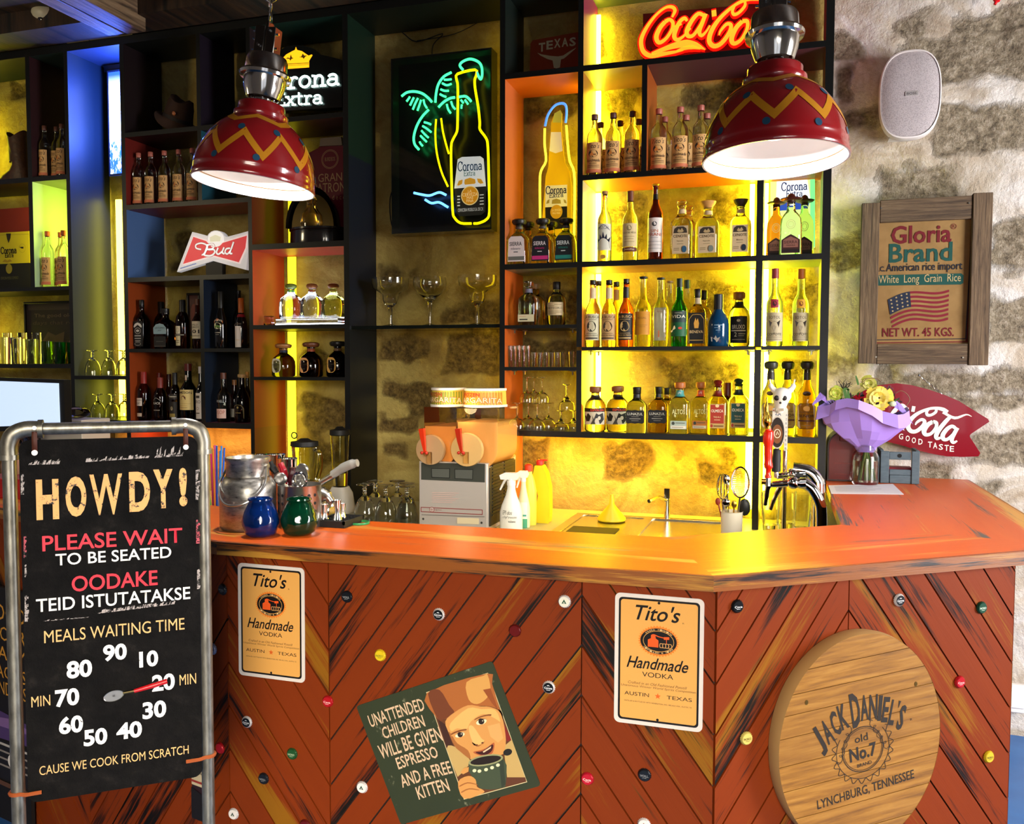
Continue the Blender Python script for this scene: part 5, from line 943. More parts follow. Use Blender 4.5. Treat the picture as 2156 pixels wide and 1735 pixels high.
b = MB(); b.lathe([(0, 0), (.05, 0), (.055, .02), (.05, .06), (.03, .085), (.018, .10), (.018, .125), (.026, .13), (.02, .15), (0, .152)], 20, c=(x-.005, 3.945-.073, 2.272), sy=.3); b.build('small_decanter', GL('#e8d890'), dm)
# ---- plate and bottle sign of the narrow column
zt = Z(760, 0, 3.098, 4.03); tx = thing('number_plate_sign', 'orange metal plate sign with a longhorn skull and white letters', 'sign')
ft = fy(4.03); b = MB(); b.prism(zt.pts([(1105, 285), (1120, 262), (1440, 205), (1460, 215), (1460, 500), (1100, 500)]), ft, -.003, 0); b.build('plate', mat('#a03a14', .35), tx)
b = MB(); mk = Mats(.4)
for i, ch in enumerate('TEXAS'): p = zt(1160+i*50, 282-i*9-8*math.sin(i*PI/4)); q = zt(1202+i*50, 335-i*9-8*math.sin(i*PI/4)); text(b, ch, ft, p[0], q[0], q[1], p[1], .0008, mk('#e0d0a0'), bold=.03)
b.flat(zt.pts([(1150, 345), (1180, 355), (1240, 365), (1285, 368), (1320, 362), (1360, 335), (1405, 310), (1395, 322), (1365, 348), (1325, 382), (1305, 388), (1298, 440), (1275, 446), (1258, 442), (1250, 395), (1215, 385), (1170, 362)]), ft, .0008, mk('#e0d0a0')); b.build('plate_print', mk.l, tx)
def bottle_sign(Zq, Y, lb, tubes=True, blue=True):
    t = thing('beer_bottle_sign', lb, 'lit sign'); f = fy(Y)
    sh = [(1180, 1560), (1183, 1420), (1200, 1210), (1205, 1150), (1222, 1090), (1228, 960), (1238, 860), (1240, 800), (1262, 740), (1300, 718), (1312, 740), (1308, 860), (1318, 960), (1330, 1060), (1362, 1120), (1372, 1200), (1375, 1560)]
    b = MB(); b.prism(Zq.pts(sh), f, -.008, 0); b.build('bottle_board', mat('#e0b010', .3, emit=.35, name='lit_beer_print'), t)
    b = MB(); mk = Mats(.4, emit=.25)
    LBL = (([(1204, 1212), (1345, 1205), (1345, 1345), (1202, 1352)], '#e4dcb8'), ([(1202, 1353), (1345, 1346), (1345, 1490), (1262, 1495), (1205, 1480)], '#1a1a14'))
    for q, h, e in (([(1240, 862), (1305, 862), (1315, 985), (1270, 1000), (1230, 985)], '#f4ecc8', .0008), ([(1262, 740), (1300, 718), (1312, 740), (1308, 800), (1250, 800)], '#c8c840', .0008)): b.flat(Zq.pts(q), f, e, mk(h))
    b.build('foam_print', mk.l, t); b = MB(); mk = Mats(.4, emit=.25)
    for q, h in LBL: b.flat(Zq.pts(q), f, .0008, mk(h))
    c = Zq(1275, 1382); r = Zq(1315, 1382)[0]-c[0]; b.flat(ell(c[0], c[1], r, r*1.1, 24), f, .0014, mk('#c8941c'))
    for t_, xa, ya, xb, yb in (('LA CERVEZA', 1246, 1365, 1304, 1376), ('MAS FINA', 1250, 1385, 1300, 1396)): p = Zq(xa, ya); q = Zq(xb, yb); text(b, t_, f, p[0], q[0], q[1], p[1], .002, mk('#f0dc98'))
    for wd, xa, ya, xb, yb in (('Corona', 1206, 1218, 1342, 1258), ('Extra', 1228, 1260, 1322, 1284)): p = Zq(xa, ya); q = Zq(xb, yb); serif_word(b, wd, f, p[0], q[0], q[1], p[1], .0016, mk('#1c2430'), .12)
    for q in ([(1208, 1330), (1216, 1308), (1230, 1300), (1228, 1325)], [(1322, 1300), (1336, 1306), (1342, 1328), (1326, 1322)], [(1245, 1330), (1248, 1305), (1275, 1296), (1302, 1305), (1305, 1328)]): b.flat(Zq.pts(q), f, .0016, mk('#a08a3a'))
    b.build('label_print', mk.l, t)
    TT = lambda L_: [Vector((q[0], Y-.02, q[1])) for q in Zq.pts(L_)]
    if blue: g = MB(); g.tube(TT([(1208, 830), (1226, 760), (1268, 700), (1312, 682), (1342, 695), (1348, 745), (1342, 808)]), .006, 8, sm=4); g.build('blue_tube', neon('#4a8cff', 1.2), t)
    g = MB(); g.tube(TT([(1206, 845), (1205, 950), (1214, 1055), (1182, 1120), (1174, 1210), (1178, 1540)]), .006, 8, sm=3); g.tube(TT([(1346, 825), (1355, 950), (1368, 1055), (1396, 1130), (1400, 1290), (1396, 1540)]), .006, 8, sm=3); g.build('yellow_tube', neon('#e8e040', 1.5), t)
    return t
bottle_sign(Z(760, 0, 3.098, 4.07), 4.07, 'tall lit bottle shaped beer sign with a blue tube round its neck')
class Zsh(Z):
    def __call__(s, x, y): return Z.__call__(s, 1275+(x-1275)*1.9, (y-1212)*2.0+1160)
zz = Zsh(1667-1275/3.098, 378-1160/3.098, 3.098, 4.06)
t = thing('beer_bottle_sign', 'white and green glowing beer label panel behind the sombrero stoppered bottles', 'lit sign'); f = fy(4.06); b = MB(); mk = Mats(.4, emit=1.2)
PX = lambda L_: [(lambda p: (p.x, min(p.z, 2.397)))(at(x, y, 4.06)) for x, y in L_]
b.prism(PX([(1622, 372), (1716, 366), (1716, 520), (1622, 528)]), f, -.02, 0, mk('#d0e890')); b.flat(PX([(1636, 371), (1700, 367), (1706, 420), (1634, 424)]), f, .001, mk('#e8f0f8')); b.flat(PX([(1634, 426), (1706, 422), (1700, 440), (1640, 444)]), f, .001, mk('#2a4aa8')); b.flat(PX([(1706, 368), (1716, 366), (1716, 520), (1706, 521)]), f, .001, mk('#7af090'))
for wd, xa, ya, xb, yb in (('Corona', 1645, 385, 1700, 399), ('Extra', 1655, 402, 1690, 413)): p = at(xa, ya, 4.06); q = at(xb, yb, 4.06); serif_word(b, wd, f, p.x, q.x, q.z, p.z, .002, mk('#16224a'), .12)
b.build('label_panel', mk.l, t)
# ================================================================== other things of the dark shelves
def grid(b, rings, m=0, closed=True, capped=True):
    n = len(rings[0]); base = [p for r in rings for p in r]; fs = []
    for j in range(len(rings)-1):
        for i in range(n if closed else n-1): i2 = (i+1) % n; fs.append((j*n+i, j*n+i2, (j+1)*n+i2, (j+1)*n+i))
    if capped: fs.append(tuple(range(n-1, -1, -1))); fs.append(tuple((len(rings)-1)*n+i for i in range(n)))
    b.add(base, fs, m)
def leather(h):
    t = NT('worn_leather_'+h[1:], .5); n = t.noise(t.coord(), 40, 5, .6); t.col(t.mix(n, h, '#1c0e06')); t.bump(n, .3); return t.m
x = xat(38, 3.93, 2.7); bt = thing('cowboy_boot', 'brown leather cowboy boot with a notched top on the dark top shelf', 'boot', (x, 3.93, 2.6118))
b = MB(); rings = []
for z, cx, rx, ry in ((.0, -.035, .10, .038), (.02, -.035, .105, .042), (.045, -.025, .09, .042), (.07, .005, .062, .042), (.10, .016, .046, .042), (.15, .014, .046, .044), (.21, .006, .052, .048), (.25, 0, .058, .05)): rings.append([Vector((cx+rx*math.cos(a), ry*math.sin(a), z+(.045*abs(math.cos(a))**1.5 if z >= .25 else 0)+(.02 if z == .0 and 1.2 < a < 5 else 0)*0)) for a in [2*PI*k/24 for k in range(24)]])
top = rings[-1]; rings.append([Vector((p.x*.9, p.y*.86, p.z-.002)) for p in top]); rings.append([Vector((p.x*.85, p.y*.8, .12)) for p in top])
grid(b, rings); b.build('boot_upper', leather('#6a4220'), bt); b = MB(); b.box(.005, .065, -.03, .03, 0, .018); b.build('boot_heel', mat('#20140c', .5), bt)
x = xat(372, 3.93, 2.9); ht = thing('cowboy_hat', 'dark brown felt hat with a round orange badge on the top shelf', 'hat', (x, 3.935, 2.873), rot=(math.radians(18), math.radians(24), .2))
b = MB(); rings = []
for r, z, dz in ((.10, 0, .0), (.15, -.012, .02), (.152, -.008, .02), (.10, .008, 0), (.095, .03, 0), (.088, .08, 0), (.075, .115, .01), (.05, .118, .012), (.02, .105, .0)): rings.append([Vector((r*.82*math.cos(a), r*.72*math.sin(a)*(.9), z+dz*math.cos(2*a))) for a in [2*PI*k/28 for k in range(28)]])
grid(b, rings, capped=True); b.build('felt_body', mat('#3a2415', .9), ht)
b = MB(); b.lathe([(.080, .010), (.082, .012), (.079, .030), (.077, .030)], 28, sy=.80); b.build('hat_band', mat('#1c110a', .7), ht)
b = MB(); b.ball((.01, -.066, .05), .011, 10, sy=.4); b.build('badge', mat('#a8602c', .4), ht)
zx = Z(0, 440, 3.772, 3.95); bx = thing('beer_crate', 'yellow and black beer box with dark lettering on the shelf below the boot', 'box'); fx = fy(3.95)
xr = min(zx(233, 300)[0], -3.995); xl = xr-.42; zt_ = zx(120, 182)[1]; zm = zx(120, 432)[1]
b = MB(); b.box(xl, xr, 3.95, 4.025, zm, zt_); b.build('box_lid', mat('#c9b81c', .5), bx); b = MB(); b.box(xl, xr, 3.951, 4.025, 2.0116, zm); b.build('box_base', mat('#14140e', .5), bx)
b = MB(); mk = Mats(.5); kk = dep((xr, 3.86, 2.2))/FP/3.772
for wd, xa, ya, xb, yb in (('Corona', 6, 305, 134, 350), ('Extra', 40, 352, 110, 382)): p = zx(xa, ya); q = zx(xb, yb); serif_word(b, wd, fx, p[0], q[0], q[1], p[1], .0012, mk('#14140e'), .16)
b.flat(zx.pts([(50, 196), (88, 194), (84, 232), (70, 272), (58, 240)]), fx, .0012, mk('#2a240c')); ribbon(b, zx.pts([(0, 208), (230, 200)]), 2*kk, fx, .0012, mk('#6a6010'), sm=0); b.flat(zx.pts([(155, 304), (188, 300), (186, 316), (170, 312)]), fx, .0012, mk('#14140e'))
ribbon(b, zx.pts([(178+26*math.cos(2*PI*k/20), 312+34*math.sin(2*PI*k/20)) for k in range(20)]), 3*kk, fx, .0012, mk('#a89818'), sm=0, closed=True)
for q in ([(20, 420), (40, 400), (60, 410), (80, 400), (100, 415), (60, 426)],): b.flat(zx.pts(q), fx, .0012, mk('#a88a18'))
c = zx(72, 475); b.flat(ell(c[0], c[1], 33*kk, 40*kk), fx, .0006, mk('#9a8a30'))
p = zx(6, 540); q = zx(146, 556); text(b, 'CERVECERIA MODELO DE MEXICO', fx, p[0], q[0], q[1], p[1], .0006, mk('#6a6648')); b.build('box_print', mk.l, bx)
def framed(name, label, cat, poly, Y, fw, hx, items, dep_=.02):
    t = thing(name, label, cat); f = fy(Y); x0, x1, z0, z1 = poly
    b = MB()
    for r in ((x0, x1, z1-fw, z1), (x0, x1, z0, z0+fw), (x0, x0+fw, z0+fw, z1-fw), (x1-fw, x1, z0+fw, z1-fw)): b.box(r[0], r[1], Y, Y+dep_, r[2], r[3])
    b.build('picture_frame', mat(hx, .4), t, bevel=.002); b = MB(); mk = Mats(.5); cx = (x0+x1)/2
    art(b, items, lambda u, v, e=0: Vector((cx+u, Y+.008-e, z0+v)), mk, W=x1-x0-fw, H=z1-z0); b.build('picture_print', mk.l, t); return t
p = at(52, 636, 4.06); q = at(147, 760, 4.06)
framed('framed_poster', 'dark framed poster with faint old script behind the green tumblers', 'picture', (p.x, -3.735, 1.60, p.z), 4.05, .012, '#100c08', [('r', '#2a2018', 0, 1, 0, 1), ('r', '#4a3c2c', .04, 1, .86, .96), ('t', '#7a6448', 'The good old', .12, .62, .72, .80), ('t', '#5a4634', 'days that refresh', .1, .85, .60, .68, {'shear': .2}), ('p', '#5a4630', [(.2, .3), (.3, .5), (.4, .44), (.52, .5), (.5, .3)]), ('p', '#6a5238', [(.5, .2), (.62, .42), (.9, .36), (1, .2)])])
p = at(392, 617, 4.05); q = at(423, 668, 4.05)
framed('framed_poster', 'small dark red framed picture hanging behind the slim 101 whiskey bottle', 'picture', (p.x, p.x+.085, q.z-.10, p.z), 4.05, .012, '#14100c', [('r', '#4a1814', 0, 1, 0, 1), ('e', '#7a3024', .5, .5, .3, .25), ('r', '#2a0c0c', .1, .9, .04, .1)])
# light box and black mount in the blue niche
lb = thing('light_box', 'tall narrow light box glowing blue and white with a palm picture in the niche', 'light box')
xa = xat(233, 4.0, 2.7); xb = -3.366; zt_ = at(240, 152, 4.0).z; zb_ = at(240, 366, 4.0).z
b = MB(); b.box(xa-.012, xb, 4.0, 4.06, zb_-.012, zt_+.012); b.build('box_frame', mat('#2a3444', .3), lb)
t = NT('blue_to_white_print', .4); co = t.n('TexCoord').outputs['Generated']; sx = t.n('SeparateXYZ', Vector=co); nn = t.noise(t.coord('Object', (30, 1, 9)), 2, 5, .7)
low = t.n('MapRange', i0=sx.outputs[2], i1=.5, i2=.08).outputs[0]; f1 = t.n('MapRange', i0=t.math('MULTIPLY', t.math('SUBTRACT', nn, .42), low), i1=.03, i2=.07).outputs[0]
cc = t.mix(f1, t.ramp(sx.outputs[2], [(0, '#c8d8ff'), (.12, '#f8fbff'), (.8, '#e8f0ff'), (.97, '#2a50e0')]), '#2a5ac0')
t.t.links.new(cc, t.b.inputs['Emission Color']); t.b.inputs['Emission Strength'].default_value = 2.6; t.col(cc)
b = MB(); b.box(xa, xb-.008, 3.996, 4.0, zb_, zt_); b.build('picture_panel', t.m, lb)
point('niche_blue_lamp', (-3.42, 3.90, 2.86), (.06, .16, 1), 30, .03); point('niche_blue_lamp', (-3.45, 3.90, 3.12), (.04, .14, 1), 10, .02)
nl = thing('niche_lamp', 'dark lamp cover at the top of the blue niche above the light box', 'lamp'); b = MB(); b.box(xa-.05, xb, 4.02, 4.09, zt_+.015, zt_+.05); b.build('lamp_cover', mat('#08080a', .5), nl)
# ceiling camera
p = atz(102, 26, HC); cm = thing('security_camera', 'small white dome camera on the dark plank ceiling', 'camera', (p.x, p.y, HC-.0005))
b = MB(); b.lathe([(0, 0), (.078, 0), (.08, -.012), (.072, -.03), (.055, -.05), (.03, -.056), (0, -.058)], 28); b.build('camera_body', mat('#c8c4a8', .4), cm)
b = MB(); b.ball((.0, -.028, -.042), .032, 14); b.build('dark_lens_dome', mat('#0a0a0c', .05, coat=.5), cm)
# ================================================================== on and behind the bar
CHR = mat('#e4e4e4', .08, 1, name='polished_chrome'); STL = mat('#c4c2be', .28, 1, name='brushed_steel'); RUB = mat('#141414', .55, name='black_rubber')
def alu():
    t = NT('dull_aluminium', .38, .9); n = t.noise(t.coord('Object', (6, 6, 18)), 6, 5, .7); t.col(t.ramp(n, [(.3, '#8a8680'), (.7, '#d0ccc4')])); t.rough(t.n('MapRange', i0=n, i1=.3, i2=.8, i3=.25, i4=.5).outputs[0]); return t.m
p = atz(489, 1121, CZ); q = 116/2*dep(p)/FP; R_ = q*1.0
H_ = at(497, 962, p.y).z-CZ
mc = thing('milk_can', 'dented aluminium milk can with a wire handle behind the blue jar', 'can', (p.x, p.y+R_, CZ+.0008)); p2 = Vector((p.x, p.y+R_, CZ))
H_ = at(497, 962, p2.y).z-CZ; R_ = 58*dep(p2)/FP
b = MB(); b.lathe([(0, 0), (R_*.93, 0), (R_, .012), (R_, H_*.52), (R_*.97, H_*.62), (R_*.82, H_*.72), (R_*.76, H_*.74), (R_*.75, H_*.93), (R_*.80, H_*.96), (R_*.80, H_), (R_*.74, H_), (R_*.72, H_*.95), (0, H_*.93)], 36); b.build('can_body', alu(), mc)
b = MB(); b.tube([(-R_*.78, 0, H_*.88), (-R_*.72, -R_*.7, H_*.62), (-R_*.1, -R_*1.22, H_*.40), (R_*.62, -R_*1.05, H_*.42), (R_*.98, -R_*.5, H_*.62), (R_*.80, 0, H_*.90)], .0035, 8, sm=6); b.build('wire_handle', STL, mc)
for sx in (-1, 1): b = MB(); b.cyl((sx*R_*.74, 0, H_*.88), (sx*R_*.86, 0, H_*.88), .008, 10); b.build('handle_lug', STL, mc)
def jar_glass(h):
    t = NT('mottled_glass_'+h[1:], .06); t.b.inputs['Transmission Weight'].default_value = .75; n = t.noise(t.coord(), 22, 4); t.col(t.mix(n, h, '#02060e' if h[1] == '1' else '#02100a')); t.bump(t.noise(t.coord(), 16, 2), .8, .01); return t.m
for px, hx, lb in ((549, '#1c5ad0', 'cobalt blue dimpled glass jar on the end of the bar'), (630, '#0c7048', 'dark green dimpled glass jar beside the blue one')):
    p = atz(px, 1133 if px == 549 else 1130, CZ); R_ = 39*dep(p)/FP; y = p.y+R_*.55; h = at(px, 1049, y).z-CZ; x = xat(px, y, CZ+.04)
    b = MB(); b.lathe([(0, 0), (R_*.62, 0), (R_*.84, h*.08), (R_*.99, h*.3), (R_, h*.42), (R_*.86, h*.66), (R_*.66, h*.86), (R_*.60, h*.91), (R_*.68, h*.96), (R_*.66, h), (R_*.56, h*.99), (R_*.54, h*.91), (R_*.80, h*.6), (R_*.92, h*.4), (R_*.75, h*.1), (0, h*.06)], 32)
    o = b.build('glass_jar', jar_glass(hx)); o.location = (x, y, CZ+.0008); tag(o, lb, 'jar')
# cutlery cylinder with utensils
p = atz(620, 1112, CZ); x, y = p.x, p.y+.03; R_ = 45*dep((x, y, 1.1))/FP; h = at(614, 1019, y).z-CZ
cu = thing('utensil_holder', 'perforated steel utensil cylinder behind the green jar', 'utensil holder', (x, y, CZ+.0008))
b = MB(); b.lathe([(0, .001), (R_, 0), (R_, h-.002), (R_*1.02, h), (R_*.97, h), (R_*.96, .004), (0, .004)], 32); b.build('cylinder', STL, cu)
b = MB()
for j in range(4):
    for k in range(9):
        if k in (4,) : continue
        a = math.radians(-165+k*150/8); z = h*(.78-.19*j); b.cyl((R_*.995*math.cos(a), R_*.995*math.sin(a), z), (R_*1.006*math.cos(a), R_*1.006*math.sin(a), z), .0048, 10)
b.build('drain_hole', mat('#0a0a0a', .7), cu)
def rel(px, py, Y, base): q = at(px, py, Y); return Vector((q.x, q.y, q.z))
def stick(name, lb, pts, r, m, cat='utensil', n=8, extra=None): b = MB(); b.tube(pts, r, n, sm=3); o = b.build(name, m); return tag(o, lb, cat)
zo = Z(420, 880, 4.312, y); V3 = lambda q, yy=None: [Vector((a_, yy or y, c_)) for a_, c_ in zo.pts(q)]
def utensil(name, lb, hpts, r, hm, inner):
    t = thing(name, lb, 'utensil'); b = MB(); b.tube(V3(hpts), r, 8, sm=3); b.build('handle', hm, t); b = MB(); P = V3(hpts); b.tube([P[-1], Vector((P[-1].x*.5+inner[0]*.5, y+inner[1], CZ+h*.55)), Vector((inner[0], y+inner[1], CZ+.03))], .003, 6); b.build('shaft', STL, t); return t
utensil('bar_knife', 'black handled bar knife leaning to the wall side of the steel cylinder', [(640, 400), (665, 450), (700, 500)], [.009, .011, .009], RUB, (x-.01, -.01))
utensil('vegetable_peeler', 'red and black handled peeler in the steel cylinder', [(735, 410), (760, 470), (775, 520), (782, 600)], [.009, .011, .010, .006], mat('#9c1426', .3), (x, .012))
utensil('corkscrew', 'dark handled corkscrew with a red side in the steel cylinder', [(850, 450), (845, 500), (830, 560), (820, 610)], [.010, .012, .011, .006], mat('#3a0c14', .3), (x+.012, 0))
t = thing('strainer', 'round steel cocktail strainer with a coiled spring in the steel cylinder', 'utensil'); b = MB(); P = V3([(930, 560)])[0]; P.y -= .01
b.tube([P+Vector((.022*math.cos(a), -.004, .022*math.sin(a))) for a in [2*PI*k/20 for k in range(20)]], .004, 6, closed=True); b.build('coil', CHR, t); b = MB(); b.prism(ell(P.x-.002, P.z+.012, .024, .030, 20), fy(y+.0), 0, .002); b.build('plate', STL, t); b = MB(); b.tube([P, Vector((P.x-.01, y, CZ+.02))], .003, 6); b.build('handle', STL, t)
t = thing('serving_spoon', 'broad steel spoon leaning out of the steel cylinder', 'utensil'); b = MB(); P = V3([(760, 545)])[0]; b.ball((P.x, y-.015, P.z), .024, 12, sx=1, sy=.25, sz=.8); b.build('bowl', STL, t); b = MB(); b.tube([(P.x+.005, y-.012, P.z), (x, y-.006, CZ+.02)], .003, 6); b.build('handle', STL, t)
t = thing('serving_spoon', 'small round topped steel spoon behind the red handle', 'utensil'); b = MB(); P = V3([(915, 470)])[0]; b.ball((P.x, y+.012, P.z), .020, 12, sx=1.1, sy=.3, sz=.9); b.build('bowl', STL, t); b = MB(); b.tube([(P.x, y+.012, P.z), (x+.01, y+.012, CZ+.02)], .003, 6); b.build('handle', STL, t)
for px, py, dy, w_, lb in ((578, 957, .13, 47, 'tall steel mixing cup behind the utensil cylinder'), (605, 965, .09, 42, 'steel mixing cup leaning toward the blender behind the utensils'), (549, 957, .20, 30, 'steel mixing cup next to the milk can')):
    yy = y+dy; R2 = w_/2*dep((x, yy, 1.2))/FP; hh = at(px, py, yy).z-CZ; b = MB(); b.lathe([(0, 0), (R2*.72, 0), (R2*.96, hh-.004), (R2*1.02, hh), (R2*.93, hh-.002), (R2*.70, .004), (0, .004)], 28); o = b.build('mixing_cup', CHR); o.location = (xat(px, yy, CZ+hh), yy, CZ+.0008); tag(o, lb, 'cup', 'steel mixing cups')
# drip tray, jiggers, ice scoop
p0 = atz(669, 1107, CZ); p1 = atz(699, 1113, CZ); p2 = atz(744, 1106, CZ)
tr = thing('bar_mat', 'black studded rubber tray under the steel jiggers', 'bar mat'); x0, x1, y0, y1 = p0.x-.005, p2.x, p1.y+.01, p1.y+.135
b = MB(); b.box(x0, x1, y0, y1, CZ+.0008, CZ+.010)
for r in ((x0, x1, y0, y0+.006), (x0, x1, y1-.006, y1), (x0, x0+.006, y0, y1), (x1-.006, x1, y0, y1)): b.box(*r, CZ+.010, CZ+.020)
b.build('tray', RUB, tr); b = MB()
for i in range(7):
    for j in range(6): b.cyl((x0+.014+i*(x1-x0-.028)/6, y0+.016+j*.02, CZ+.010), (x0+.014+i*(x1-x0-.028)/6, y0+.016+j*.02, CZ+.015), .004, 6)
b.build('stud', RUB, tr)
for fx, px, py, w_, lb in ((.28, 684, 1062, 15, 'short steel jigger on the black studded tray by the utensils'), (.75, 711, 1053, 17, 'tall double steel jigger in the middle of the black studded tray'), (.9, 722, 1060, 13, 'narrow steel jigger at the edge of the black studded tray')):
    yy = y0+.05+(.04 if fx > .8 else 0); R2 = w_/2*dep((x0, yy, 1.1))/FP; z = CZ+.0155; hh = at(px, py, yy).z-z; b = MB(); b.lathe([(0, 0), (R2*1.1, 0), (R2*.62, hh*.36), (R2, hh), (R2*.9, hh), (R2*.5, hh*.45), (0, hh*.44)], 20); o = b.build('jigger', CHR); o.location = (min(xat(px, yy, z), x1-R2*1.1-.007), yy, z); tag(o, lb, 'jigger', 'steel jiggers')
ic = thing('ice_scoop', 'steel ice scoop with a long grey grip pointing up to the dark post', 'scoop'); ys = y1+.05; zs_ = Z(420, 880, 4.312, ys)
A = [Vector((a_, ys, c_)) for a_, c_ in zs_.pts([(1040, 640), (1130, 570), (1230, 510)])]; B = [Vector((a_, ys, c_)) for a_, c_ in zs_.pts([(1210, 515), (1300, 455), (1380, 420), (1435, 408)])]
b = MB(); b.tube(A, [.008, .010, .011], 10, sm=4); b.build('neck', STL, ic); b = MB(); b.tube(B, [.013, .015, .015, .012], 12, sm=4); b.build('grip', mat('#8c8a84', .5), ic)
C0 = zs_(1060, 690); b = MB(); b.lathe([(0, 0), (.028, 0), (.030, .01), (.030, .055), (.027, .055), (.026, .01), (0, .006)], 24, c=(C0[0], ys, C0[1]-.035)); b.tube([Vector((a_, ys-.01, c_)) for a_, c_ in zs_.pts([(1060, 690), (1140, 690), (1200, 740), (1215, 800)])], [.022, .020, .013, .008], 12, sm=4); b.build('scoop_bowl', STL, ic)
b = MB(); b.box(C0[0]-.028, C0[0]+.06, ys-.03, ys+.03, CZ+.0008, C0[1]-.036); tag(b.build('scoop_rest', CHR, bevel=.004), 'shiny steel rest block carrying the ice scoop', 'rest')
p = atz(757, 1103, CZ); b = MB(); b.lathe([(.026, 0), (.030, 0), (.031, .003), (.030, .006), (.026, .006), (.026, 0)], 28); o = b.build('rubber_ring', mat('#2a8a4c', .4)); o.location = (p.x, p.y-.0, CZ+.0008); tag(o, 'flat green rubber ring at the corner of the black tray', 'ring')
# blenders, straws and jars on the back counter
def blender(px, top, w_, lb, Y, hnd=True):
    x = xat(px, Y, 1.2); R2 = w_/2*dep((x, Y, 1.2))/FP; zt = at(px, top, Y).z; t = thing('blender', lb, 'blender', (x, Y, BC+.0003)); H2 = zt-BC
    b = MB(); b.lathe([(0, 0), (R2*1.3, 0), (R2*1.35, .02), (R2*1.15, H2*.22), (R2*.8, H2*.30), (0, H2*.30)], 24, sq=4); b.build('motor_base', mat('#1a1a18', .3) if hnd else mat('#d8d2c4', .4), t)
    b = MB(); b.lathe([(0, H2*.30), (R2*.72, H2*.30), (R2*.78, H2*.45), (R2, H2*.90), (R2*.95, H2*.90), (R2*.74, H2*.46), (0, H2*.44)], 24); b.build('glass_jug', GL('#f0f0d0', .02), t)
    b = MB(); b.lathe([(0, H2*.895), (R2*.9, H2*.895), (R2*1.08, H2*.905), (R2*1.06, H2*.96), (R2*.6, H2*.97), (R2*.3, H2), (0, H2)], 24); b.build('lid', RUB, t)
    if hnd:
        b = MB(); b.tube([(R2*.95, 0, H2*.86), (R2*1.35, 0, H2*.82), (R2*1.42, 0, H2*.65), (R2*1.1, 0, H2*.48)], .010, 8, sm=4); b.build('jug_handle', GL('#f0f0d0', .02), t)
        b = MB(); b.tube([(-R2*.9+.014*math.cos(a), 0, H2+.012+.014*math.sin(a)) for a in [2*PI*k/14 for k in range(14)]], .003, 6, closed=True); b.build('lid_ring', RUB, t)
blender(641, 923, 54, 'glass jug blender with a black lid before the yellow strip', 3.50)
blender(716, 898, 40, 'second blender with a pale base half behind the dark post', 3.66, False)
x = xat(458, 3.42, 1.1); sb = thing('straw_jar', 'clear tub of coloured drinking straws behind the milk can', 'straw tub', (x, 3.42, BC+.0003))
b = MB(); b.lathe([(0, 0), (.055, 0), (.060, .22), (.056, .22), (.052, .004), (0, .004)], 24); b.build('clear_tub', acrylic('clear_tub'), sb)
for i, (dx, hx) in enumerate(((-.046, '#3ac83a'), (-.036, '#e8388c'), (-.026, '#f05aa0'), (-.016, '#e8388c'), (-.004, '#f08a1c'), (.006, '#2a6ae0'), (.016, '#3a8af0'), (.028, '#2a6ae0'), (.038, '#3a9af0'))):
    tag((lambda o: o)(MB().tube([(x+dx*.5, 3.42-.02+.008*(i % 4), BC+.012), (x+dx*1.1+.015*(1 if i in (1, 2) else 0), 3.42-.025+.012*(i % 4), BC+.30+.012*(i % 3))], .0042, 8).build('drinking_straw', mat(hx, .35))), ('lime green', 'pink', 'rose pink', 'pink', 'orange', 'blue', 'light blue', 'blue', 'pale blue')[i]+' drinking straw in the clear tub'+(', %s from the sign pole' % ORD[i]), 'straw', 'drinking straws in the clear tub')
for px, lb in ((494, 'glass jar with a white lid before the lit wall, beside the straws'), (517, 'glass jar with a white lid before the lit wall, against the dark post')):
    Y = 3.62; Y += .1*(px > 500); x = xat(px, Y, 1.15); t = thing('spice_jar', lb, 'jar', (x, Y, BC+.0003), group='white lidded jars'); b = MB(); b.lathe([(0, 0), (.038, 0), (.040, .01), (.040, .20), (.034, .225), (0, .225)], 20); b.build('glass_body', GL('#f4dca0'), t); b = MB(); b.lathe([(0, .226), (.038, .226), (.040, .23), (.040, .25), (0, .252)], 20); b.build('lid', mat('#e8e4dc', .4), t)
p = at(293, 915, 3.55); b = MB(); b.ball((0, 0, 0), .046, 20, sz=.8); o = b.build('wooden_bowl', mat('#8a4a1c', .35)); o.location = (p.x, 3.55, 1.130); tag(o, 'round brown wooden ball lying on the orange tray behind the sign rail', 'wooden ball')
b = MB(); x = xat(235, 3.52, 1.1); b.box(x-.16, p.x+.06, 3.44, 3.66, 1.06, 1.093); tag(b.build('tray', mat('#d8501c', .3), bevel=.006), 'flat orange tray seen between sign rail and sign board', 'tray'); b = MB(); b.box(x-.15, p.x+.05, 3.45, 3.65, BC+.0003, 1.059); tag(b.build('storage_box', mat('#8a7a5a', .5), bevel=.004), 'plain box carrying the orange tray behind the hanging sign', 'box')
p = at(160, 882, 3.3); b = MB(); b.ball((0, 0, 0), .07, 16, sz=.42, sx=1.0, sy=.8); o = b.build('plastic_bag', acrylic('crinkled_film', '#f4e4dc')); o.location = (p.x, 3.3, 1.355); tag(o, 'crumpled clear plastic wrap on top of the box beside the blank screen', 'plastic wrap')
b = MB(); b.box(p.x-.16, p.x+.09, 3.24, 3.42, BC+.0003, 1.325); tag(b.build('storage_box', mat('#c8bca8', .5), bevel=.004), 'pale box under the crumpled plastic wrap, behind the sign rail', 'box')
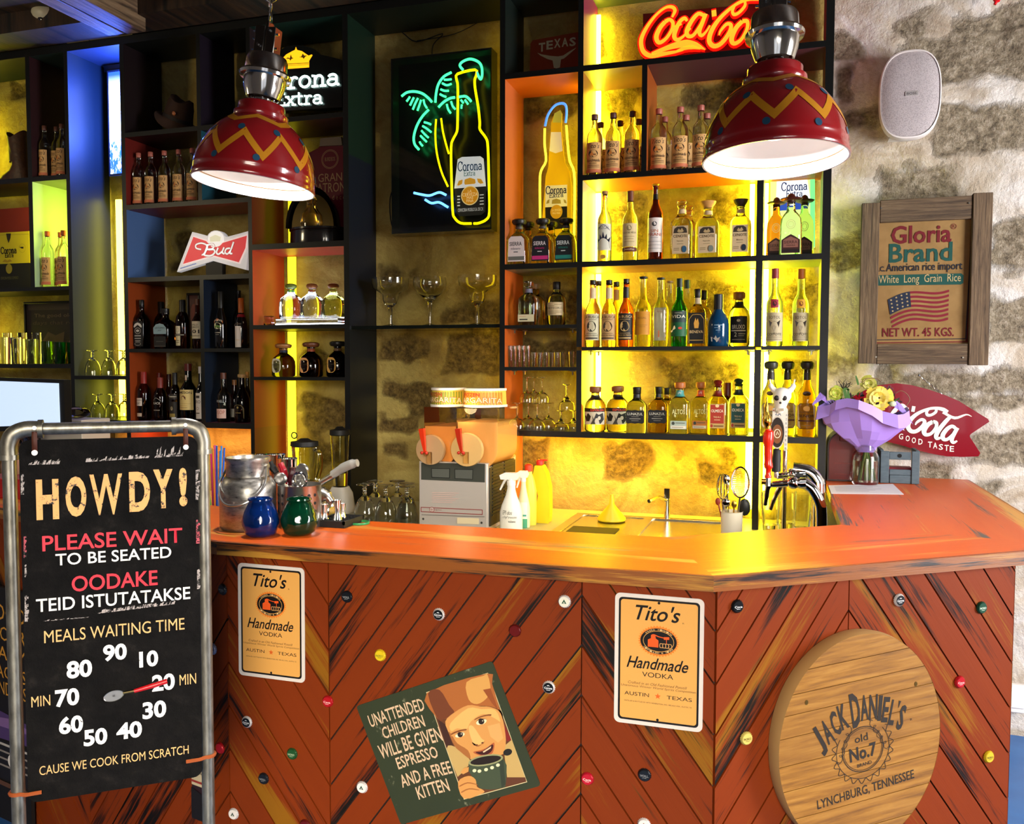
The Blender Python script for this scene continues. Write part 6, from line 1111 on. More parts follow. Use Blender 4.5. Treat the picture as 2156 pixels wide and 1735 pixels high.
# screen
mo = thing('monitor', 'blank pale blue touch screen on a black stand behind the sign', 'monitor'); Y = 3.05; P = [(lambda q: (q.x, q.z))(at(a_, c_, Y)) for a_, c_ in ((-60, 800), (124, 807), (127, 893), (-60, 900))]
b = MB(); b.prism(P, fy(Y), 0, .003, 0); b.build('screen', mat('#bcd0ea', .3, emit=1.0, name='lit_screen'), mo)
P2 = [(lambda q: (q.x, q.z))(at(a_, c_, Y)) for a_, c_ in ((-66, 792), (134, 800), (137, 905), (-66, 910))]; b = MB(); b.prism(P2, fy(Y), -.04, -.001, 0); b.build('screen_housing', mat('#0c0c0c', .4), mo)
b = MB(); q = at(40, 905, Y); b.box(q.x-.03, q.x+.03, Y+.05, Y+.09, .02, q.z+.05); b.box(q.x-.12, q.x+.12, Y-.02, Y+.16, .0, .02); b.build('stand', mat('#0c0c0c', .4), mo)
# ---- slush machine
sm = thing('slush_machine', 'steel slush machine with two round fronted bowls of orange drink and red taps', 'drinks machine'); Y = 3.40; zm_ = Z(840, 800, 4.565, Y); fm = fy(Y)
xa, xb = zm_(192, 1000)[0], zm_(850, 1000)[0]; zt_ = zm_(500, 790)[1]
b = MB(); b.box(xa, xb, Y, Y+.40, BC+.0003, zt_); b.build('cabinet', mat('#c8beb2', .35, .35, name='machine_steel'), sm, bevel=.004)
b = MB(); b.box(xb+.0005, xb+.004, Y+.02, Y+.38, BC+.02, zt_-.02)
for i in range(16): b.box(xb+.004, xb+.008, Y+.05, Y+.18, BC+.06+i*.014, BC+.066+i*.014); b.box(xb+.004, xb+.008, Y+.21, Y+.35, BC+.06+i*.014, BC+.066+i*.014)
b.build('side_vent', mat('#1c1c18', .5), sm)
b = MB(); mk = Mats(.35); PP = zm_.pts
b.flat(PP([(215, 795), (828, 805), (826, 985), (215, 958)]), fm, .0012, mk('#3e4038'))
for q in ([(312, 848), (492, 850), (490, 945), (314, 938)], [(535, 855), (715, 858), (712, 958), (538, 950)]): b.flat(PP(q), fm, .002, mk('#20221e')); b.flat(PP([(q[0][0]+6, q[0][1]+6), (q[1][0]-6, q[1][1]+6), (q[2][0]-6, q[2][1]-6), (q[3][0]+6, q[3][1]-6)]), fm, .0026, mk('#565850'))
for i in range(6): b.flat(PP([(318, 1080+i*18), (575-30*(i % 3), 1084+i*18), (575-30*(i % 3), 1090+i*18), (318, 1086+i*18)]), fm, .0016, mk('#c8a89c'))
for q in ([(212, 1220), (805, 1246), (805, 1252), (212, 1226)], [(212, 1262), (805, 1290), (805, 1296), (212, 1268)], [(212, 1220), (218, 1220), (218, 1266), (212, 1266)], [(799, 1246), (805, 1246), (805, 1294), (799, 1294)]): b.flat(PP(q), fm, .0016, mk('#8a2424'))
c = zm_(318, 1245); b.flat(ell(c[0], c[1], .0115, .0115), fm, .002, mk('#8a2424')); b.flat(ell(c[0], c[1], .0095, .0095), fm, .0026, mk('#c8bcb0')); ribbon(b, [(c[0]-.008, c[1]), (c[0]+.008, c[1])], .0016, fm, .003, mk('#8a2424'), sm=0); ribbon(b, [(c[0], c[1]-.008), (c[0], c[1]+.008)], .0016, fm, .003, mk('#8a2424'), sm=0)
pq = zm_(345, 1238); pr = zm_(410, 1258); text(b, 'ugolini', fm, pq[0], pr[0], pr[1], pq[1], .002, mk('#6a2018'))
b.flat(PP([(218, 1292), (824, 1312), (824, 1318), (218, 1298)]), fm, .0016, mk('#6a645c')); b.flat(PP([(560, 1322), (770, 1330), (770, 1388), (560, 1380)]), fm, .0018, mk('#d8c8a0'))
for q in ((235, 1335), (795, 1372)): c = zm_(*q); b.flat(ell(c[0], c[1], .005, .005, 12), fm, .002, mk('#3a3630'))
b.build('front_plate', mk.l, sm)
def bowl(dc, r, xl, xr, ytop, ylev, ylid, hue, xs_):
    c = zm_(*dc); rr = abs(zm_(dc[0]+r, dc[1])[0]-c[0]); x0, x1 = zm_(xl, 500)[0], zm_(xr, 500)[0]; zt = zm_(xl, ytop)[1]; zl = zm_(xl, ylev)[1]; mx = (x0+x1)/2; R2 = (x1-x0)/2; cz_ = c[1]
    arc = [(mx-R2*math.cos(PI*k/14), cz_-R2*math.sin(PI*k/14)*1.0) for k in range(15)]
    f = fy(Y+.02); b = MB(); b.prism([(x0+.003, zl)]+[(mx+(u-mx)*.965, cz_+(v-cz_)*.965) for u, v in arc]+[(x1-.003, zl)], f, -.30, -.004); b.build('orange_slush', mat(hue, .5, name='slush_'+hue[1:]), sm, bevel=.018)
    b = MB(); b.prism([(x0, zt)]+arc+[(x1, zt)], f, -.304, 0); b.build('clear_bowl', acrylic('clear_bowl', '#fff6ea'), sm)
    b = MB(); b.lathe([(0, 0), (rr, 0), (rr*1.02, .008), (rr*.98, .022), (0, .022)], 32, M=Matrix.Translation((c[0], Y-.003, c[1])) @ Matrix.Rotation(PI/2, 4, 'X')); b.build('round_front', mat('#b89468' if xs_ == 0 else '#d8ae6c', .2, coat=.4), sm)
    # lid drum with the printed band
    z0 = zm_(xl, ylid)[1]; z1 = zm_(xl, ylid-145)[1]; n = 16; L_ = []
    ring = lambda k, zz: [Vector((mx+R2*1.0*k*math.sin(a), Y+.14-.13*k*math.cos(a), zz)) for a in [-PI/2+PI*i/n for i in range(n+1)]]
    b = MB(); V = ring(1, z0)+ring(.96, z1); b.add(V, [(i, i+1, n+2+i, n+1+i) for i in range(n)]+[tuple(range(n, -1, -1)), tuple(range(n+1, 2*n+2))]); b.build('lid_drum', mat('#d8b848' if xs_ == 0 else '#e8c050', .5), sm)
    b = MB(); mk = Mats(.5); fd = lambda u, v, e=0: Vector((mx+(R2+e)*math.sin(u/R2), Y+.14-(.13+e)*math.cos(u/R2), v)); W2 = R2*2.6
    for i in range(19): u = -W2/2+W2*i/19; b.add([fd(u, z0+.004, .0015), fd(u+W2/40, z0+.004, .0015), fd(u+W2/40, z1-.006, .0005), fd(u, z1-.006, .0005)], [(0, 1, 2, 3)], mk('#7a8a2c' if xs_ == 0 else '#e89030'))
    text(b, 'FROZEN', fd, -W2*.34, W2*.06, z0+(z1-z0)*.62, z0+(z1-z0)*.86, .0024, mk('#b83418'), bold=.02); text(b, 'MARGARITA', fd, -W2*.46, W2*.46, z0+(z1-z0)*.10, z0+(z1-z0)*.5, .0024, mk('#c8401c'), bold=.02, arc=.006); text(b, 'MARGARITA', fd, -W2*.455, W2*.455, z0+(z1-z0)*.13, z0+(z1-z0)*.47, .0030, mk('#f0e0b0'), arc=.006)
    b.build('lid_print', mk.l, sm)
    b = MB()
    for zz, k in ((z1, 1.0), (z0-.006, 1.04)): V = ring(k, zz)+ring(k, zz+.010); b.add(V, [(i, i+1, n+2+i, n+1+i) for i in range(n)]+[tuple(range(n, -1, -1)), tuple(range(n+1, 2*n+2))])
    b.build('lid_rim', mat('#ece4d8', .4), sm)
    tx_ = zm_(dc[0]-70 if xs_ == 0 else dc[0]-75, 460); bz = zm_(dc[0]-45, 690)
    b = MB(); b.tube([Vector((tx_[0]+.006, Y-.045, tx_[1])), Vector((tx_[0]+.012, Y-.043, (tx_[1]+bz[1])/2)), Vector((bz[0]+.004, Y-.035, bz[1]))], [.0155, .012, .006], 4); b.build('tap_handle', mat('#d83414' if xs_ == 0 else '#b82c14', .3), sm)
    b = MB(); b.cyl((bz[0]+.008, Y-.04, bz[1]-.005), (bz[0]+.008, Y-.004, bz[1]-.005), .010, 12); b.cyl((bz[0]+.02, Y-.03, bz[1]-.045), (bz[0]+.02, Y-.03, bz[1]+.002), .013, 12); b.build('spigot', acrylic('clear_spigot', '#f4e8d0'), sm)
    b = MB(); b.ball((bz[0]+.016, Y-.05, bz[1]), .008, 10); b.ball((bz[0]-.004, Y-.05, bz[1]), .007, 10); b.build('tap_knob', mat('#c02c14', .3), sm)
bowl((318, 668), 135, 225, 535, 262, 445, 245, '#e8a04c', 0); bowl((668, 668), 152, 540, 935, 275, 405, 250, '#f4c070', 1)
point('machine_lamp', (-1.28, 3.36, 1.40), (1, .72, .35), 1.1, .03)
# ---- cleaning bottles, funnel, utensil pot, beer glasses
Y = 3.46; zk = Z(1040, 680, 3.944, Y)
def spray(px0, px1, ytop, yneck, lb, hx, Y, hand=True, mirror=False):
    x0, x1 = xat(px0, Y, 1.0), xat(px1, Y, 1.0); x = (x0+x1)/2; R2 = (x1-x0)/2; zt = at((px0+px1)/2, ytop, Y).z; zn = at((px0+px1)/2, yneck, Y).z; t = thing('spray_bottle', lb, 'spray bottle', (x, Y, BC+.0003)); hb = zn-BC
    b = MB(); b.lathe([(0, 0), (R2*.95, 0), (R2, .01), (R2, hb*.42), (R2*.85, hb*.56), (R2*.5, hb*.78), (R2*.36, hb*.92), (R2*.34, hb), (0, hb)], 24, sy=.7); b.build('bottle_body', mat(hx, .4), t)
    b = MB(); hh = zt-BC; b.cyl((0, 0, hb), (0, 0, hb+.02), R2*.38, 14); b.add([(-R2*.9, -.012, hh-.03), (R2*.55, -.012, hh-.03), (R2*.75, -.012, hh-.016), (R2*.5, -.012, hh), (-R2*.5, -.012, hh), (-R2*1.0, -.012, hh-.012)]+[(-R2*.9, .012, hh-.03), (R2*.55, .012, hh-.03), (R2*.75, .012, hh-.016), (R2*.5, .012, hh), (-R2*.5, .012, hh), (-R2*1.0, .012, hh-.012)], [(0, 1, 2, 3, 4, 5), (11, 10, 9, 8, 7, 6)]+[(i, 6+i, 6+(i+1) % 6, (i+1) % 6) for i in range(6)]); b.cyl((0, 0, hb+.02), (0, 0, hh-.025), R2*.28, 12)
    b.build('spray_head', mat('#f0ece0', .35), t); b = MB(); b.tube([(-R2*.5, 0, hh-.03), (-R2*.75, 0, hh-.05), (-R2*1.0, 0, hh-.075)], [.006, .005, .004], 8, sm=3); b.build('trigger', mat('#f0ece0', .35), t)
    return t, x, R2, hb
t, x, R2, hb = spray(1053, 1100, 995, 1022, 'white spray bottle with handwriting on its front at the end of the sink', '#f0ecdc', 3.45)
b = MB(); mk = Mats(.5); wf = lambda u, v, e=0: Vector((R2*math.sin(u/R2), -(R2*.7*math.cos(u/R2)+.0012+e), v))
text(b, 'EPI dos', wf, -R2*.6, R2*.3, .075, .092, 0, mk('#4a4a3c'), shear=.2); text(b, '. a hyf troccini', wf, -R2*.7, R2*.7, .056, .070, 0, mk('#4a4a3c'), shear=.2); text(b, 'vabavu', wf, -R2*.05, R2*.6, .042, .053, 0, mk('#4a4a3c'), shear=.2); b.build('handwriting', mk.l, t)
t, x, R2, hb = spray(1088, 1116, 991, 1014, 'cream spray bottle with a green foot label behind the handwritten one', '#f0e8b8', 3.56); b = MB(); mk = Mats(.5); wf2 = lambda u, v, e=0: Vector((R2*math.sin(u/R2), -(R2*.7*math.cos(u/R2)+.0012+e), v)); art(b, [('r', '#e8f0e0', 0, 1, .2, 1), ('r', '#4aa880', 0, 1, 0, .35), ('r', '#3a9a8a', .1, .9, .45, .52), ('e', '#3a3a30', .3, .85, .06, .04)], wf2, mk, W=R2*1.7, H=.11); b.build('label', mk.l, t)
Y = 3.62; x = xat(1113, Y, 1.05); t = thing('detergent_bottle', 'slim yellow detergent bottle between the cream spray bottle and the yellow jug', 'bottle', (x, Y, BC+.0003)); b = MB(); b.lathe([(0, 0), (.034, 0), (.036, .01), (.036, .15), (.026, .20), (.016, .225), (.016, .235), (0, .235)], 20, sy=.7); b.build('bottle_body', mat('#f0dc50', .4), t); b = MB(); b.lathe([(0, .235), (.018, .235), (.018, .262), (.01, .268), (0, .268)], 14); b.build('cap', mat('#e0401c', .4), t)
Y = 3.70; x = xat(1137, Y, 1.05); t = thing('detergent_bottle', 'tall yellow detergent jug with a hollow grip and red cap', 'bottle', (x, Y, BC+.0003)); b = MB()
f = fy(0); b.prism([(-.042, .0), (.048, 0), (.052, .06), (.050, .16), (.036, .22), (.018, .255), (-.016, .255), (-.024, .22), (-.042, .15), (-.030, .14), (-.012, .16), (.0, .12), (-.012, .07), (-.034, .08), (-.046, .10)], f, -.03, .03); b.build('bottle_body', mat('#f4d81c', .4), t, bevel=.006); b = MB(); b.lathe([(0, .256), (.017, .256), (.018, .272), (.012, .280), (0, .280)], 14); b.box(.0, .034, -.006, .006, .274, .282); b.build('cap', mat('#e0301c', .4), t)
Y = 3.80; x = xat(1288, Y, .98); b = MB(); R2 = 29*dep((x, Y, .95))/FP; b.lathe([(R2, 0), (R2*1.04, .004), (R2*1.02, .012), (R2*.2, .072), (R2*.10, .115), (R2*.06, .115), (R2*.14, .070), (R2*.95, .010), (R2, 0)], 28); o = b.build('funnel', mat('#e8d020', .4)); o.location = (x, Y, .8935); tag(o, 'yellow plastic funnel upside down on the sink', 'funnel')
Y = 3.365; x = xat(1540, Y, .95); R2 = 24*dep((x, Y, .95))/FP; zt = at(1540, 1076, Y).z; pt = thing('utensil_pot', 'ribbed cream pot of kitchen tools before the lit post', 'pot', (x, Y, BC+.0003)); b = MB(); hp = zt-BC; b.lathe([(0, 0), (R2*.85, 0), (R2*.95, hp), (R2*1.02, hp), (R2*.9, hp-.002), (R2*.8, .006), (0, .006)], 40)
for i, (a_, c_, e_) in enumerate(b.v):
    if .004 < e_ < hp-.004 or e_ == 0: k = 1+.03*math.cos(20*math.atan2(c_, a_)); b.v[i] = (a_*k, c_*k, e_)
b.build('ribbed_pot', mat('#e8dcc0', .5), pt)
zu = Z(1380, 680, 3.9425, Y); U = lambda q, dy=0: [Vector((a_, Y+dy, c_)) for a_, c_ in zu.pts(q)]
bx_ = Vector((x, Y, BC+.03))
t = thing('whisk', 'steel balloon whisk in the ribbed pot', 'utensil'); C_ = U([(560, 1360)])[0]
b = MB()
for k in range(5): a = PI*k/5; b.tube([Vector((C_.x+.022*math.cos(a)*math.sin(s_), Y+.022*math.sin(a)*math.sin(s_), C_.z-.045*math.cos(s_)*1.1)) for s_ in [2*PI*i/20 for i in range(20)]], .0015, 5, closed=True)
b.build('wire_balloon', CHR, t); b = MB(); b.tube([C_-Vector((0, 0, .05)), Vector((x-.012, Y, BC+.02))], .006, 8); b.build('handle', STL, t)
t = thing('sieve', 'round steel sieve standing up in the ribbed pot', 'utensil'); C_ = U([(705, 1320)])[0]; C_.y -= .012; rw = 70*dep(C_)/FP/3.9425
b = MB(); b.tube([C_+Vector((rw*math.cos(a), .003*math.sin(a), rw*1.8*math.sin(a))) for a in [2*PI*k/28 for k in range(28)]], .0035, 6, closed=True); b.build('rim', CHR, t); b = MB()
for k in range(-6, 7):
    u = rw*k/7; hh = rw*1.8*math.sqrt(1-(k/7)**2); b.tube([C_+Vector((u, .012, -hh)), C_+Vector((u, .03, 0)), C_+Vector((u, .012, hh))], .0006, 4, sm=3)
    v = rw*1.8*k/7; hh = rw*math.sqrt(1-(k/7)**2); b.tube([C_+Vector((-hh, .012, v)), C_+Vector((0, .03, v)), C_+Vector((hh, .012, v))], .0006, 4, sm=3)
b.build('wire_mesh', STL, t); b = MB(); b.tube([C_-Vector((0, 0, rw*1.8)), Vector((x+.01, Y-.01, BC+.02))], .004, 6); b.build('handle', STL, t)
for i, (q, sx, m, lb) in enumerate((((590, 1300), .013, CHR, 'small steel spoon beside the whisk in the ribbed pot'), ((588, 1490), .016, CHR, 'round steel ladle low in the ribbed pot'), ((655, 1500), .010, mat('#c8a040', .3, 1), 'brass coloured spoon in the middle of the ribbed pot'), ((740, 1530), .022, mat('#1a1a14', .4), 'black plastic serving spoon hanging over the rim of the ribbed pot'), ((520, 1480), .010, mat('#8a2c10', .5), 'red wooden spatula leaning out of the ribbed pot'))):
    t = thing('serving_spoon', lb, 'utensil'); P = U([q], -.008*(i % 3))[0]; b = MB(); b.ball(P, sx, 12, sy=.35, sz=1.5 if i not in (1,) else 1); b.build('bowl', m, t); b = MB(); b.tube([P, Vector((x+(P.x-x)*.25, Y-.006*(i-2), BC+.02))], .003, 6); b.build('handle', m, t)
for i, (px, Y) in enumerate(((1622, 3.62), (1655, 3.62), (1688, 3.60))): glassware('beer_glass', 'tall beer glass behind the taps, %s from the dark post' % ORD[i], px, Y, BC, [(.62, 0), (.66, .03), (.78, .3), (.98, .75), (1, 1)], .078, .19, group='beer glasses behind the taps', n=28)
# ---- beer taps
zq = Z(1560, 740, 4.565, 3.30)
def Q(pts, Y): zq.Y = Y; return [Vector((a_, Y, c_)) for a_, c_ in zq.pts(pts)]
for k, (Y, pipe, fau, spt, lb) in enumerate(((3.345, [(768, 1840), (770, 1560), (748, 1440), (690, 1330), (620, 1275), (560, 1262)], [(570, 1264), (480, 1262), (400, 1272), (300, 1278)], [(300, 1272), (262, 1300), (245, 1400), (232, 1480)], 'curved chrome beer tap closest to the bar top with a red handle'), (3.46, [(738, 1840), (740, 1330), (725, 1240), (660, 1165), (580, 1140), (500, 1130)], [(590, 1178), (520, 1178), (430, 1188), (340, 1200)], [(380, 1290), (350, 1350), (310, 1440), (283, 1520)], 'curved chrome beer tap behind, with black collar and oval badge handle'))):
    t = thing('beer_tap', lb, 'beer tap', group='chrome beer taps'); b = MB(); P = Q(pipe, Y); P[0].z = BC+.0005; b.tube(P, .021 if k == 0 else .026, 14, sm=6); b.build('chrome_pipe', CHR, t)
    b = MB(); b.tube(Q(fau, Y-.01), [.017, .014, .013, .012], 12, sm=3); Pk = Q([(500, 1262)] if k == 0 else [(500, 1180)], Y-.01)[0]; b.ball(Pk, .024, 14); b.cyl(Pk+Vector((.025, 0, 0)), Pk+Vector((.045, 0, .002)), .021, 14); b.build('faucet_body', CHR, t)
    b = MB(); b.tube(Q(spt, Y-.012), [.011, .009, .0075], 10, sm=4); b.build('spout', CHR, t)
    b = MB(); Pc = Q([(560, 1190)] if k else [(235, 1252)], Y-.01)[0]; b.cyl(Pc-Vector((.014, 0, 0)), Pc+Vector((.014, 0, 0)), .022 if k else .011, 14); b.build('collar', RUB if k else mat('#b87a34', .2, 1), t)
    b = MB()
    if k == 0: P = Q([(262, 1215), (262, 1180), (265, 1110), (262, 1060), (263, 950), (262, 840), (268, 790), (262, 745)], Y-.012); b.tube(P, [.013, .010, .016, .014, .0155, .0195, .0185, .012], 12, sm=3); b.build('tap_handle', mat('#d8240c', .25, coat=.4), t); b = MB(); b.tube(Q([(262, 1290), (262, 1215)], Y-.012), [.013, .010], 10); b.build('handle_stem', CHR, t); b = MB(); b.tube(Q([(262, 740), (255, 690), (250, 620), (246, 560), (250, 440)], Y-.012), [.012, .017, .012, .009, .003], 10, sm=3); b.build('gold_spire', mat('#c8a040', .2, 1), t)
    else:
        b.tube(Q([(338, 1155), (340, 1060), (346, 960), (350, 930)], Y-.03), [.017, .017, .015, .008], 12, sm=3); b.build('tap_handle', RUB, t); b = MB(); b.tube(Q([(338, 1215), (338, 1150)], Y-.03), .010, 10); b.build('handle_stem', CHR, t)
        c = Q([(350, 778)], Y-.035)[0]; f = fy(Y-.035); b = MB(); mk = Mats(.3); b.prism(ell(c.x, c.z, .028, .062, 28), f, -.012, .004, mk('#c8c0b0')); b.flat(ell(c.x, c.z, .0245, .057, 28), f, .005, mk('#1a120c')); b.flat(ell(c.x, c.z-.006, .019, .036, 24), f, .0056, mk('#7a4a24')); ribbon(b, ell(c.x, c.z-.004, .011, .016, 18), .003, f, .0064, mk('#e8d8b8'), sm=0, closed=True); ribbon(b, [(c.x-.004, c.z-.01), (c.x, c.z+.004), (c.x+.005, c.z-.008)], .003, f, .0064, mk('#e8d8b8'), sm=0); b.build('oval_badge', mk.l, t)
t = thing('skull_tap_handle', 'white horned skull beer tap handle with a lettered body behind the oval badge', 'tap handle'); Y = 3.52; f = fy(Y); b = MB(); c = Q([(372, 470)], Y)[0]
rings = []
for z, rx, ry, dx in ((-.050, .014, .016, 0), (-.045, .020, .022, 0), (-.030, .022, .026, .002), (-.012, .026, .032, .004), (.012, .035, .038, .008), (.03, .034, .036, .009), (.044, .024, .026, .008), (.050, .008, .01, .008)): rings.append([Vector((c.x+dx+rx*math.cos(a), Y+ry*math.sin(a), c.z+z)) for a in [2*PI*k/22 for k in range(22)]])
grid(b, rings); b.build('skull', mat('#e8e2d6', .5), t)
for sx in (-1, 1): b = MB(); b.tube([Vector((c.x+.008+sx*.024, Y, c.z+.034)), Vector((c.x+.008+sx*.040, Y, c.z+.052)), Vector((c.x+.008+sx*.046, Y, c.z+.082))], [.012, .010, .003], 8, sm=4); b.build('horn', mat('#e8e2d6', .5), t)
b = MB(); mk = Mats(.5)
for dx in (-.011, .017): b.ball((c.x+dx, Y-.033, c.z+.010), .0105, 10, mk('#120c0a'), sy=.5)
b.ball((c.x+.003, Y-.032, c.z-.008), .005, 8, mk('#120c0a'), sy=.6)
for k in range(5): b.box(c.x-.012+k*.006, c.x-.0075+k*.006, Y-.029, Y-.022, c.z-.040, c.z-.030, mk('#b8a890'))
b.build('skull_face', mk.l, t)
b = MB(); mk = Mats(.5); P = [(a_, c_) for a_, c_ in (lambda q: [(v.x, v.z) for v in q])(Q([(305, 545), (430, 525), (452, 560), (446, 940), (415, 955), (410, 800), (300, 720)], Y))]; b.prism(P, f, -.014, .014, mk('#d8d2c4'))
for ch, x_, y_, s_ in (('Z', 345, 590, 30), ('A', 372, 596, 30), ('B', 430, 930, 14), ('U', 431, 890, 14), ('E', 432, 850, 14), ('N', 433, 810, 14), ('A', 434, 770, 14), ('V', 435, 730, 14), ('E', 436, 690, 14), ('Z', 437, 650, 14), ('A', 438, 610, 14)): q = Q([(x_-s_*.5, y_+s_*.7), (x_+s_*.5, y_-s_*.7)], Y); text(b, ch, f, q[0].x, q[1].x, q[0].z, q[1].z, .0146, mk('#3a4a6a'))
for i in range(6): q = Q([(315+i*17, 566-i*2)], Y)[0]; b.flat(ell(q.x, q.z, .003, .003, 8), f, .0146, mk('#a85a3c'))
b.build('lettered_body', mk.l, t); b = MB(); P = Q([(425, 950), (420, 1080)], Y); P[1].z = BC+.0003; b.tube([P[0], P[1]], .009, 10); b.build('handle_stem', CHR, t)
# ================================================================== pendant lamps
def scratch_red():
    t = NT('red_enamel', .18, 0, .6); n = t.noise(t.coord(), 14, 5); t.col(t.mix(n, '#86141a', '#9c1c20')); return t.m
RED = scratch_red(); YEL = mat('#c9861c', .35, name='hand_painted_ochre'); DOT = mat('#1f4a66', .4, name='hand_painted_blue'); WHE = mat('#f0ece8', .3, name='white_enamel')
def pendant(px, py, R_, tilt, lb, seed, nz, pw, chain=True):
    c = atz(px, py, 2.09); rnd = random.Random(seed)
    t = thing('pendant_lamp', lb, 'lamp', c, rot=tilt, group='hand painted pendant lamps')
    prof = [(1.0, 0), (1.01, .01), (1.0, .05), (.985, .115), (.99, .125), (.982, .17), (.95, .28), (.89, .40), (.81, .52), (.70, .63), (.58, .71), (.47, .77), (.435, .785), (.445, .80), (.44, .845), (.385, .85), (.385, .945), (.36, .965), (.30, .97)]
    hs = .240; P = [(r*R_, z*hs) for r, z in prof]
    inn = [(r*R_*.985-.001, z*hs-.001 if i > 2 else z*hs) for i, (r, z) in enumerate(prof)][2:13]
    b = MB(); b.lathe([(R_*.985, .0)]+P, 56); b.build('shade', RED, t, sharp=50)
    b = MB(); b.lathe([(R_*1.004, -.0012), (R_*.978, -.001), (R_*.972, .027)]+inn[1:]+[(0, inn[-1][1])], 56); b.build('white_inside', WHE, t, sharp=50)
    b = MB(); b.tube([(R_*.966*math.cos(q), R_*.966*math.sin(q), .029) for q in [2*PI*k/60 for k in range(60)]], .0014, 6, closed=True); b.build('gold_line', mat('#8a5a20', .4, .5), t)
    def rz(z):
        for (r0, z0), (r1, z1) in zip(P, P[1:]):
            if z0 <= z <= z1 and z1 > z0: return r0+(r1-r0)*(z-z0)/(z1-z0)
        return P[-1][0]
    fn = lambda u, v, e=0: Vector(((rz(v)+.0011+e)*math.sin(u), -(rz(v)+.0011+e)*math.cos(u), v+.3*e))
    b = MB()
    def band(zlo, zhi, n, w, jit):
        pts = []
        for k in range(2*n): a = 2*PI*k/(2*n); pts.append((a+rnd.uniform(-1, 1)*.03, (zhi if k % 2 else zlo)+rnd.uniform(-1, 1)*jit))
        fine = []
        for k in range(2*n):
            p, q = pts[k], pts[(k+1) % (2*n)]; qa = q[0]+(2*PI if k == 2*n-1 else 0)
            for i in range(8): s_ = i/8; fine.append((p[0]+(qa-p[0])*s_, p[1]+(q[1]-p[1])*s_))
        L = len(fine); up = [fn(a, min(v+w/2, P[-6][1]), 0) for a, v in fine]; dn = [fn(a, max(v-w/2, .03), 0) for a, v in fine]
        b.add(up+dn, [(L+i, L+(i+1) % L, (i+1) % L, i) for i in range(L)])
    band(hs*.24, hs*.49, nz, .026, .006); band(hs*.665, hs*.745, max(4, nz-3), .015, .003)
    b.build('zigzag_paint', YEL, t, sharp=180); 
    n = nz*2
    for k in range(n):
        b = MB(); a = 2*PI*(k+.5)/n+.08; v = hs*(.165 if k % 2 else .54)+rnd.uniform(-.006, .006); rr = rz(v)
        if k % 2: v = hs*(.17+.03*rnd.random())
        pts = [fn(a+.0095*math.cos(q)/rr, v+.0095*math.sin(q), .0006) for q in [2*PI*i/14 for i in range(14)]]; b.add(pts, [tuple(range(14))]); b.build('painted_dot', DOT, t, sharp=180)
    z0 = hs*.97; b = MB(); b.lathe([(.030, z0-.01), (.030, z0+.012), (.040, z0+.012), (.047, z0+.016), (.057, z0+.045), (.060, z0+.072), (.071, z0+.074), (.073, z0+.082), (.069, z0+.088), (.060, z0+.088), (.060, z0+.092), (.058, z0+.125), (.054, z0+.134), (0, z0+.134)], 36)
    b.build('lamp_socket', mat('#c8c4be', .12, 1, name='cast_chrome'), t); z1 = z0+.134
    b = MB()
    for k in range(6): a = 2*PI*k/6; b.cyl((.036*math.cos(a), .036*math.sin(a), z0-.002), (.036*math.cos(a), .036*math.sin(a), z0+.014), .0035, 6)
    b.build('spacer_bolt', CHR, t)
    b = MB(); b.box(-.038, -.006, -.018, .018, z1, z1+.085); b.box(.0, .030, -.020, .016, z1, z1+.08); b.box(-.008, .002, -.014, .014, z1+.005, z1+.10); b.build('bracket', mat('#8a8680', .25, 1, name='steel_bracket'), t, bevel=.002)
    for k, (x_, z_) in enumerate(((-.038, .02), (-.038, .05), (-.038, .072), (.030, .02), (.030, .06), (.012, .07), (-.02, .03))): b = MB(); sx = -1 if x_ < 0 else 1; b.cyl((x_, -.012, z1+z_), (x_+sx*.008, -.012, z1+z_), .0035, 6) if abs(x_) > .025 else b.cyl((x_, -.020, z1+z_), (x_, -.026, z1+z_), .004, 6); b.build('bracket_bolt', CHR, t)
    # chain up to the ceiling, hanging plumb
    Mi = Matrix.Rotation(0, 4, 'X'); rot = t.rotation_euler.to_matrix().inverted(); top = HC-c.z
    base = Vector((-.002, 0, z1+.095)); up = rot @ Vector((0, 0, 1)); k = 0; s_ = 0.0; tot = (rot @ Vector((0, 0, top))).length - base.z*1.0
    b = MB(); side = up.orthogonal().normalized(); sd2 = up.cross(side)
    while s_ < tot-.02 and k < 30:
        d = side if k % 2 else sd2; q = base+up*s_; w_ = .016
        b.tube([q+up*.0+d*0, q+up*.012+d*w_, q+up*.030+d*w_*.2, q+up*.034, q+up*.044-d*w_*.9, q+up*.058-d*w_, q+up*.068, q+up*.058+d*w_, q+up*.044+d*w_*.9, q+up*.034, q+up*.022-d*w_*.8, q+up*.010-d*w_, q], .0028, 6, sm=3); s_ += .060; k += 1
    b.build('chain', mat('#b8b2a8', .25, 1, name='steel_chain'), t)
    b = MB(); b.lathe([(0, .052), (.022, .056), (.034, .08), (.034, .10), (.02, .135), (.014, .16), (0, .16)], 20); b.build('bulb', mat('#fff6ea', .3, emit=3, name='lit_bulb'), t)
    L = area('pendant_light', c+Vector((0, 0, .045)), c, .06, .06, (1, .95, .9), pw); L.data.shape = 'DISK'; return t
pendant(534, 392, .172, (math.radians(-3), math.radians(6), 0), 'red zigzag lamp hanging from a steel chain before the dark shelves', 3, 9, 9)
pendant(1631, 338, .177, (math.radians(-3), math.radians(-1), 0), 'red zigzag lamp hanging in front of the glowing script neon sign', 5, 9, 11)
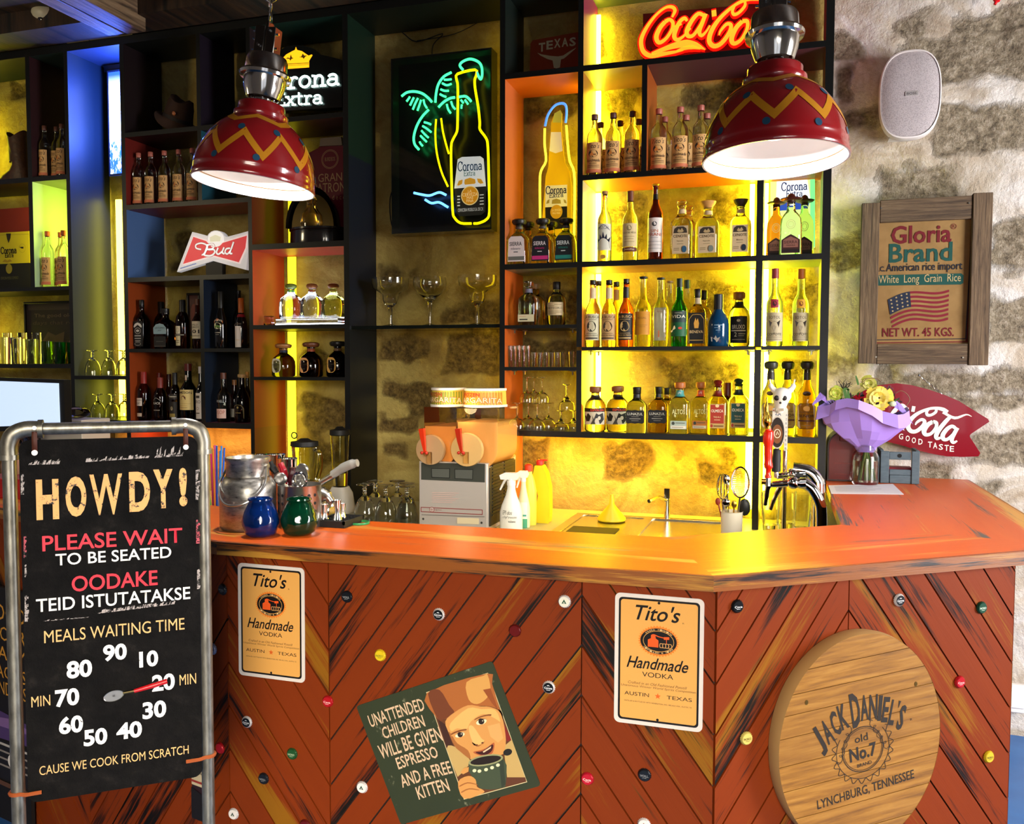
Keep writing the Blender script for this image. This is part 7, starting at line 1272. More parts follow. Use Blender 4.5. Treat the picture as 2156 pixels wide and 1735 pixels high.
# ================================================================== stone wall things
zs5 = Z(1720, 0, 4.337, 3.995); c = zs5(852, 860); rx = (zs5(1140, 860)[0]-zs5(565, 860)[0])/2; rz_ = (zs5(850, 450)[1]-zs5(850, 1275)[1])/2
sp = thing('wall_speaker', 'white oval speaker with a grey grille mounted high on the stone wall', 'speaker'); n = 48
sup = lambda k, a, kz=None: (lambda ca, sa, q: (k*rx*ca*q, (kz or k)*rz_*sa*q))(math.cos(a), math.sin(a), (abs(math.cos(a))**2.7+abs(math.sin(a))**2.7)**(-1/2.7))
b = MB(); rings = []
for k, y in ((.80, 4.075), (.97, 4.05), (1, 4.02), (.99, 4.0), (.975, 3.992), (.945, 3.990), (.935, 3.996), (.90, 3.998)): rings.append([Vector((c[0]+sup(k, a)[0], y, c[1]+sup(k, a)[1])) for a in [2*PI*i/n for i in range(n)]])
grid(b, rings); b.build('cabinet', mat('#e4dcd8', .35), sp)
b = MB(); rings = []
for k, y in ((.93, 3.9945), (.80, 3.986), (.5, 3.980), (.2, 3.978)): rings.append([Vector((c[0]+sup(k, a)[0], y, c[1]+sup(k, a)[1])) for a in [2*PI*i/n for i in range(n)]])
t = NT('perforated_grille', .6); v = t.n('TexVoronoi', Vector=t.coord('Object', (260, 1, 260)), Scale=1.0); t.col(t.ramp(v.outputs[0], [(.2, '#8c8484'), (.5, '#b4aaaa')])); grid(b, rings); b.build('grille', t.m, sp)
p = zs5(858, 868); b = MB(); b.prism(rrect(p[0]-.024, p[0]+.026, p[1]-.008, p[1]+.010, .003), fy(3.977), -.002, .002); b.build('maker_badge', mat('#cfc8c4', .3, .5), sp); b = MB(); text(b, 'BOSE', fy(3.975), p[0]-.018, p[0]+.02, p[1]-.004, p[1]+.006, .0008, 0, bold=.01); b.build('badge_letters', mat('#6a6464', .4), sp)
q = at(1890, 285, 4.05); b = MB(); b.box(q.x-.035, q.x+.03, 4.03, 4.10, q.z-.015, q.z+.03); b.build('wall_bracket', mat('#d8d2cc', .4), sp)
# framed rice sack
def old_wood(name, a_, b2, scale=(40, 40, 2.2)):
    t = NT(name, .85); n = t.noise(t.coord('Object', scale), 2.2, 6, .7, .5); t.col(t.ramp(n, [(.3, a_), (.55, b2), (.75, '#8a7558')])); t.bump(n, .6, .006); return t.m
WV, WH = old_wood('grey_frame_wood', '#2e2219', '#6a553e'), old_wood('grey_frame_rail', '#2e2219', '#64503a', (2.2, 40, 40))
rf = thing('framed_sack', 'rice sack with a flag framed in weathered boards on the stone wall', 'picture'); Y = 4.035
A = at(1811, 600, Y); B = at(2086, 590, Y); zt_ = (at(1812, 427, Y).z+at(2088, 411, Y).z)/2; zb_ = at(1945, 767, Y).z; wl = at(1838, 600, Y).x-A.x; hz = .085
for x0, x1, z0, z1, m, y0 in ((A.x, A.x+.072, zb_+.003, zt_-.004, WV, Y), (B.x-.074, B.x, zb_-.004, zt_+.014, WV, Y-.002), (A.x+.073, B.x-.075, zt_-.088, zt_+.006, WH, Y+.004), (A.x+.073, B.x-.075, zb_+.001, zb_+.086, WH, Y+.004)): b = MB(); b.box(x0, x1, y0, y0+.034, z0, z1); b.build('frame_board', m, rf, bevel=.003)
b = MB()
for (x_, y_) in ((345, 97), (818, 70), (318, 897), (785, 900)): zr = Z(1720, 400, 2.551, Y); p = zr(x_, y_); b.cyl((p[0], Y+.004, p[1]), (p[0], Y-.001, p[1]), .0035, 8)
b.build('frame_nail', mat('#9a948a', .3, 1), rf)
def burlap():
    t = NT('burlap', .95); co = t.coord('Object', (340, 1, 340)); w1 = t.n('TexWave', Vector=co, Scale=.5, _bands_direction='X').outputs[1]; w2 = t.n('TexWave', Vector=co, Scale=.5, _bands_direction='Z').outputs[1]
    n = t.noise(t.coord(), 9, 5, .6); t.col(t.mix(t.math('MULTIPLY', t.math('MULTIPLY', w1, w2), .6), t.ramp(n, [(.3, '#8a6a3c'), (.7, '#a88450')]), '#5a4222')); t.bump(t.math('ADD', w1, w2), .3, .002); return t.m
Ys = Y+.026; zr = Z(1720, 400, 2.551, Ys); b = MB(); nx, nz2 = 24, 30; V = []
for j in range(nz2+1):
    for i in range(nx+1): x = A.x+.06+(B.x-A.x-.12)*i/nx; z = zb_+.07+(zt_-zb_-.15)*j/nz2; V.append((x, Ys+.0012*noise.noise((x*9, z*9, 5)), z))
b.add(V, [(j*(nx+1)+i, j*(nx+1)+i+1, (j+1)*(nx+1)+i+1, (j+1)*(nx+1)+i) for j in range(nz2) for i in range(nx)]); b.build('burlap_sack', burlap(), rf)
b = MB(); mk = Mats(.95); fr = fy(Ys-.0016); kr = dep(at(1945, 590, Ys))/FP/2.551; PR_ = zr.pts
def rt(t_, xa, ya, xb, yb, hx, **k): p = zr(xa, ya); q = zr(xb, yb); text(b, t_, fr, p[0], q[0], q[1], p[1], .0006, mk(hx), **k)
MAR, GRN, NVY = '#6a1a22', '#1c4a42', '#20242e'
for off, h, w_ in ((0, MAR, 9), (16, NVY, 7)): ribbon(b, PR_([(312+off*.5, 148+off), (850-off, 140+off), (815-off, 815-off), (290+off*.5, 822-off)]), w_*kr, fr, .0002, mk(h), sm=0, closed=True)
ribbon(b, PR_([(845, 140), (812, 815)]), 26*kr, fr, .0001, mk('#4a1418'), sm=0)
rt('Gloria', 400, 195, 722, 280, MAR, bold=.02); rt('Brand', 388, 290, 726, 382, GRN, bold=.02); rt('P.C.', 316, 412, 366, 438, NVY, bold=.02); rt('American rice import', 372, 396, 780, 440, NVY, bold=.012)
b.flat(PR_([(318, 468), (330, 458), (775, 448), (788, 460), (786, 500), (772, 508), (330, 514), (318, 505)]), fr, .0003, mk(GRN)); rt('White  Long  Grain  Rice', 332, 460, 772, 504, '#b8a070'); rt('NET WT. 45 KGS.', 352, 742, 735, 786, MAR, bold=.015)
c = zr(734, 196); ribbon(b, ell(c[0], c[1], 13*kr, 13*kr, 18), 2.5*kr, fr, .0006, mk(MAR), sm=0, closed=True); rt('R', 728, 188, 741, 204, MAR)
wv = lambda u, v: (lambda sh: zr(410+300*u+(1-v)*0+ (1-v)*(-6) - (30*(1-u)*(v)), 740-150*v-14*math.sin(u*5.2)*1.4 - 72*u + 12*(1-v)*u))(0)
for i in range(13):
    v0, v1 = 1-(i+1)/13, 1-i/13; u0 = .33 if i < 7 else 0
    if i % 2 == 0: n = 16; U_ = [u0+(1-u0)*k/n for k in range(n+1)]; L0 = [wv(u, v0) for u in U_]; L1 = [wv(u, v1) for u in U_]; b.add([fr(*q, .0003) for q in L0+L1], [(k, k+1, n+2+k, n+1+k) for k in range(n)], mk('#7a1f2c'))
n = 8; U_ = [.36*k/n for k in range(n+1)]; L0 = [wv(u, 6/13) for u in U_]; L1 = [wv(u, 1) for u in U_]; b.add([fr(*q, .0006) for q in L0+L1], [(k, k+1, n+2+k, n+1+k) for k in range(n)], mk('#232a3c'))
def star(cx, cz, r, rot=PI/2): return [(cx+(r if k % 2 == 0 else r*.42)*math.cos(rot+PI*k/5), cz+(r if k % 2 == 0 else r*.42)*math.sin(rot+PI*k/5)) for k in range(10)]
for i in range(4):
    for j in range(4): q = wv(.05+.085*i, .54+.13*j); b.flat(star(q[0], q[1], 6.5*kr), fr, .0010, mk('#b8a070'))
b.build('sack_print', mk.l, rf)
# ornament tip at the frame edge, twisted picture wire
p = at(2097, 2, 4.06); b = MB(); b.tube([(p.x+.004, 4.06, p.z+.10), (p.x+.006, 4.06, p.z+.04), (p.x+.003, 4.06, p.z+.006), (p.x-.004, 4.06, p.z-.014)], [.003, .012, .014, .006], 10, sm=4); tag(b.build('hanging_ornament', mat('#d8141c', .3)), 'bright red ornament tip hanging at the very top of the stone wall', 'ornament')
p = at(1935, 790, 4.09); q = at(1990, 835, 4.085); b = MB(); d = Vector(q)-Vector(p)
for s_ in (0, PI): b.tube([Vector(p)+d*(i/24)+Vector((0, .002*math.cos(i*1.4+s_), .003*math.sin(i*1.4+s_))) for i in range(25)], .0016, 5)
b.ball(p, .006, 8); tag(b.build('hanging_wire', mat('#b8b4ac', .3, 1)), 'twisted steel wire running from the sack frame to the red fish sign', 'wire')
# ---- red fish shaped sign
Y = 4.055; ff = fy(Y); fs = thing('fishtail_sign', 'glossy red fishtail drink sign with white script on the stone wall', 'sign'); F2 = lambda L: [(lambda p: (p.x, p.z))(at(x, y, Y)) for x, y in L]
OUTL = [(1762, 868), (1790, 838), (1840, 812), (1888, 807), (1920, 811), (1955, 820), (1990, 832), (2018, 844), (2057, 868), (2080, 882), (2083, 888), (2044, 914), (2041, 918), (2064, 954), (2060, 961), (2028, 962), (1994, 961), (1965, 956), (1936, 949), (1900, 938), (1860, 928), (1810, 910), (1780, 890)]
b = MB(); b.prism(F2(OUTL), ff, -.030, 0); b.build('sign_body', mat('#7e0618', .15, coat=.4), fs, bevel=.005)
SX = ((1105, 335), (1650, 310), (1400, 12)); TX = ((487, 1268), (752, 1352), (645, 1172))
M3 = Matrix([(x, y, 1) for x, y in SX]); Mi = M3.inverted(); cx_ = Mi @ Vector([q[0] for q in TX]); cy_ = Mi @ Vector([q[1] for q in TX])
TM = lambda x, y: (1720+Vector((x, y, 1)).dot(cx_)/2.551, 400+Vector((x, y, 1)).dot(cy_)/2.551)
b = MB(); mk = Mats(.3); kf = dep(at(1980, 890, Y))/FP
for i, (L_, wd) in enumerate(COCA):
    if min(x for x, y in L_) < 930: continue
    ribbon(b, F2([TM(x, y) for x, y in L_]), [q*8.0*kf for q in wd], ff, .0012+.0002*i, mk('#f0ead8'), sm=4)
ribbon(b, F2([(1985, 868), (2010, 880), (2034, 873), (2046, 877)]), [5*kf, 6*kf, 3*kf, 1*kf], ff, .0012, mk('#f0ead8'), sm=4)
ribbon(b, F2([(1880, 892), (1895, 900), (1904, 906)]), [1*kf, 6*kf, 1*kf], ff, .0012, mk('#f0ead8'), sm=4)
for i, (ch, x_, y_) in enumerate((('O', 1869, 909), ('F', 1881, 913), ('G', 1897, 919), ('O', 1911, 923), ('O', 1924, 927), ('D', 1938, 930), ('T', 1958, 936), ('A', 1969, 938), ('S', 1981, 941), ('T', 1993, 943), ('E', 2004, 945))): p, q = F2([(x_-4.6, y_+6), (x_+4.6, y_-6)]); text(b, ch, ff, p[0], q[0], p[1], q[1], .0012, mk('#f0ead8'), bold=.015)
b.build('script_lettering', mk.l, fs)
# ---- mailbox, crate, vase with bouquet, paper, on the bar by the wall
ml = thing('mailbox', 'dark red arched metal mailbox behind the flower vase', 'mailbox'); Y = 3.86; fm = fy(Y); M2 = lambda L: [(lambda p: (p.x, p.z))(at(x, y, Y)) for x, y in L]
x0 = xat(1736, Y, 1.2)+.012; x1 = xat(1842, Y, 1.2); zt_ = at(1768, 903, Y).z; mx, hw = (x0+x1)/2, (x1-x0)/2
def arch(k, zb): return [(mx-hw*k, zb)]+[(mx-hw*k*math.cos(PI*i/20), zt_-hw*.80*k*(1-math.sin(PI*i/20))-(1-k)*.05) for i in range(21)]+[(mx+hw*k, zb)]
b = MB(); b.prism(arch(1, CZ+.0008), fm, -.17, 0); b.build('mailbox_body', mat('#3c2a24', .35), ml); b = MB(); b.prism(arch(.94, CZ+.008), fm, 0, .008); b.build('door', mat('#6c120f', .22, coat=.4), ml, bevel=.003)
b = MB()
for z in (.030, .075): b.box(mx-hw*.7, mx+hw*.7, Y-.0105, Y-.008, CZ+z, CZ+z+.004)
b.build('door_rib', mat('#7c1a14', .25), ml); b = MB(); p = at(1775, 922, Y); b.box(p.x-.014, p.x+.014, Y-.020, Y-.008, p.z-.012, p.z+.012); b.build('door_latch', mat('#6c120f', .3), ml, bevel=.002)
cr = thing('small_crate', 'small grey blue slatted crate standing beside the flower vase', 'crate'); Y = 3.85; zk2 = Z(1700, 760, 5.783, Y); SL = NT('grey_blue_wood', .7); nn = SL.noise(SL.coord('Object', (12, 12, 40)), 3, 5); SL.col(SL.mix(nn, '#36454e', '#5a6a72')); 
for q in ((885, 1000, 1100, 1500), (1265, 1370, 1105, 1500), (1000, 1265, 1115, 1200), (1000, 1265, 1400, 1500), (1000, 1265, 1330, 1388)):
    p0 = zk2(q[0], q[3]); p1 = zk2(q[1], q[2]); b = MB(); z0 = max(p0[1], CZ+.001); b.box(p0[0], p1[0], Y+(.004 if q[0] == 1000 else 0), Y+.014, z0, p1[1]); b.build('crate_slat', SL.m, cr, bevel=.0015)
p0 = zk2(885, 1500); p1 = zk2(1370, 1085)
b = MB(); b.box(p0[0], p0[0]+.012, Y+.015, Y+.15, CZ+.001, p1[1]-.004); b.build('crate_side', SL.m, cr); b = MB(); b.box(p1[0]-.012, p1[0], Y+.015, Y+.15, CZ+.001, p1[1]-.004); b.build('crate_side', SL.m, cr); b = MB(); b.box(p0[0]+.013, p1[0]-.013, Y+.015, Y+.15, CZ+.001, CZ+.012); b.build('crate_floor', SL.m, cr)
b = MB(); p = zk2(1125, 1155); b.prism(ell(p[0], p[1], .008, .008, 14), fy(Y+.003), -.001, .0005); b.build('finger_hole', mat('#0c0c0c', .8), cr)
b = MB(); b.box(p0[0]+.02, p1[0]-.02, Y+.05, Y+.12, CZ+.0125, CZ+.062); tag(b.build('card_stack', mat('#8a1424', .4), bevel=.002), 'dark red box lying inside the grey blue crate', 'box')
# ---- paper
P = [atz(1722, 1022, CZ), atz(1880, 1020, CZ), atz(1903, 1042, CZ), atz(1728, 1039, CZ)]
x_lo = .172; b = MB(); PTS = [(max(q.x, x_lo), q.y) for q in P]; b.add([(x, y, CZ+.0012) for x, y in PTS]+[(x, y, CZ+.0022) for x, y in PTS], [(3, 2, 1, 0), (4, 5, 6, 7), (0, 1, 5, 4), (1, 2, 6, 5), (2, 3, 7, 6), (3, 0, 4, 7)])
pa = thing('paper_sheet', 'white printed paper lying on the bar in front of the flower vase', 'paper'); b.build('sheet', mat('#e4e0e4', .6), pa)
b = MB()
for i in range(6): 
    a0 = Vector(PTS[0]).lerp(Vector(PTS[3]), .2+.11*i); a1 = Vector(PTS[1]).lerp(Vector(PTS[2]), .2+.11*i); q0 = a0.lerp(a1, .08); q1 = a0.lerp(a1, .75-.1*(i % 3)); b.add([(q0.x, q0.y, CZ+.0025), (q1.x, q1.y, CZ+.0025), (q1.x, q1.y+.006, CZ+.0025), (q0.x, q0.y+.006, CZ+.0025)], [(0, 1, 2, 3)])
b.build('printed_lines', mat('#9a96a4', .7), pa)
# ---- vase and bouquet
pv = atz(1822, 1021, CZ); zv = lambda x, y: (lambda p: (p.x-vx, p.z-CZ))(at(1700+x/5.783, 760+y/5.783, vy))
vy = pv.y+.02; vx = xat(1822, vy, CZ+.08); R2 = 27*dep((vx, vy, 1.2))/FP; hv = at(1822, 936, vy).z-CZ
vs2 = thing('flower_vase', 'clear glass jar vase of water holding the lilac wrapped bouquet', 'vase', (vx, vy, CZ+.0008)); b = MB(); b.lathe([(0, 0), (R2*.9, 0), (R2, .01), (R2, hv*.68), (R2*.86, hv*.80), (R2*.66, hv*.86), (R2*.66, hv), (R2*.60, hv), (R2*.60, hv*.86), (R2*.80, hv*.79), (R2*.94, hv*.67), (R2*.94, .012), (0, .010)], 32); b.build('glass_jar', CLEARG, vs2)
b = MB(); b.lathe([(0, .0115), (R2*.92, .0125), (R2*.935, .02), (R2*.935, hv*.60), (0, hv*.60)], 28); b.build('water', mat('#f4f8ee', .0, 0, 1, 1.33, name='vase_water'), vs2)
bq = thing('bouquet', 'bouquet of yellow carnation and greenery in lilac wrapping paper', 'bouquet', (vx, vy, CZ+.0008)); rb = random.Random(11)
for i in range(9): a = rb.uniform(0, 6.28); r0 = R2*.6*rb.random(); b = MB(); b.tube([(r0*math.cos(a), r0*math.sin(a), .02), (r0*.3*math.cos(a+1), r0*.3*math.sin(a+1), hv*.9), (r0*2*math.cos(a+2.6), r0*2*math.sin(a+2.6), hv*1.6)], .0035, 6, sm=3); b.build('stem', mat(('#4a6a2c', '#6a7a3c', '#3a5a24')[i % 3], .5), bq)
def lilac():
    t = NT('lilac_paper', .45); t.b.inputs['Base Color'].default_value = (*lin('#a084dc'), 1); t.b.inputs['Transmission Weight'].default_value = .0; t.b.inputs['Subsurface Weight'].default_value = 0; return t.m
b = MB(); rings = []; n = 22; top = zv(650, 560)[1]; rt_ = 74*dep((vx, vy, 1.3))/FP
for j, (f, r) in enumerate(((.0, .20), (.12, .26), (.3, .56), (.48, .78), (.62, .92), (.80, 1.0), (1.0, 1.06))):
    ring = []
    for i in range(n):
        a = 2*PI*i/n; w_ = r*rt_*(1+.06*math.sin(5*a+j*.7)*(f > .1)+.16*noise.noise((math.cos(a)*3, math.sin(a)*3, f*4))*min(1, f*3))
        zz = hv*.80+(top-hv*.80)*f+(.022*math.sin(3*a+1)+.02*math.cos(a+2.6))*f**2
        ring.append(Vector((w_*math.cos(a)*1.12-(.012*f), w_*math.sin(a)*.55-.03*f, zz)))
    rings.append(ring)
rings += [[Vector((p.x*1.04, p.y*1.04, p.z-.045-.01*math.sin(7*k))) for k, p in enumerate(rings[-1])]]
grid(b, rings, capped=False); b.build('wrapping_paper', lilac(), bq, sharp=8)
for k, q in enumerate(([(215, 430), (150, 380), (55, 520), (60, 540), (170, 470), (240, 520)], [(1050, 470), (1130, 530), (1190, 620), (1270, 770), (1200, 690), (1090, 590), (1040, 560)])):
    b = MB(); P = [Vector((*((lambda w_: (w_[0], -.055+.012*(i % 2)))(zv(*p))), zv(*p)[1])) for i, p in enumerate(q)]; b.add(P+[p+Vector((0, .0015, 0)) for p in P], [tuple(range(len(P))), tuple(range(2*len(P)-1, len(P)-1, -1))]+[(i, len(P)+i, len(P)+(i+1) % len(P), (i+1) % len(P)) for i in range(len(P))]); b.build('paper_corner', lilac(), bq, sharp=20)
b = MB(); 
for i in range(230):
    a = rb.uniform(0, 6.28); r = rt_*.9*math.sqrt(rb.random()); x_, y_ = r*math.cos(a)*1.1-.01, r*math.sin(a)*.75; z_ = top-.012+.055*(1-(r/rt_)**2)*rb.uniform(.2, 1.1)+(.02 if x_ > .02 else 0); L = rb.uniform(.012, .03); d = Vector((rb.uniform(-1, 1), rb.uniform(-1, .4), rb.uniform(0, 1))).normalized()*L; s2 = d.cross(Vector((rb.random(), rb.random(), 1))).normalized()*L*.22; p = Vector((x_, y_, z_)); b.add([p, p+d*.5+s2, p+d, p+d*.5-s2], [(0, 1, 2, 3)], i % 3)
o = b.build('foliage', [mat('#24421c', .6), mat('#3a5c24', .6), mat('#4a3440', .7)], bq, sharp=180); o['kind'] = 'stuff'
def frizz(cx, cz, r, h, cnt, sx, ht):
    b = MB()
    for i in range(cnt):
        a, u = rb.uniform(0, 6.28), rb.uniform(.1, 1); d = Vector((math.cos(a)*u, math.sin(a)*u*.6-.3, rb.uniform(.2, 1))).normalized(); p = Vector((cx, -.03, cz)); q = p+d*r*rb.uniform(.6, 1.1); b.tube([p, (p+q)/2+Vector((rb.uniform(-1, 1), 0, rb.uniform(-1, 1)))*r*.2, q], .0011, 4)
    o = b.build(ht, mat(h, .7), bq); return o
x_, z_ = zv(960, 360); frizz(x_, z_-.02, .040, '#6a4a4c', 90, 1, 'dried_flower')['kind'] = 'stuff'; x_, z_ = zv(440, 260); frizz(x_, z_-.03, .045, '#20241c', 24, 1, 'wiry_twig')['kind'] = 'stuff'
def flower(px, py, r, h1, h2, nm, y0):
    b = MB(); x_, z_ = zv(px, py); c = Vector((x_, y0, z_))
    for ring in range(4):
        m = 7+ring*2; rr = r*(.25+.25*ring)
        for i in range(m):
            a = 2*PI*i/m+ring*.5; d = Vector((math.cos(a), -.9+.28*ring, math.sin(a))).normalized(); sd = d.cross(Vector((.1*(i % 3), 1, .3*(i % 2)))).normalized(); p = c+d*rr*.4; w_ = r*.32; e = c+d*rr*rb.uniform(.9, 1.2); 
            b.add([p-sd*w_*.4, p+sd*w_*.4, e+sd*w_+Vector((0, -.002*(i % 2), 0)), e+d*r*.06+Vector((0, .003, 0)), e-sd*w_+Vector((0, .002*(i % 2), 0))], [(0, 1, 2, 3, 4)], ring % 2)
    b.build(nm, [mat(h1, .5), mat(h2, .5)], bq, sharp=15)
flower(850, 445, .046, '#f0e078', '#e8d050', 'carnation', -.075); flower(335, 385, .026, '#c8c84a', '#a8b83c', 'green_bloom', -.05); flower(740, 270, .028, '#d8d070', '#a8a83c', 'green_bloom', -.02)
b = MB(); x_, z_ = zv(1010, 515); b.ball((x_, -.075, z_), .014, 12, sx=1.0, sy=.8, sz=.85); b.build('bud', mat('#c8d8b0', .5), bq)
b = MB()
for q, w_ in (([(605, 290), (590, 230), (575, 180)], .007), ([(470, 480), (450, 400), (440, 340), (500, 350)], .010), ([(520, 520), (490, 430), (480, 330)], .009)):
    P = [zv(*p) for p in q]; ribbon(b, P, [w_, w_*1.2, w_*.6], lambda u, v, e=0: Vector((u, -.06-e, v)), 0, sm=4, h=.001)
b.build('broad_leaf', mat('#3f6a28', .5), bq); b = MB(); b.tube([Vector((*((lambda w_: (w_[0], -.04))(zv(*p))), zv(*p)[1])) for p in ((660, 260), (720, 215), (820, 215), (880, 245))], .0016, 5, sm=4); b.tube([Vector((*((lambda w_: (w_[0], -.05))(zv(*p))), zv(*p)[1])) for p in ((1060, 390), (1120, 362), (1190, 400), (1225, 470), (1180, 545))], .0016, 5, sm=4); b.build('curling_twig', mat('#7a5a3c', .6), bq)
# ================================================================== signs and caps on the bar front
def fplane(pl): return pl.fn(.0045)
def tin_sign(pl, pts, lb):
    """pts: picture corners TL TR BR BL on the panel plane"""
    C_ = [pl.at(*p) for p in pts]; u0 = (C_[0][0]+C_[3][0])/2; u1 = (C_[1][0]+C_[2][0])/2; v1 = (C_[0][1]+C_[1][1])/2; v0 = (C_[2][1]+C_[3][1])/2; W, H = u1-u0, v1-v0; cu = (u0+u1)/2; f0 = pl.fn(.0046)
    rot = math.atan2(((C_[1][1]-C_[0][1])+(C_[2][1]-C_[3][1]))/2, W); cr, sr_ = math.cos(rot), math.sin(rot); cv = (v0+v1)/2
    f = lambda u, v, e=0: f0(cu+u*cr-(v-H/2)*sr_, cv+u*sr_+(v-H/2)*cr, e)
    t = thing('tin_sign', lb, 'sign', group='framed black on orange tin signs'); b = MB(); b.prism(rrect(-W/2, W/2, 0, H, .013), f, .0, .0025); b.build('sign_plate', mat('#d8cdc2', .3), t)
    b = MB(); mk = Mats(.35); g = lambda u, v, e=0: f(u, v, e+.0025); K = '#16120f'
    def rr(m, r, h, e): b.flat([(u, v) for u, v in rrect(-W/2+m*W, W/2-m*W, m*W, H-m*W, r)], g, e, mk(h))
    rr(.045, .009, K, .0002); rr(.068, .007, '#dcA050'.lower(), .0004); P = lambda x: (x-.5)*W
    T = lambda s_, x0, x1, y0, y1, h=K, **k: text(b, s_, g, P(x0), P(x1), y0*H, y1*H, .0008, mk(h), res=4, **k)
    T("Tito's", .22, .74, .805, .925, shear=.30, bold=.012); T('R', .765, .785, .802, .812); T('Handmade', .16, .84, .435, .525, shear=.30, bold=.012); T('VODKA', .32, .67, .375, .412)
    T('Crafted in an Old Fashioned Potstill', .16, .82, .312, .332, '#6a4a28', shear=.25); T('Unanimous Winner World Spirits Competition', .08, .92, .284, .305, '#6a4a28', shear=.25)
    T('AUSTIN', .12, .40, .222, .25); T('TEXAS', .60, .88, .222, .25); b.flat(star(0, .236*H, .036*W), g, .0008, mk('#e0601c')); T('DISTILLED & BOTTLED BY FIFTH GENERATION, INC. 40% ALC./VOL., AUSTIN, TX', .12, .88, .172, .183, '#4a3a28')
    for y in (.945, .055): b.flat(ell(0, y*H, .0032, .0032, 14), g, .001, mk(K))
    cy = .655*H; n = 40; sun = []
    for k in range(2*n): a = PI*k/n; q = 1.26 if k % 2 else 1.12; sun.append((.185*W*q*math.cos(a), .205*W*.70*q*math.sin(a)))
    b.flat([(u, cy+v) for u, v in sun], g, .0006, mk('#e07a24')); b.flat([(u, cy+v) for u, v in ell(0, 0, .205*W, .148*W, 32)], g, .0010, mk(K)); ribbon(b, [(u, cy+v) for u, v in ell(0, 0, .172*W, .118*W, 32)], .0012, g, .0014, mk('#dca050'), sm=0, closed=True)
    for txt, sg in (('AWARD WINNING', 1), ('DISTILLED 6 TIMES', -1)):
        m = len(txt)
        for i, ch in enumerate(txt):
            if ch == ' ': continue
            a = PI/2+sg*(-(i-(m-1)/2)*.15)*(1 if sg > 0 else 1); a = PI/2-(i-(m-1)/2)*.14 if sg > 0 else -PI/2+(i-(m-1)/2)*.12
            x_, y_ = .188*W*math.cos(a), cy+.133*W*math.sin(a); text(b, ch, g, x_-.0022, x_+.0022, y_-.0018, y_+.0018, .0016, mk('#e8c080'))
    for q in ([(-.12, -.07), (.0, -.07), (.0, .01), (-.03, .03), (-.035, .065), (-.06, .08), (-.085, .065), (-.085, .03), (-.12, .01)], [(.06, .055), (.12, .06), (.12, .03), (.06, .025)]): b.flat([(x_*W, cy+y_*W) for x_, y_ in q], g, .0014, mk('#e0561c'))
    ribbon(b, [(-.05*W, cy+.075*W), (.0, cy+.055*W), (.06*W, cy+.045*W)], .002, g, .0014, mk('#e0561c')); ribbon(b, [(.09*W, cy+.03*W), (.09*W, cy-.02*W)], .0015, g, .0014, mk('#e0561c'), sm=0)
    for k in range(5): ribbon(b, [((.02+k*.03)*W, cy-.068*W), ((.014+k*.034)*W, cy-.045*W), ((.02+k*.03)*W, cy-.022*W)], .0016, g, .0014, mk('#d8a060'))
    for yy in (-.068, -.022): ribbon(b, [(.015*W, cy+yy*W), (.145*W, cy+yy*W)], .0014, g, .0014, mk('#d8a060'), sm=0)
    b.build('sign_print', mk.l, t)
tin_sign(PM, [(505, 1184), (645, 1195), (643, 1437), (505, 1418)], 'orange tin sign with black script on the bar front near the standing chalk dark sign')
tin_sign(PM, [(1296, 1244), (1483, 1262), (1480, 1539), (1294, 1518)], 'orange tin sign with black script on the bar front next to the front corner')
# ---- the tilted poster of a drinking child
C_ = [PM.at(*p) for p in ((752, 1485), (1040, 1389), (1139, 1655), (846, 1731))]; du = Vector((C_[1][0]-C_[0][0], C_[1][1]-C_[0][1])); W = (du.length+Vector((C_[2][0]-C_[3][0], C_[2][1]-C_[3][1])).length)/2; dv = Vector((C_[0][0]-C_[3][0], C_[0][1]-C_[3][1])); H = (dv.length+Vector((C_[1][0]-C_[2][0], C_[1][1]-C_[2][1])).length)/2
ang = math.atan2(du.y, du.x); cc = sum((Vector(q) for q in C_), Vector((0, 0)))/4; f0 = PM.fn(.0046); ca, sa = math.cos(ang), math.sin(ang)
fk = lambda u, v, e=0: f0(cc.x+u*ca-(v-H/2)*sa, cc.y+u*sa+(v-H/2)*ca, e)
ks = thing('humorous_sign', 'tilted green metal sign with a photo of a child drinking from a cup', 'sign'); t = NT('worn_green_tin', .5); n = t.noise(t.coord(), 24, 6, .7); t.col(t.mix(t.n('MapRange', i0=n, i1=.62, i2=.72).outputs[0], t.mix(t.noise(t.coord(), 3, 3), '#242a14', '#333a20'), '#8a8a6c'))
b = MB(); b.prism(rrect(-W/2, W/2, 0, H, .008), fk, 0, .0025); b.build('sign_plate', t.m, ks)
b = MB(); mk = Mats(.55); g = lambda u, v, e=0: fk(u, v, e+.0025)
for s_, x0, x1, y0, y1 in (('UNATTENDED', .05, .46, .80, .90), ('CHILDREN', .11, .42, .68, .775), ('WILL BE GIVEN', .04, .50, .535, .65), ('ESPRESSO', .13, .43, .42, .515), ('AND A FREE', .11, .48, .275, .375), ('KITTEN', .19, .42, .15, .25)): text(b, s_, g, (x0-.5)*W, (x1-.5)*W, y0*H, y1*H, .0006, mk('#cfae8c'), bold=.012, shear=.05, arc=.002)
b.build('sign_lettering', mk.l, ks)
SK, SH, HR, DK = '#c88c48', '#9c5e2a', '#a05a24', '#24130c'
f2 = PM.fn(.0072); KP = lambda x, y: PM.at(880+x/3.1615, 1390+y/3.1615); el = lambda x, y, a, c_, ro=-.3, n=18: [(x+a*math.cos(q)*math.cos(ro)-c_*math.sin(q)*math.sin(ro), y+a*math.cos(q)*math.sin(ro)+c_*math.sin(q)*math.cos(ro)) for q in [2*PI*k/n for k in range(n)]]
CB = '#b8985a'
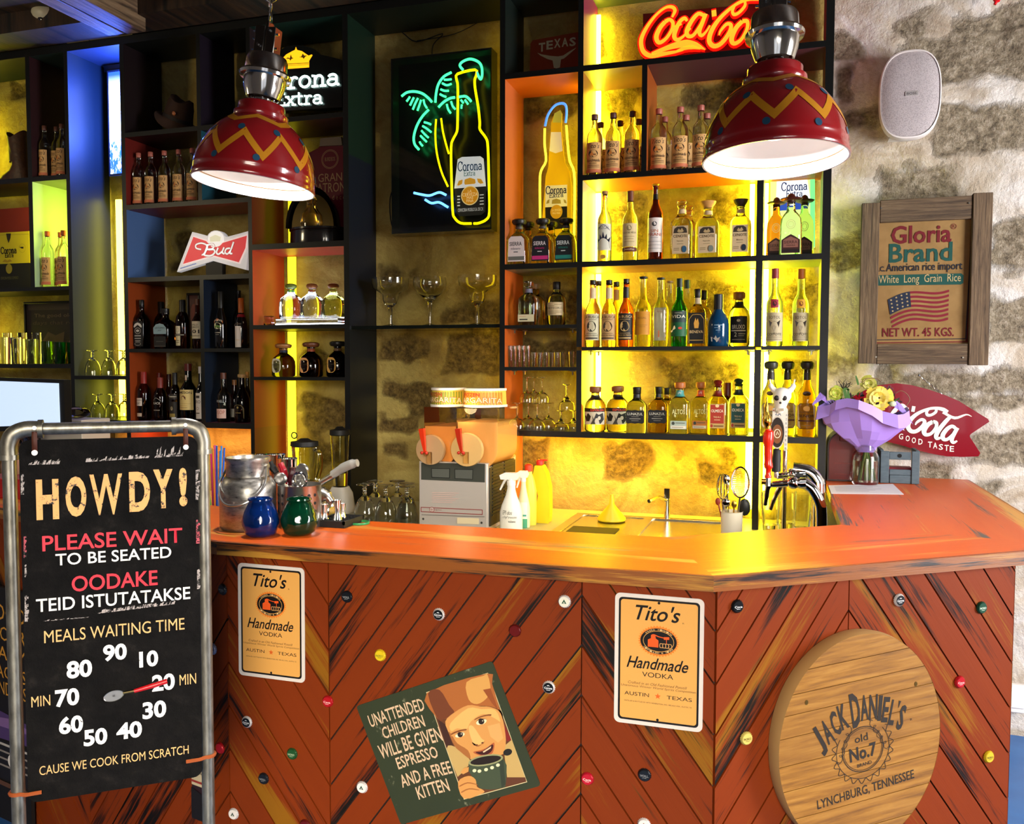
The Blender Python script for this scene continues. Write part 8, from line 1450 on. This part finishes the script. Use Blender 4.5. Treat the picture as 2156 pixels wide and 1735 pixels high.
boy = [('#c8b88a', [(62, 207), (472, 77), (733, 803), (313, 919)]), ('#5c3216', [(67, 211), (469, 82), (728, 799), (316, 913)]), (HR, [(67, 211), (469, 82), (500, 150), (545, 300), (572, 390), (560, 330), (480, 300), (400, 300), (330, 330), (180, 385), (120, 360)]), ('#c8924a', [(330, 140), (440, 98), (470, 90), (490, 190), (460, 250), (400, 285), (345, 255)]), ('#6a3416', [(75, 218), (150, 190), (215, 290), (250, 345), (180, 385), (140, 385)]), ('#3a1c10', [(140, 385), (190, 420), (245, 570), (200, 575)]), ('#8a4418', [(440, 190), (490, 180), (530, 290), (545, 330), (500, 280)]),
 (CB, [(200, 578), (255, 568), (350, 650), (345, 690), (280, 760), (262, 745)]), (CB, [(580, 600), (590, 555), (632, 520), (728, 799), (600, 770)]), ('#7a1a14', [(570, 395), (628, 520), (598, 532)]), ('#5a3018', [(590, 770), (720, 770), (728, 799), (600, 830)]),
 (SK, [(190, 400), (250, 340), (340, 292), (420, 300), (480, 302), (545, 330), (575, 400), (592, 520), (582, 600), (560, 622), (460, 655), (360, 650), (290, 600), (250, 560), (215, 480)]), ('#d8a65c', [(225, 410), (340, 312), (430, 318), (520, 322), (555, 400), (520, 380), (440, 350), (360, 400), (330, 455), (270, 445), (230, 465)]), (SH, [(212, 470), (250, 560), (290, 600), (355, 648), (340, 590), (270, 545), (235, 490)]), ('#d49a58', [(470, 430), (550, 410), (575, 510), (540, 540), (490, 500)]),
 ('#7a4218', el(440, 372, 60, 12)), (SK, el(436, 384, 62, 14)), ('#7a4218', el(280, 468, 56, 10)), (SK, el(284, 478, 58, 10)), ('#ecd8ae', el(430, 402, 36, 18)), (DK, el(430, 400, 20, 19)), ('#c8c0a8', el(438, 395, 4, 4)), ('#ecd8ae', el(288, 488, 33, 16)), (DK, el(290, 487, 18, 17)), ('#c8c0a8', el(297, 482, 4, 4)), (DK, [(392, 402), (420, 378), (468, 384), (420, 386)]), (DK, [(256, 492), (282, 468), (322, 478), (282, 476)]),
 ('#dcaa62', [(345, 440), (375, 430), (430, 510), (450, 525), (420, 550), (375, 540)]), (SH, [(368, 535), (385, 558), (430, 552), (455, 528), (440, 548), (400, 566)]), ('#5a2c14', el(398, 555, 9, 5)), ('#5a2c14', el(437, 540, 8, 5)), ('#a4542c', [(375, 602), (430, 588), (470, 570), (515, 538), (512, 590), (490, 618), (430, 626)]), ('#3a0e0a', [(392, 602), (440, 594), (505, 550), (502, 590), (470, 616), (425, 618)]), ('#d8b890', [(440, 598), (496, 562), (492, 576), (445, 606)]),
 ('#1a1410', el(605, 602, 30, 22)), ('#3c4630', [(345, 680), (575, 640), (592, 815), (565, 838), (500, 850), (440, 845), (412, 830)]), ('#2c3424', [(545, 645), (575, 640), (592, 815), (565, 838)]), ('#8e8e62', el(460, 655, 117, 36, -.17)), ('#1c0e06', el(460, 655, 104, 26, -.17))]+[('#d8d0a8', el(x_, y_, 13, 11)) for x_, y_ in ((385, 724), (418, 727), (462, 717), (502, 704), (541, 687))]+[
 (SK, [(276, 800), (345, 758), (392, 782), (402, 830), (440, 850), (442, 872), (316, 910)]), (SK, [(292, 735), (318, 705), (348, 700), (345, 730), (310, 748)]), (SH, [(288, 822), (340, 800), (398, 812), (400, 818), (340, 808), (290, 830)]), (SH, [(300, 862), (350, 840), (412, 848), (412, 854), (350, 848), (302, 870)])]
b = MB(); mk = Mats(.6)
for i, (h, P) in enumerate(boy): b.flat([(q.x, q.y) for q in (smooth_path([(*KP(*p), 0) for p in P], 3, True) if 5 < len(P) < 18 and i > 1 else [Vector(KP(*p)) for p in P])], f2, .0004+.00006*i, mk(h))
b.build('child_photo', mk.l, ks)
# ---- bottle caps
CAPS_ = [(PM, 733, 1255, '#14161a', '#8a8a8a', 'VOLL', 'black bottle cap high on the bar front between tin sign and seam'), (PM, 926, 1292, '#101214', '#e8e8e8', 'Corona', 'black and white bottle cap on the bar front, highest in the middle'), (PM, 803, 1378, '#d8b81c', '#3a5a24', 'PACIFICO', 'yellow bottle cap above the tilted green sign'), (PM, 693, 1475, '#a8141c', '#e8c8c0', 'Coca', 'red bottle cap on the first seam of the bar front'),
 (PM, 523, 1518, '#101214', '#e8e8e8', 'Corona', 'black and white bottle cap below the orange sign by the sign pole'), (PM, 618, 1585, '#1e4a24', '#a8b890', 'NORD', 'green bottle cap low on the bar front'), (PM, 558, 1637, '#16181c', '#8a8a8a', 'VOLL', 'black bottle cap low on the bar front under the green one'), (PM, 495, 1711, '#e4dcd4', '#1c3a24', 'A', 'white bottle cap at the bottom of the bar front by the sign pole'), (PM, 765, 1655, '#e4dcd4', '#1c3a24', 'A', 'white bottle cap touching close to the tilted green sign'),
 (PM, 1190, 1265, '#dcd6c4', '#1c4a30', 'A', 'white bottle cap with a green triangle high on the bar front'), (PM, 1086, 1326, '#5a1210', '#8a2c20', '', 'plain dark red bottle cap above the tilted green sign corner'), (PM, 1157, 1445, '#101214', '#e8e8e8', 'Corona', 'black and white bottle cap between the tilted green sign and the orange sign'), (PM, 1238, 1637, '#b0182a', '#f0d8d0', 'Coca', 'red bottle cap beside the middle seam, below the orange sign'), (PM, 1358, 1629, '#16181c', '#8a8a8a', 'VOLL', 'black bottle cap under the orange sign near the front corner'), (PM, 1357, 1733, '#dcd6d0', '#8a2c24', 'A', 'pale bottle cap cut by the lower picture edge under the front corner sign'), (PM, 645, 1735, '#5a1210', '#8a2c20', '', 'dark red bottle cap cut by the lower picture edge'),
 (PR, 1549, 1275, '#101214', '#d8d8d8', 'Coca', 'black bottle cap right after the front corner of the bar'), (PR, 1889, 1262, '#14161a', '#e8e8e8', 'Corona', 'black and white bottle cap above the round barrel head'), (PR, 2062, 1278, '#12402c', '#c8d8c0', 'NORD', 'green bottle cap near the bar end'), (PR, 2016, 1434, '#a8141c', '#f0d0c8', 'Coca', 'red bottle cap beside the rim of the barrel head'), (PR, 1568, 1552, '#c8b45c', '#5a4a1c', 'PACIFICO', 'pale yellow bottle cap between corner and barrel head'), (PR, 2077, 1591, '#c8a81c', '#4a4a14', 'PACIFICO', 'yellow bottle cap low near the bar end'),
 (PLf, 473, 1240, '#14161a', '#8a8a8a', 'VOLL', 'black bottle cap on the side facet behind the sign pole'), (PLf, 452, 1365, '#8a88a0', '#2a2a3a', 'O', 'grey bottle cap on the side facet behind the sign pole'), (PLf, 468, 1573, '#b01820', '#e8c0b8', '', 'red bottle cap on the side facet behind the sign pole')]
cap_m = {}
for pl, px, py, hx, ink, tx_, lb in CAPS_:
    u, v = pl.at(px, py); p = pl.fn(.0055)(u, v); X = pl.d; N = pl.n; Mx = Matrix(((X.x, 0, N.x, p.x), (X.y, 0, N.y, p.y), (0, 1, 0, p.z), (0, 0, 0, 1)))
    key = (hx, tx_)
    t = thing('crown_cork', lb, 'bottle cap', group='bottle caps nailed to the bar front'); t.matrix_world = Mx
    if key not in cap_m:
        b = MB(); n = 42; rings = []
        for r, z, wv_ in ((.0158, 0, .06), (.0156, .002, .05), (.0138, .0052, .0), (.0128, .0062, 0)): rings.append([Vector((r*(1+wv_*math.cos(21*a))*math.cos(a), r*(1+wv_*math.cos(21*a))*math.sin(a), z)) for a in [2*PI*k/n for k in range(n)]])
        grid(b, rings); side = '#d0ccc8' if tx_ in ('Corona', 'A') else hx; o = b.build('cap_shell', mat(side, .3, .3), t)
        b = MB(); mk = Mats(.3); fz = lambda u, v, e=0: Vector((u, v, .0063+e)); b.flat(ell(0, 0, .0126, .0126, 28), fz, .0002, mk(hx))
        if tx_ == 'A': b.flat([(-.006, -.004), (.006, -.004), (0, .0065)], fz, .0005, mk(ink)); b.flat([(-.002, -.003), (.002, -.003), (0, .001)], fz, .0008, mk(hx))
        elif tx_: text(b, tx_, fz, -.0100, .0100, -.003, .0025, .0005, mk(ink), bold=.02); ribbon(b, [(-.005, -.0055), (.005, -.0055)], .001, fz, .0005, mk(ink), sm=0)
        if tx_ == 'Corona': ribbon(b, [(-.003, .0045), (0, .0065), (.003, .0045)], .0016, fz, .0005, mk(ink), sm=0)
        o2 = b.build('cap_print', mk.l, t); cap_m[key] = (o.data, o2.data)
    else:
        for nm, d in zip(('cap_shell', 'cap_print'), cap_m[key]): o = bpy.data.objects.new(nm, d); COL.objects.link(o); o.parent = t
# ---- barrel head
bh = thing('barrel_head', 'round oak barrel head with burnt whiskey lettering on the bar front', 'barrel head'); TH = .042; PF = Plane(PR.p+PR.n*(TH+.005), PR.d)
uc, vc = PF.at(1817, 1572); ul = PF.at(1640, 1572)[0]; ur = PF.at(1979, 1548)[0]; uc = (ul+ur)/2; rx = (ur-ul)/2; vt = PF.at(1826, 1334)[1]; rz_ = rx*1.13; vc = vt-rz_
fb = PF.fn(0); t = NT('oak_planks', .45); oc = t.n('TexCoord').outputs['UV']; rn = t.n('NewGeometry').outputs['Random Per Island']; off = t.n('CombineXYZ', X=t.math('MULTIPLY', rn, 9), Y=t.math('MULTIPLY', rn, 5)); v_ = t.n('VectorMath', i0=t.n('Mapping', Vector=oc, Scale=(5, 70, 1)).outputs[0], i1=off.outputs[0]).outputs[0]
n1 = t.noise(v_, 1, 6, .65, .4); c1 = t.ramp(n1, [(.3, '#6a4312'), (.5, '#92621e'), (.72, '#ac7c34')]); t.col(t.mix(t.math('MULTIPLY', rn, .35), c1, '#7a5220')); t.bump(n1, .25, .003)
b = MB(); tilt = math.radians(4.5); NB_ = 8; full = ell(0, 0, rx, rz_, 90); ct, st_ = math.cos(tilt), math.sin(tilt)
edges = [-1.2, -.80, -.55, -.28, -.05, .20, .40, .58, .78, 1.2]
for i in range(len(edges)-1):
    z0, z1 = edges[i]*rz_, edges[i+1]*rz_; poly = clip(full, -st_, ct, z1-.0008); poly = clip(poly, st_, -ct, -z0-.0008)
    if len(poly) < 3: continue
    n0 = len(b.f); b.prism([(uc+x, vc+y) for x, y in poly], fb, -TH+.001, 0)
    for fi in range(n0, len(b.f)): b.uv[fi] = [(0, 0)]*len(b.f[fi])
    b.uv[len(b.f)-1] = [(x*ct+y*st_, -x*st_+y*ct) for x, y in poly]
b.build('oak_boards', t.m, bh, sharp=30)
b = MB(); n = 90; V = []; 
for k, e in ((1.0, 0.0006), (1.003, -.004), (1.012, -TH*.5), (1.0, -TH+.001)): V.append([fb(uc+x*k, vc+y*k, e) for x, y in ell(0, 0, rx, rz_, n)])
grid(b, V, capped=False); b.build('bevelled_rim', mat('#b08a54', .55), bh)
b = MB(); mk = Mats(.7); K = '#221910'; bt = math.radians(8)
def fbt(u, v, e=0): return fb(uc+(u*math.cos(bt)-v*math.sin(bt))*1.0, vc+u*math.sin(bt)*.9+v*math.cos(bt), e)
S_ = rx/.245; txt = 'JACK DANIEL\'S'; wds = [.021, .023, .022, .024, .008, .027, .023, .025, .011, .019, .017, .005, .019]; tot = sum(wds); x = -tot/2
for ch, w_ in zip(txt, wds):
    xm = (x+w_/2)/(tot/2); a = -xm*.46; w2 = w_*.272/tot
    if ch != ' ':
        cx, cy = .136*xm, .088-.064*xm*xm; h2 = .090 if ch == 'D' else .082 if ch == 'J' else .066
        loc = lambda u, v, e=0, cx=cx, cy=cy, a=a: fbt((cx+u*math.cos(a)-v*math.sin(a))*S_, (cy+u*math.sin(a)+v*math.cos(a))*S_, e)
        if ch == "'": b.flat([(-.003, .036), (.004, .036), (.0, .016)], loc, .0008, mk(K))
        else: text(b, ch, loc, -w2*.46, w2*.46, -h2/2, h2/2, .0008, mk(K), bold=.03 if ch != 'I' else 0)
    x += w_
SC = lambda L_, q=1: [(u*S_, v*S_) for u, v in L_]
for k, (rx_, ry_) in enumerate(((.062, .058), (.058, .054))): ribbon(b, SC(ell(0, -.018, rx_, ry_, 40)), .0022*S_ if k == 0 else .0014*S_, fbt, .0008, mk(K), sm=0, closed=True)
for r_, nl, am, w_ in ((.088, 22, .006, .0018), (.080, 1, 0, .0016)): ribbon(b, SC([((r_+am*math.cos(nl*a))*math.cos(a), -.020+(r_*.92+am*math.cos(nl*a))*math.sin(a)) for a in [PI*.80+(PI*1.4)*k/160 for k in range(161)]]), w_*S_, fbt, .0008, mk(K), sm=0)
for sx in (-1, 1): ribbon(b, SC([(sx*(.030+.018*k/8+.007*math.cos(k*1.6)), .048-.0042*k+.007*math.sin(k*1.6)) for k in range(22)]), .0015*S_, fbt, .0008, mk(K), sm=3)
def bt_(s_, x0, x1, y0, y1, **k): text(b, s_, fbt, x0*S_, x1*S_, y0*S_, y1*S_, .0008, mk(K), **k)
bt_('old', -.022, .018, .002, .022, bold=.01); bt_('No.7', -.042, .040, -.044, -.008, bold=.03); bt_('BRAND', -.022, .022, -.062, -.053, bold=.01); bt_('LYNCHBURG, TENNESSEE', -.150, .148, -.140, -.112, bold=.01); bt_('R', .152, .158, .018, .024)
b.build('burnt_lettering', mk.l, bh)
for x_, y_ in ((1698, 1479), (1928, 1440)): u, v = PF.at(x_, y_); b = MB(); b.prism(ell(u, v, .0045, .006, 14), fb, 0, .0008); b.prism(ell(u, v, .0025, .003, 10), fb, .0008, .001); b.build('screw', mat('#8a6a34', .3, .8), bh)
# ================================================================== the hanging welcome sign on its pipe stand
ZB = 1.78; r0 = ray(231, 1290); pB = EYE+r0*ZB; SB = Plane(pB, (math.cos(math.radians(38.5)), math.sin(math.radians(38.5)))); fB = SB.fn(0)
st = thing('sign_stand', 'black welcome sign board hanging in a galvanised pipe stand', 'sign stand')
def galv():
    t = NT('galvanised_pipe', .42, .85); n = t.noise(t.coord('Object', (20, 20, 6)), 3, 5, .6); t.col(t.ramp(n, [(.3, '#6a665c'), (.7, '#a8a498')])); return t.m
GV = galv(); uL = SB.at(26, 1320)[0]; uR = SB.at(433, 1290)[0]; zT = SB.at(230, 901)[1]; rp = 13.5*ZB/FP
off = -rp*1.2
W3_ = lambda u, z, e=off: SB.fn(0)(u, z, e)
for u in (uL, uR): b = MB(); b.cyl(W3_(u, .012), W3_(u, zT-.035), rp, 18); b.build('upright_pipe', GV, st)
b = MB(); b.cyl(W3_(uL+.035, zT), W3_(uR-.035, zT), rp*.92, 18); b.build('top_pipe', GV, st)
for u, s_ in ((uL, 1), (uR, -1)):
    b = MB(); b.tube([W3_(u, zT-.055), W3_(u, zT-.032), W3_(u+s_*.008, zT-.010), W3_(u+s_*.030, zT), W3_(u+s_*.055, zT)], rp*1.22, 16, sm=4)
    b.cyl(W3_(u, zT-.060), W3_(u, zT-.050), rp*1.42, 18); b.cyl(W3_(u+s_*.052, zT), W3_(u+s_*.061, zT), rp*1.42, 18); b.build('pipe_elbow', GV, st)
    b = MB(); b.tube([W3_(u, .014)+SB.n*.22, W3_(u, .014)-SB.n*.22], rp, 12); b.build('foot_pipe', GV, st)
bl = [SB.at(44, 932), SB.at(420, 914), SB.at(421, 1628), SB.at(55, 1700)]; u0, u1 = (bl[0][0]+bl[3][0])/2, (bl[1][0]+bl[2][0])/2; z1 = (bl[0][1]+bl[1][1])/2; z0 = (bl[2][1]+bl[3][1])/2
def slate():
    t = NT('black_slate_print', .85); t.b.inputs['Specular IOR Level'].default_value = .15; co = t.coord('Object', (1, 1, 1)); n = t.noise(co, 26, 7, .7); t.col(t.ramp(n, [(.35, '#060505'), (.58, '#110f0e'), (.8, '#2c2724')])); t.bump(n, .8, .010); return t.m
b = MB(); b.prism(rrect(u0, u1, z0, z1, .018), fB, -.006, .0); b.build('sign_board', slate(), st)
def distress(name, h, thr=.60, sc_=60):
    t = NT(name, .5); n = t.noise(t.coord('Object', (sc_, sc_, sc_)), 1.0, 5, .75); t.col(t.mix(t.n('MapRange', i0=n, i1=thr, i2=thr+.05).outputs[0], h, '#1c1614')); return t.m
MS = [distress('worn_cream_letters', '#e8a860', .56, 70), mat('#e0283c', .5, name='red_letters'), mat('#e8e4e0', .5, name='white_letters'), distress('cream_letters', '#e0b070', .64, 120), distress('worn_white_numbers', '#ece8e4', .62, 110), distress('grey_brush_marks', '#b0a4a0', .50, 120), distress('red_brush_marks', '#c04858', .48, 120)]
b = MB()
def bt2(s_, xa, xb, xt, yt, yb, m, **k):
    ua, ub = SB.at(xa, (yt+yb)/2)[0], SB.at(xb, (yt+yb)/2)[0]; v1, v0 = SB.at(xt, yt)[1], SB.at(xt, yb)[1]; bb = MB(); text(bb, s_, fB, ua, ub, v0, v1, .0006, 0, res=4, **k); bb.build('sign_lettering', MS[m], st, sharp=180)
for ch, xa, xb, ya, yb in (('H', 76, 124, 1009, 1094), ('O', 138, 182, 1003, 1088), ('W', 189, 258, 998, 1084), ('D', 272, 316, 993, 1077), ('Y', 323, 364, 988, 1070), ('!', 377, 394, 985, 1066)): bt2(ch, xa, xb, (xa+xb)/2, ya, yb, 0, bold=.045 if ch != 'W' else .02)
bt2('PLEASE WAIT', 89, 384, 95, 1128, 1161, 1, bold=.012); bt2('TO BE SEATED', 117, 361, 122, 1166, 1191, 2, bold=.012); bt2('OODAKE', 151, 332, 157, 1213, 1246, 1, bold=.015); bt2('TEID ISTUTATAKSE', 76, 401, 82, 1261, 1289, 2, bold=.012)
bt2('MEALS WAITING TIME', 93, 389, 98, 1328, 1354, 3); bt2('CAUSE WE COOK FROM SCRATCH', 83, 398, 88, 1613, 1632, 3)
for s_, xa, xb, yt, yb in (('90', 217, 267, 1356, 1391), ('10', 293, 333, 1370, 1404), ('80', 140, 194, 1390, 1427), ('20', 320, 368, 1419, 1454), ('70', 116, 167, 1450, 1487), ('30', 300, 350, 1476, 1512), ('60', 124, 175, 1507, 1544), ('50', 176, 226, 1534, 1569), ('40', 245, 299, 1520, 1555)): bt2(s_, xa, xb, (xa+xb)/2, yt, yb, 4, bold=.035)
bt2('MIN', 66, 106, 86, 1465, 1487, 3); bt2('MIN', 378, 413, 395, 1419, 1441, 3)
rs = random.Random(4)
def brush(xa, xb, ya, yb, m, n=26, h=12, up=True):
    b = MB()
    for i in range(n):
        f_ = i/(n-1); x_ = xa+(xb-xa)*f_; y_ = ya+(yb-ya)*f_; hh = h*rs.uniform(.15, 1); w_ = (abs(xb-xa)+1)/n*rs.uniform(.5, 1.3)
        P = [SB.at(x_, y_), SB.at(x_+w_, y_), SB.at(x_+w_*.8+3, y_-hh), SB.at(x_+2, y_-hh*.8)]; b.flat(P, fB, .0005, 0)
    b.build('brush_mark', MS[m], st, sharp=180)
brush(60, 122, 979, 977, 5, 18, 12); brush(180, 310, 973, 964, 5, 30, 10); brush(325, 382, 964, 960, 5, 18, 24); brush(205, 364, 1292, 1272, 5, 40, 9); brush(90, 180, 1308, 1300, 5, 12, 3)
def brushv(x_, ya, yb, m, w_, n=18):
    b = MB()
    for i in range(n): y_ = ya+(yb-ya)*i/n; ww = w_*rs.uniform(.2, 1); hh = (yb-ya)/n*rs.uniform(.6, 1.4); b.flat([SB.at(x_, y_), SB.at(x_+ww, y_-2), SB.at(x_+ww, y_+hh), SB.at(x_, y_+hh)], fB, .0005, 0)
    b.build('brush_mark', MS[m], st, sharp=180)
brushv(44, 1000, 1042, 5, 8); brushv(412, 990, 1052, 5, 10); brushv(50, 1130, 1175, 6, 6); brushv(413, 1095, 1145, 6, 9); brushv(52, 1255, 1310, 5, 9); brushv(415, 1200, 1240, 5, 7); brushv(52, 1190, 1215, 5, 5)
SL_ = mat('#4a2010', .6, name='leather_strap')
for x_, yb in ((73, 957), (391, 945)):
    u = SB.at(x_, 920)[0]; w2 = 5*ZB/FP; zt2 = SB.at(x_, 889 if x_ > 200 else 894)[1]; zb2 = SB.at(x_, yb)[1]; rr_ = rp*1.05; P = [W3_(u, zb2, .003), W3_(u, zT-rr_, .003)]+[W3_(u, zT+rr_*math.sin(q), off+rr_*math.cos(q)) for q in [math.radians(a) for a in range(-20, 200, 20)]]+[W3_(u, zT-rr_*1.3, -.010), W3_(u, zb2, -.010)]
    b = MB(); n = len(P); D = SB.d*w2; b.add([p-D for p in P]+[p+D for p in P], [(i, i+1, n+i+1, n+i) for i in range(n-1)]); o = b.build('leather_strap', SL_, st); so = o.modifiers.new('thick', 'SOLIDIFY'); so.thickness = .002
    for zz in (zb2+.004, zT+.003): b = MB(); q = W3_(u, zz, .004 if zz < zT else off+rr_+.001); b.cyl(q, q+SB.n*.003, .0055 if zz < zT else .004, 12); b.build('strap_rivet', mat('#d8d4d0', .3, .6), st)
OS = mat('#9a4a1c', .6, name='tan_strap')
for xs_, ys_, up_ in (((88, 22), (1667, 1677), uL), ((392, 449), (1603, 1592), uR)):
    A_ = SB.at(xs_[0], ys_[0]); B_ = SB.at(xs_[1], ys_[1]); b = MB(); sg = 1 if up_ == uR else -1
    P = [W3_(A_[0], A_[1], .002), W3_(up_-sg*rp*1.3, (A_[1]+B_[1])/2, .004)]+[W3_(up_+rp*1.1*sg*math.sin(q), (A_[1]+B_[1])/2, off+rp*1.1*math.cos(q)) for q in [math.radians(a) for a in range(-20, 180, 25)]]
    b.tube(P, .0042, 6); b.build('tie_strap', OS, st)
sn = thing('spoon_pointer', 'red handled spoon pointing at 20 on the welcome sign board', 'spoon'); A_ = SB.at(240, 1463); B_ = SB.at(283, 1452); D_ = SB.at(352, 1431)
b = MB(); d = Vector((D_[0]-A_[0], D_[1]-A_[1])).normalized(); pr = Vector((-d.y, d.x)); rings = []
for k, e in ((1.0, .006), (.97, .0075), (.8, .004), (.4, .0025), (.05, .002)): rings.append([fB(A_[0]+k*(d.x*.020*math.cos(q)+pr.x*.0115*math.sin(q)), A_[1]+k*(d.y*.020*math.cos(q)+pr.y*.0115*math.sin(q)), e) for q in [2*PI*i/24 for i in range(24)]])
grid(b, rings); b.build('spoon_bowl', STL, sn); b = MB(); b.tube([fB(A_[0]+d.x*.018, A_[1]+d.y*.018, .006), fB(B_[0], B_[1], .009)], .0028, 8); b.build('spoon_neck', mat('#8a7a50', .3, 1), sn); b = MB(); b.tube([fB(B_[0], B_[1], .009), fB((B_[0]+D_[0])/2, (B_[1]+D_[1])/2, .010), fB(D_[0], D_[1], .009)], [.0042, .0052, .0050], 10); b.build('spoon_handle', mat('#b8141c', .35), sn)
b = MB(); b.cyl(fB(A_[0], A_[1], .0), fB(A_[0], A_[1], .006), .003, 8); b.build('pivot', STL, sn)
# ---- posters and boxes behind the sign
def poster(name, lb, pl, x0, x1, y0, y1, items, cat='poster', rough=.6, floor=False):
    a_, c_ = pl.at(x0, (y0+y1)/2), pl.at(x1, (y0+y1)/2); za, zb2 = pl.at((x0+x1)/2, y0)[1], pl.at((x0+x1)/2, y1)[1]; cu = (a_[0]+c_[0])/2; t = thing(name, lb, cat)
    if floor: zb2 = .001
    b = MB(); f = pl.fn(0); b.prism([(a_[0], zb2), (c_[0], zb2), (c_[0], za), (a_[0], za)], f, -.012, 0); b.build('board', mat('#14100e', rough), t); b = MB(); mk = Mats(rough); art(b, items, lambda u, v, e=0: f(cu+u, zb2+v, e), mk, W=c_[0]-a_[0], H=za-zb2); b.build('poster_print', mk.l, t); return t
PP1 = Plane(PLf.p+PLf.n*.03, PLf.d)
poster('printed_poster', 'dark poster with yellow words and a purple car front, behind the sign pole', PP1, -60, 60, 1236, 1720, [('r', '#16110e', 0, 1, 0, 1), ('t', '#c88a2c', 'FOOD', .38, .98, .86, .93), ('t', '#c88a2c', 'YOUR', .42, .98, .775, .835), ('t', '#c88a2c', 'DAILY', .36, .98, .695, .75), ('t', '#c88a2c', 'TACOS', .36, .98, .615, .67), ('t', '#c88a2c', 'SUNDAYS', .34, .98, .545, .60), ('p', '#4a3462', [(0, .40), (.5, .47), (1, .45), (1, .36), (0, .34)]), ('p', '#7a5a8a', [(.3, .43), (.7, .45), (1, .43), (1, .41), (.3, .40)]), ('r', '#1a1618', 0, 1, .18, .345), ('r', '#b0a8a0', 0, 1, .325, .335), ('r', '#8a8078', 0, 1, .295, .303), ('r', '#8a8078', 0, 1, .265, .273), ('r', '#8a8078', 0, 1, .235, .243), ('r', '#5a3a28', 0, 1, .15, .17), ('e', '#a83838', .86, .30, .05, .03), ('e', '#d8d0c8', .72, .27, .07, .03)])
poster('printed_poster', 'narrow purple edged poster with a bottle label beside the sign pole', PP1, 402, 432, 1280, 1725, [('r', '#241018', 0, 1, 0, 1), ('r', '#8a7aa0', .0, .5, .60, .95), ('e', '#c83c78', .25, .72, .2, .05), ('e', '#e0dce8', .3, .85, .2, .04), ('r', '#b8a888', .0, 1, .16, .36), ('t', '#1c1410', 'OU', .05, .95, .29, .345, {'bold': .03}), ('r', '#7a6a54', .05, .9, .26, .268), ('r', '#7a6a54', .05, .9, .24, .248), ('r', '#7a6a54', .05, .9, .22, .228), ('r', '#8a2c24', 0, 1, .175, .185), ('p', '#120c0a', [(0, 0), (1, 0), (1, .12), (0, .15)])])
Y = 2.40; x = xat(8, Y, 1.15); b = MB(); zz = at(8, 1008, Y).z; b.box(x-.14, xat(42, Y, 1.15), Y, Y+.12, CZ+.0008, zz); tag(b.build('red_box', mat('#a01818', .4), bevel=.003), 'bright red box on the bar behind the sign pole', 'box')
x = xat(16, 2.56, 1.15); t = thing('napkin_bag', 'crumpled clear bag of pale goods behind the red box', 'bag', (x, 2.60, CZ+.0008)); b = MB(); rings = []
for z, r in ((0, .10), (.05, .12), (.12, .11), (.18, .07), (.22, .04)): rings.append([Vector((r*(1+.14*noise.noise((math.cos(a)*3, math.sin(a)*3, z*20)))*math.cos(a), r*.6*math.sin(a), z)) for a in [2*PI*k/26 for k in range(26)]])
grid(b, rings); b.build('clear_bag', acrylic('wrapped_film', '#f0e0d8'), t, sharp=20); b = MB(); b.ball((0, 0, .08), .07, 14, sy=.5, sz=.9); b.build('contents', mat('#d8b8a0', .6), t)
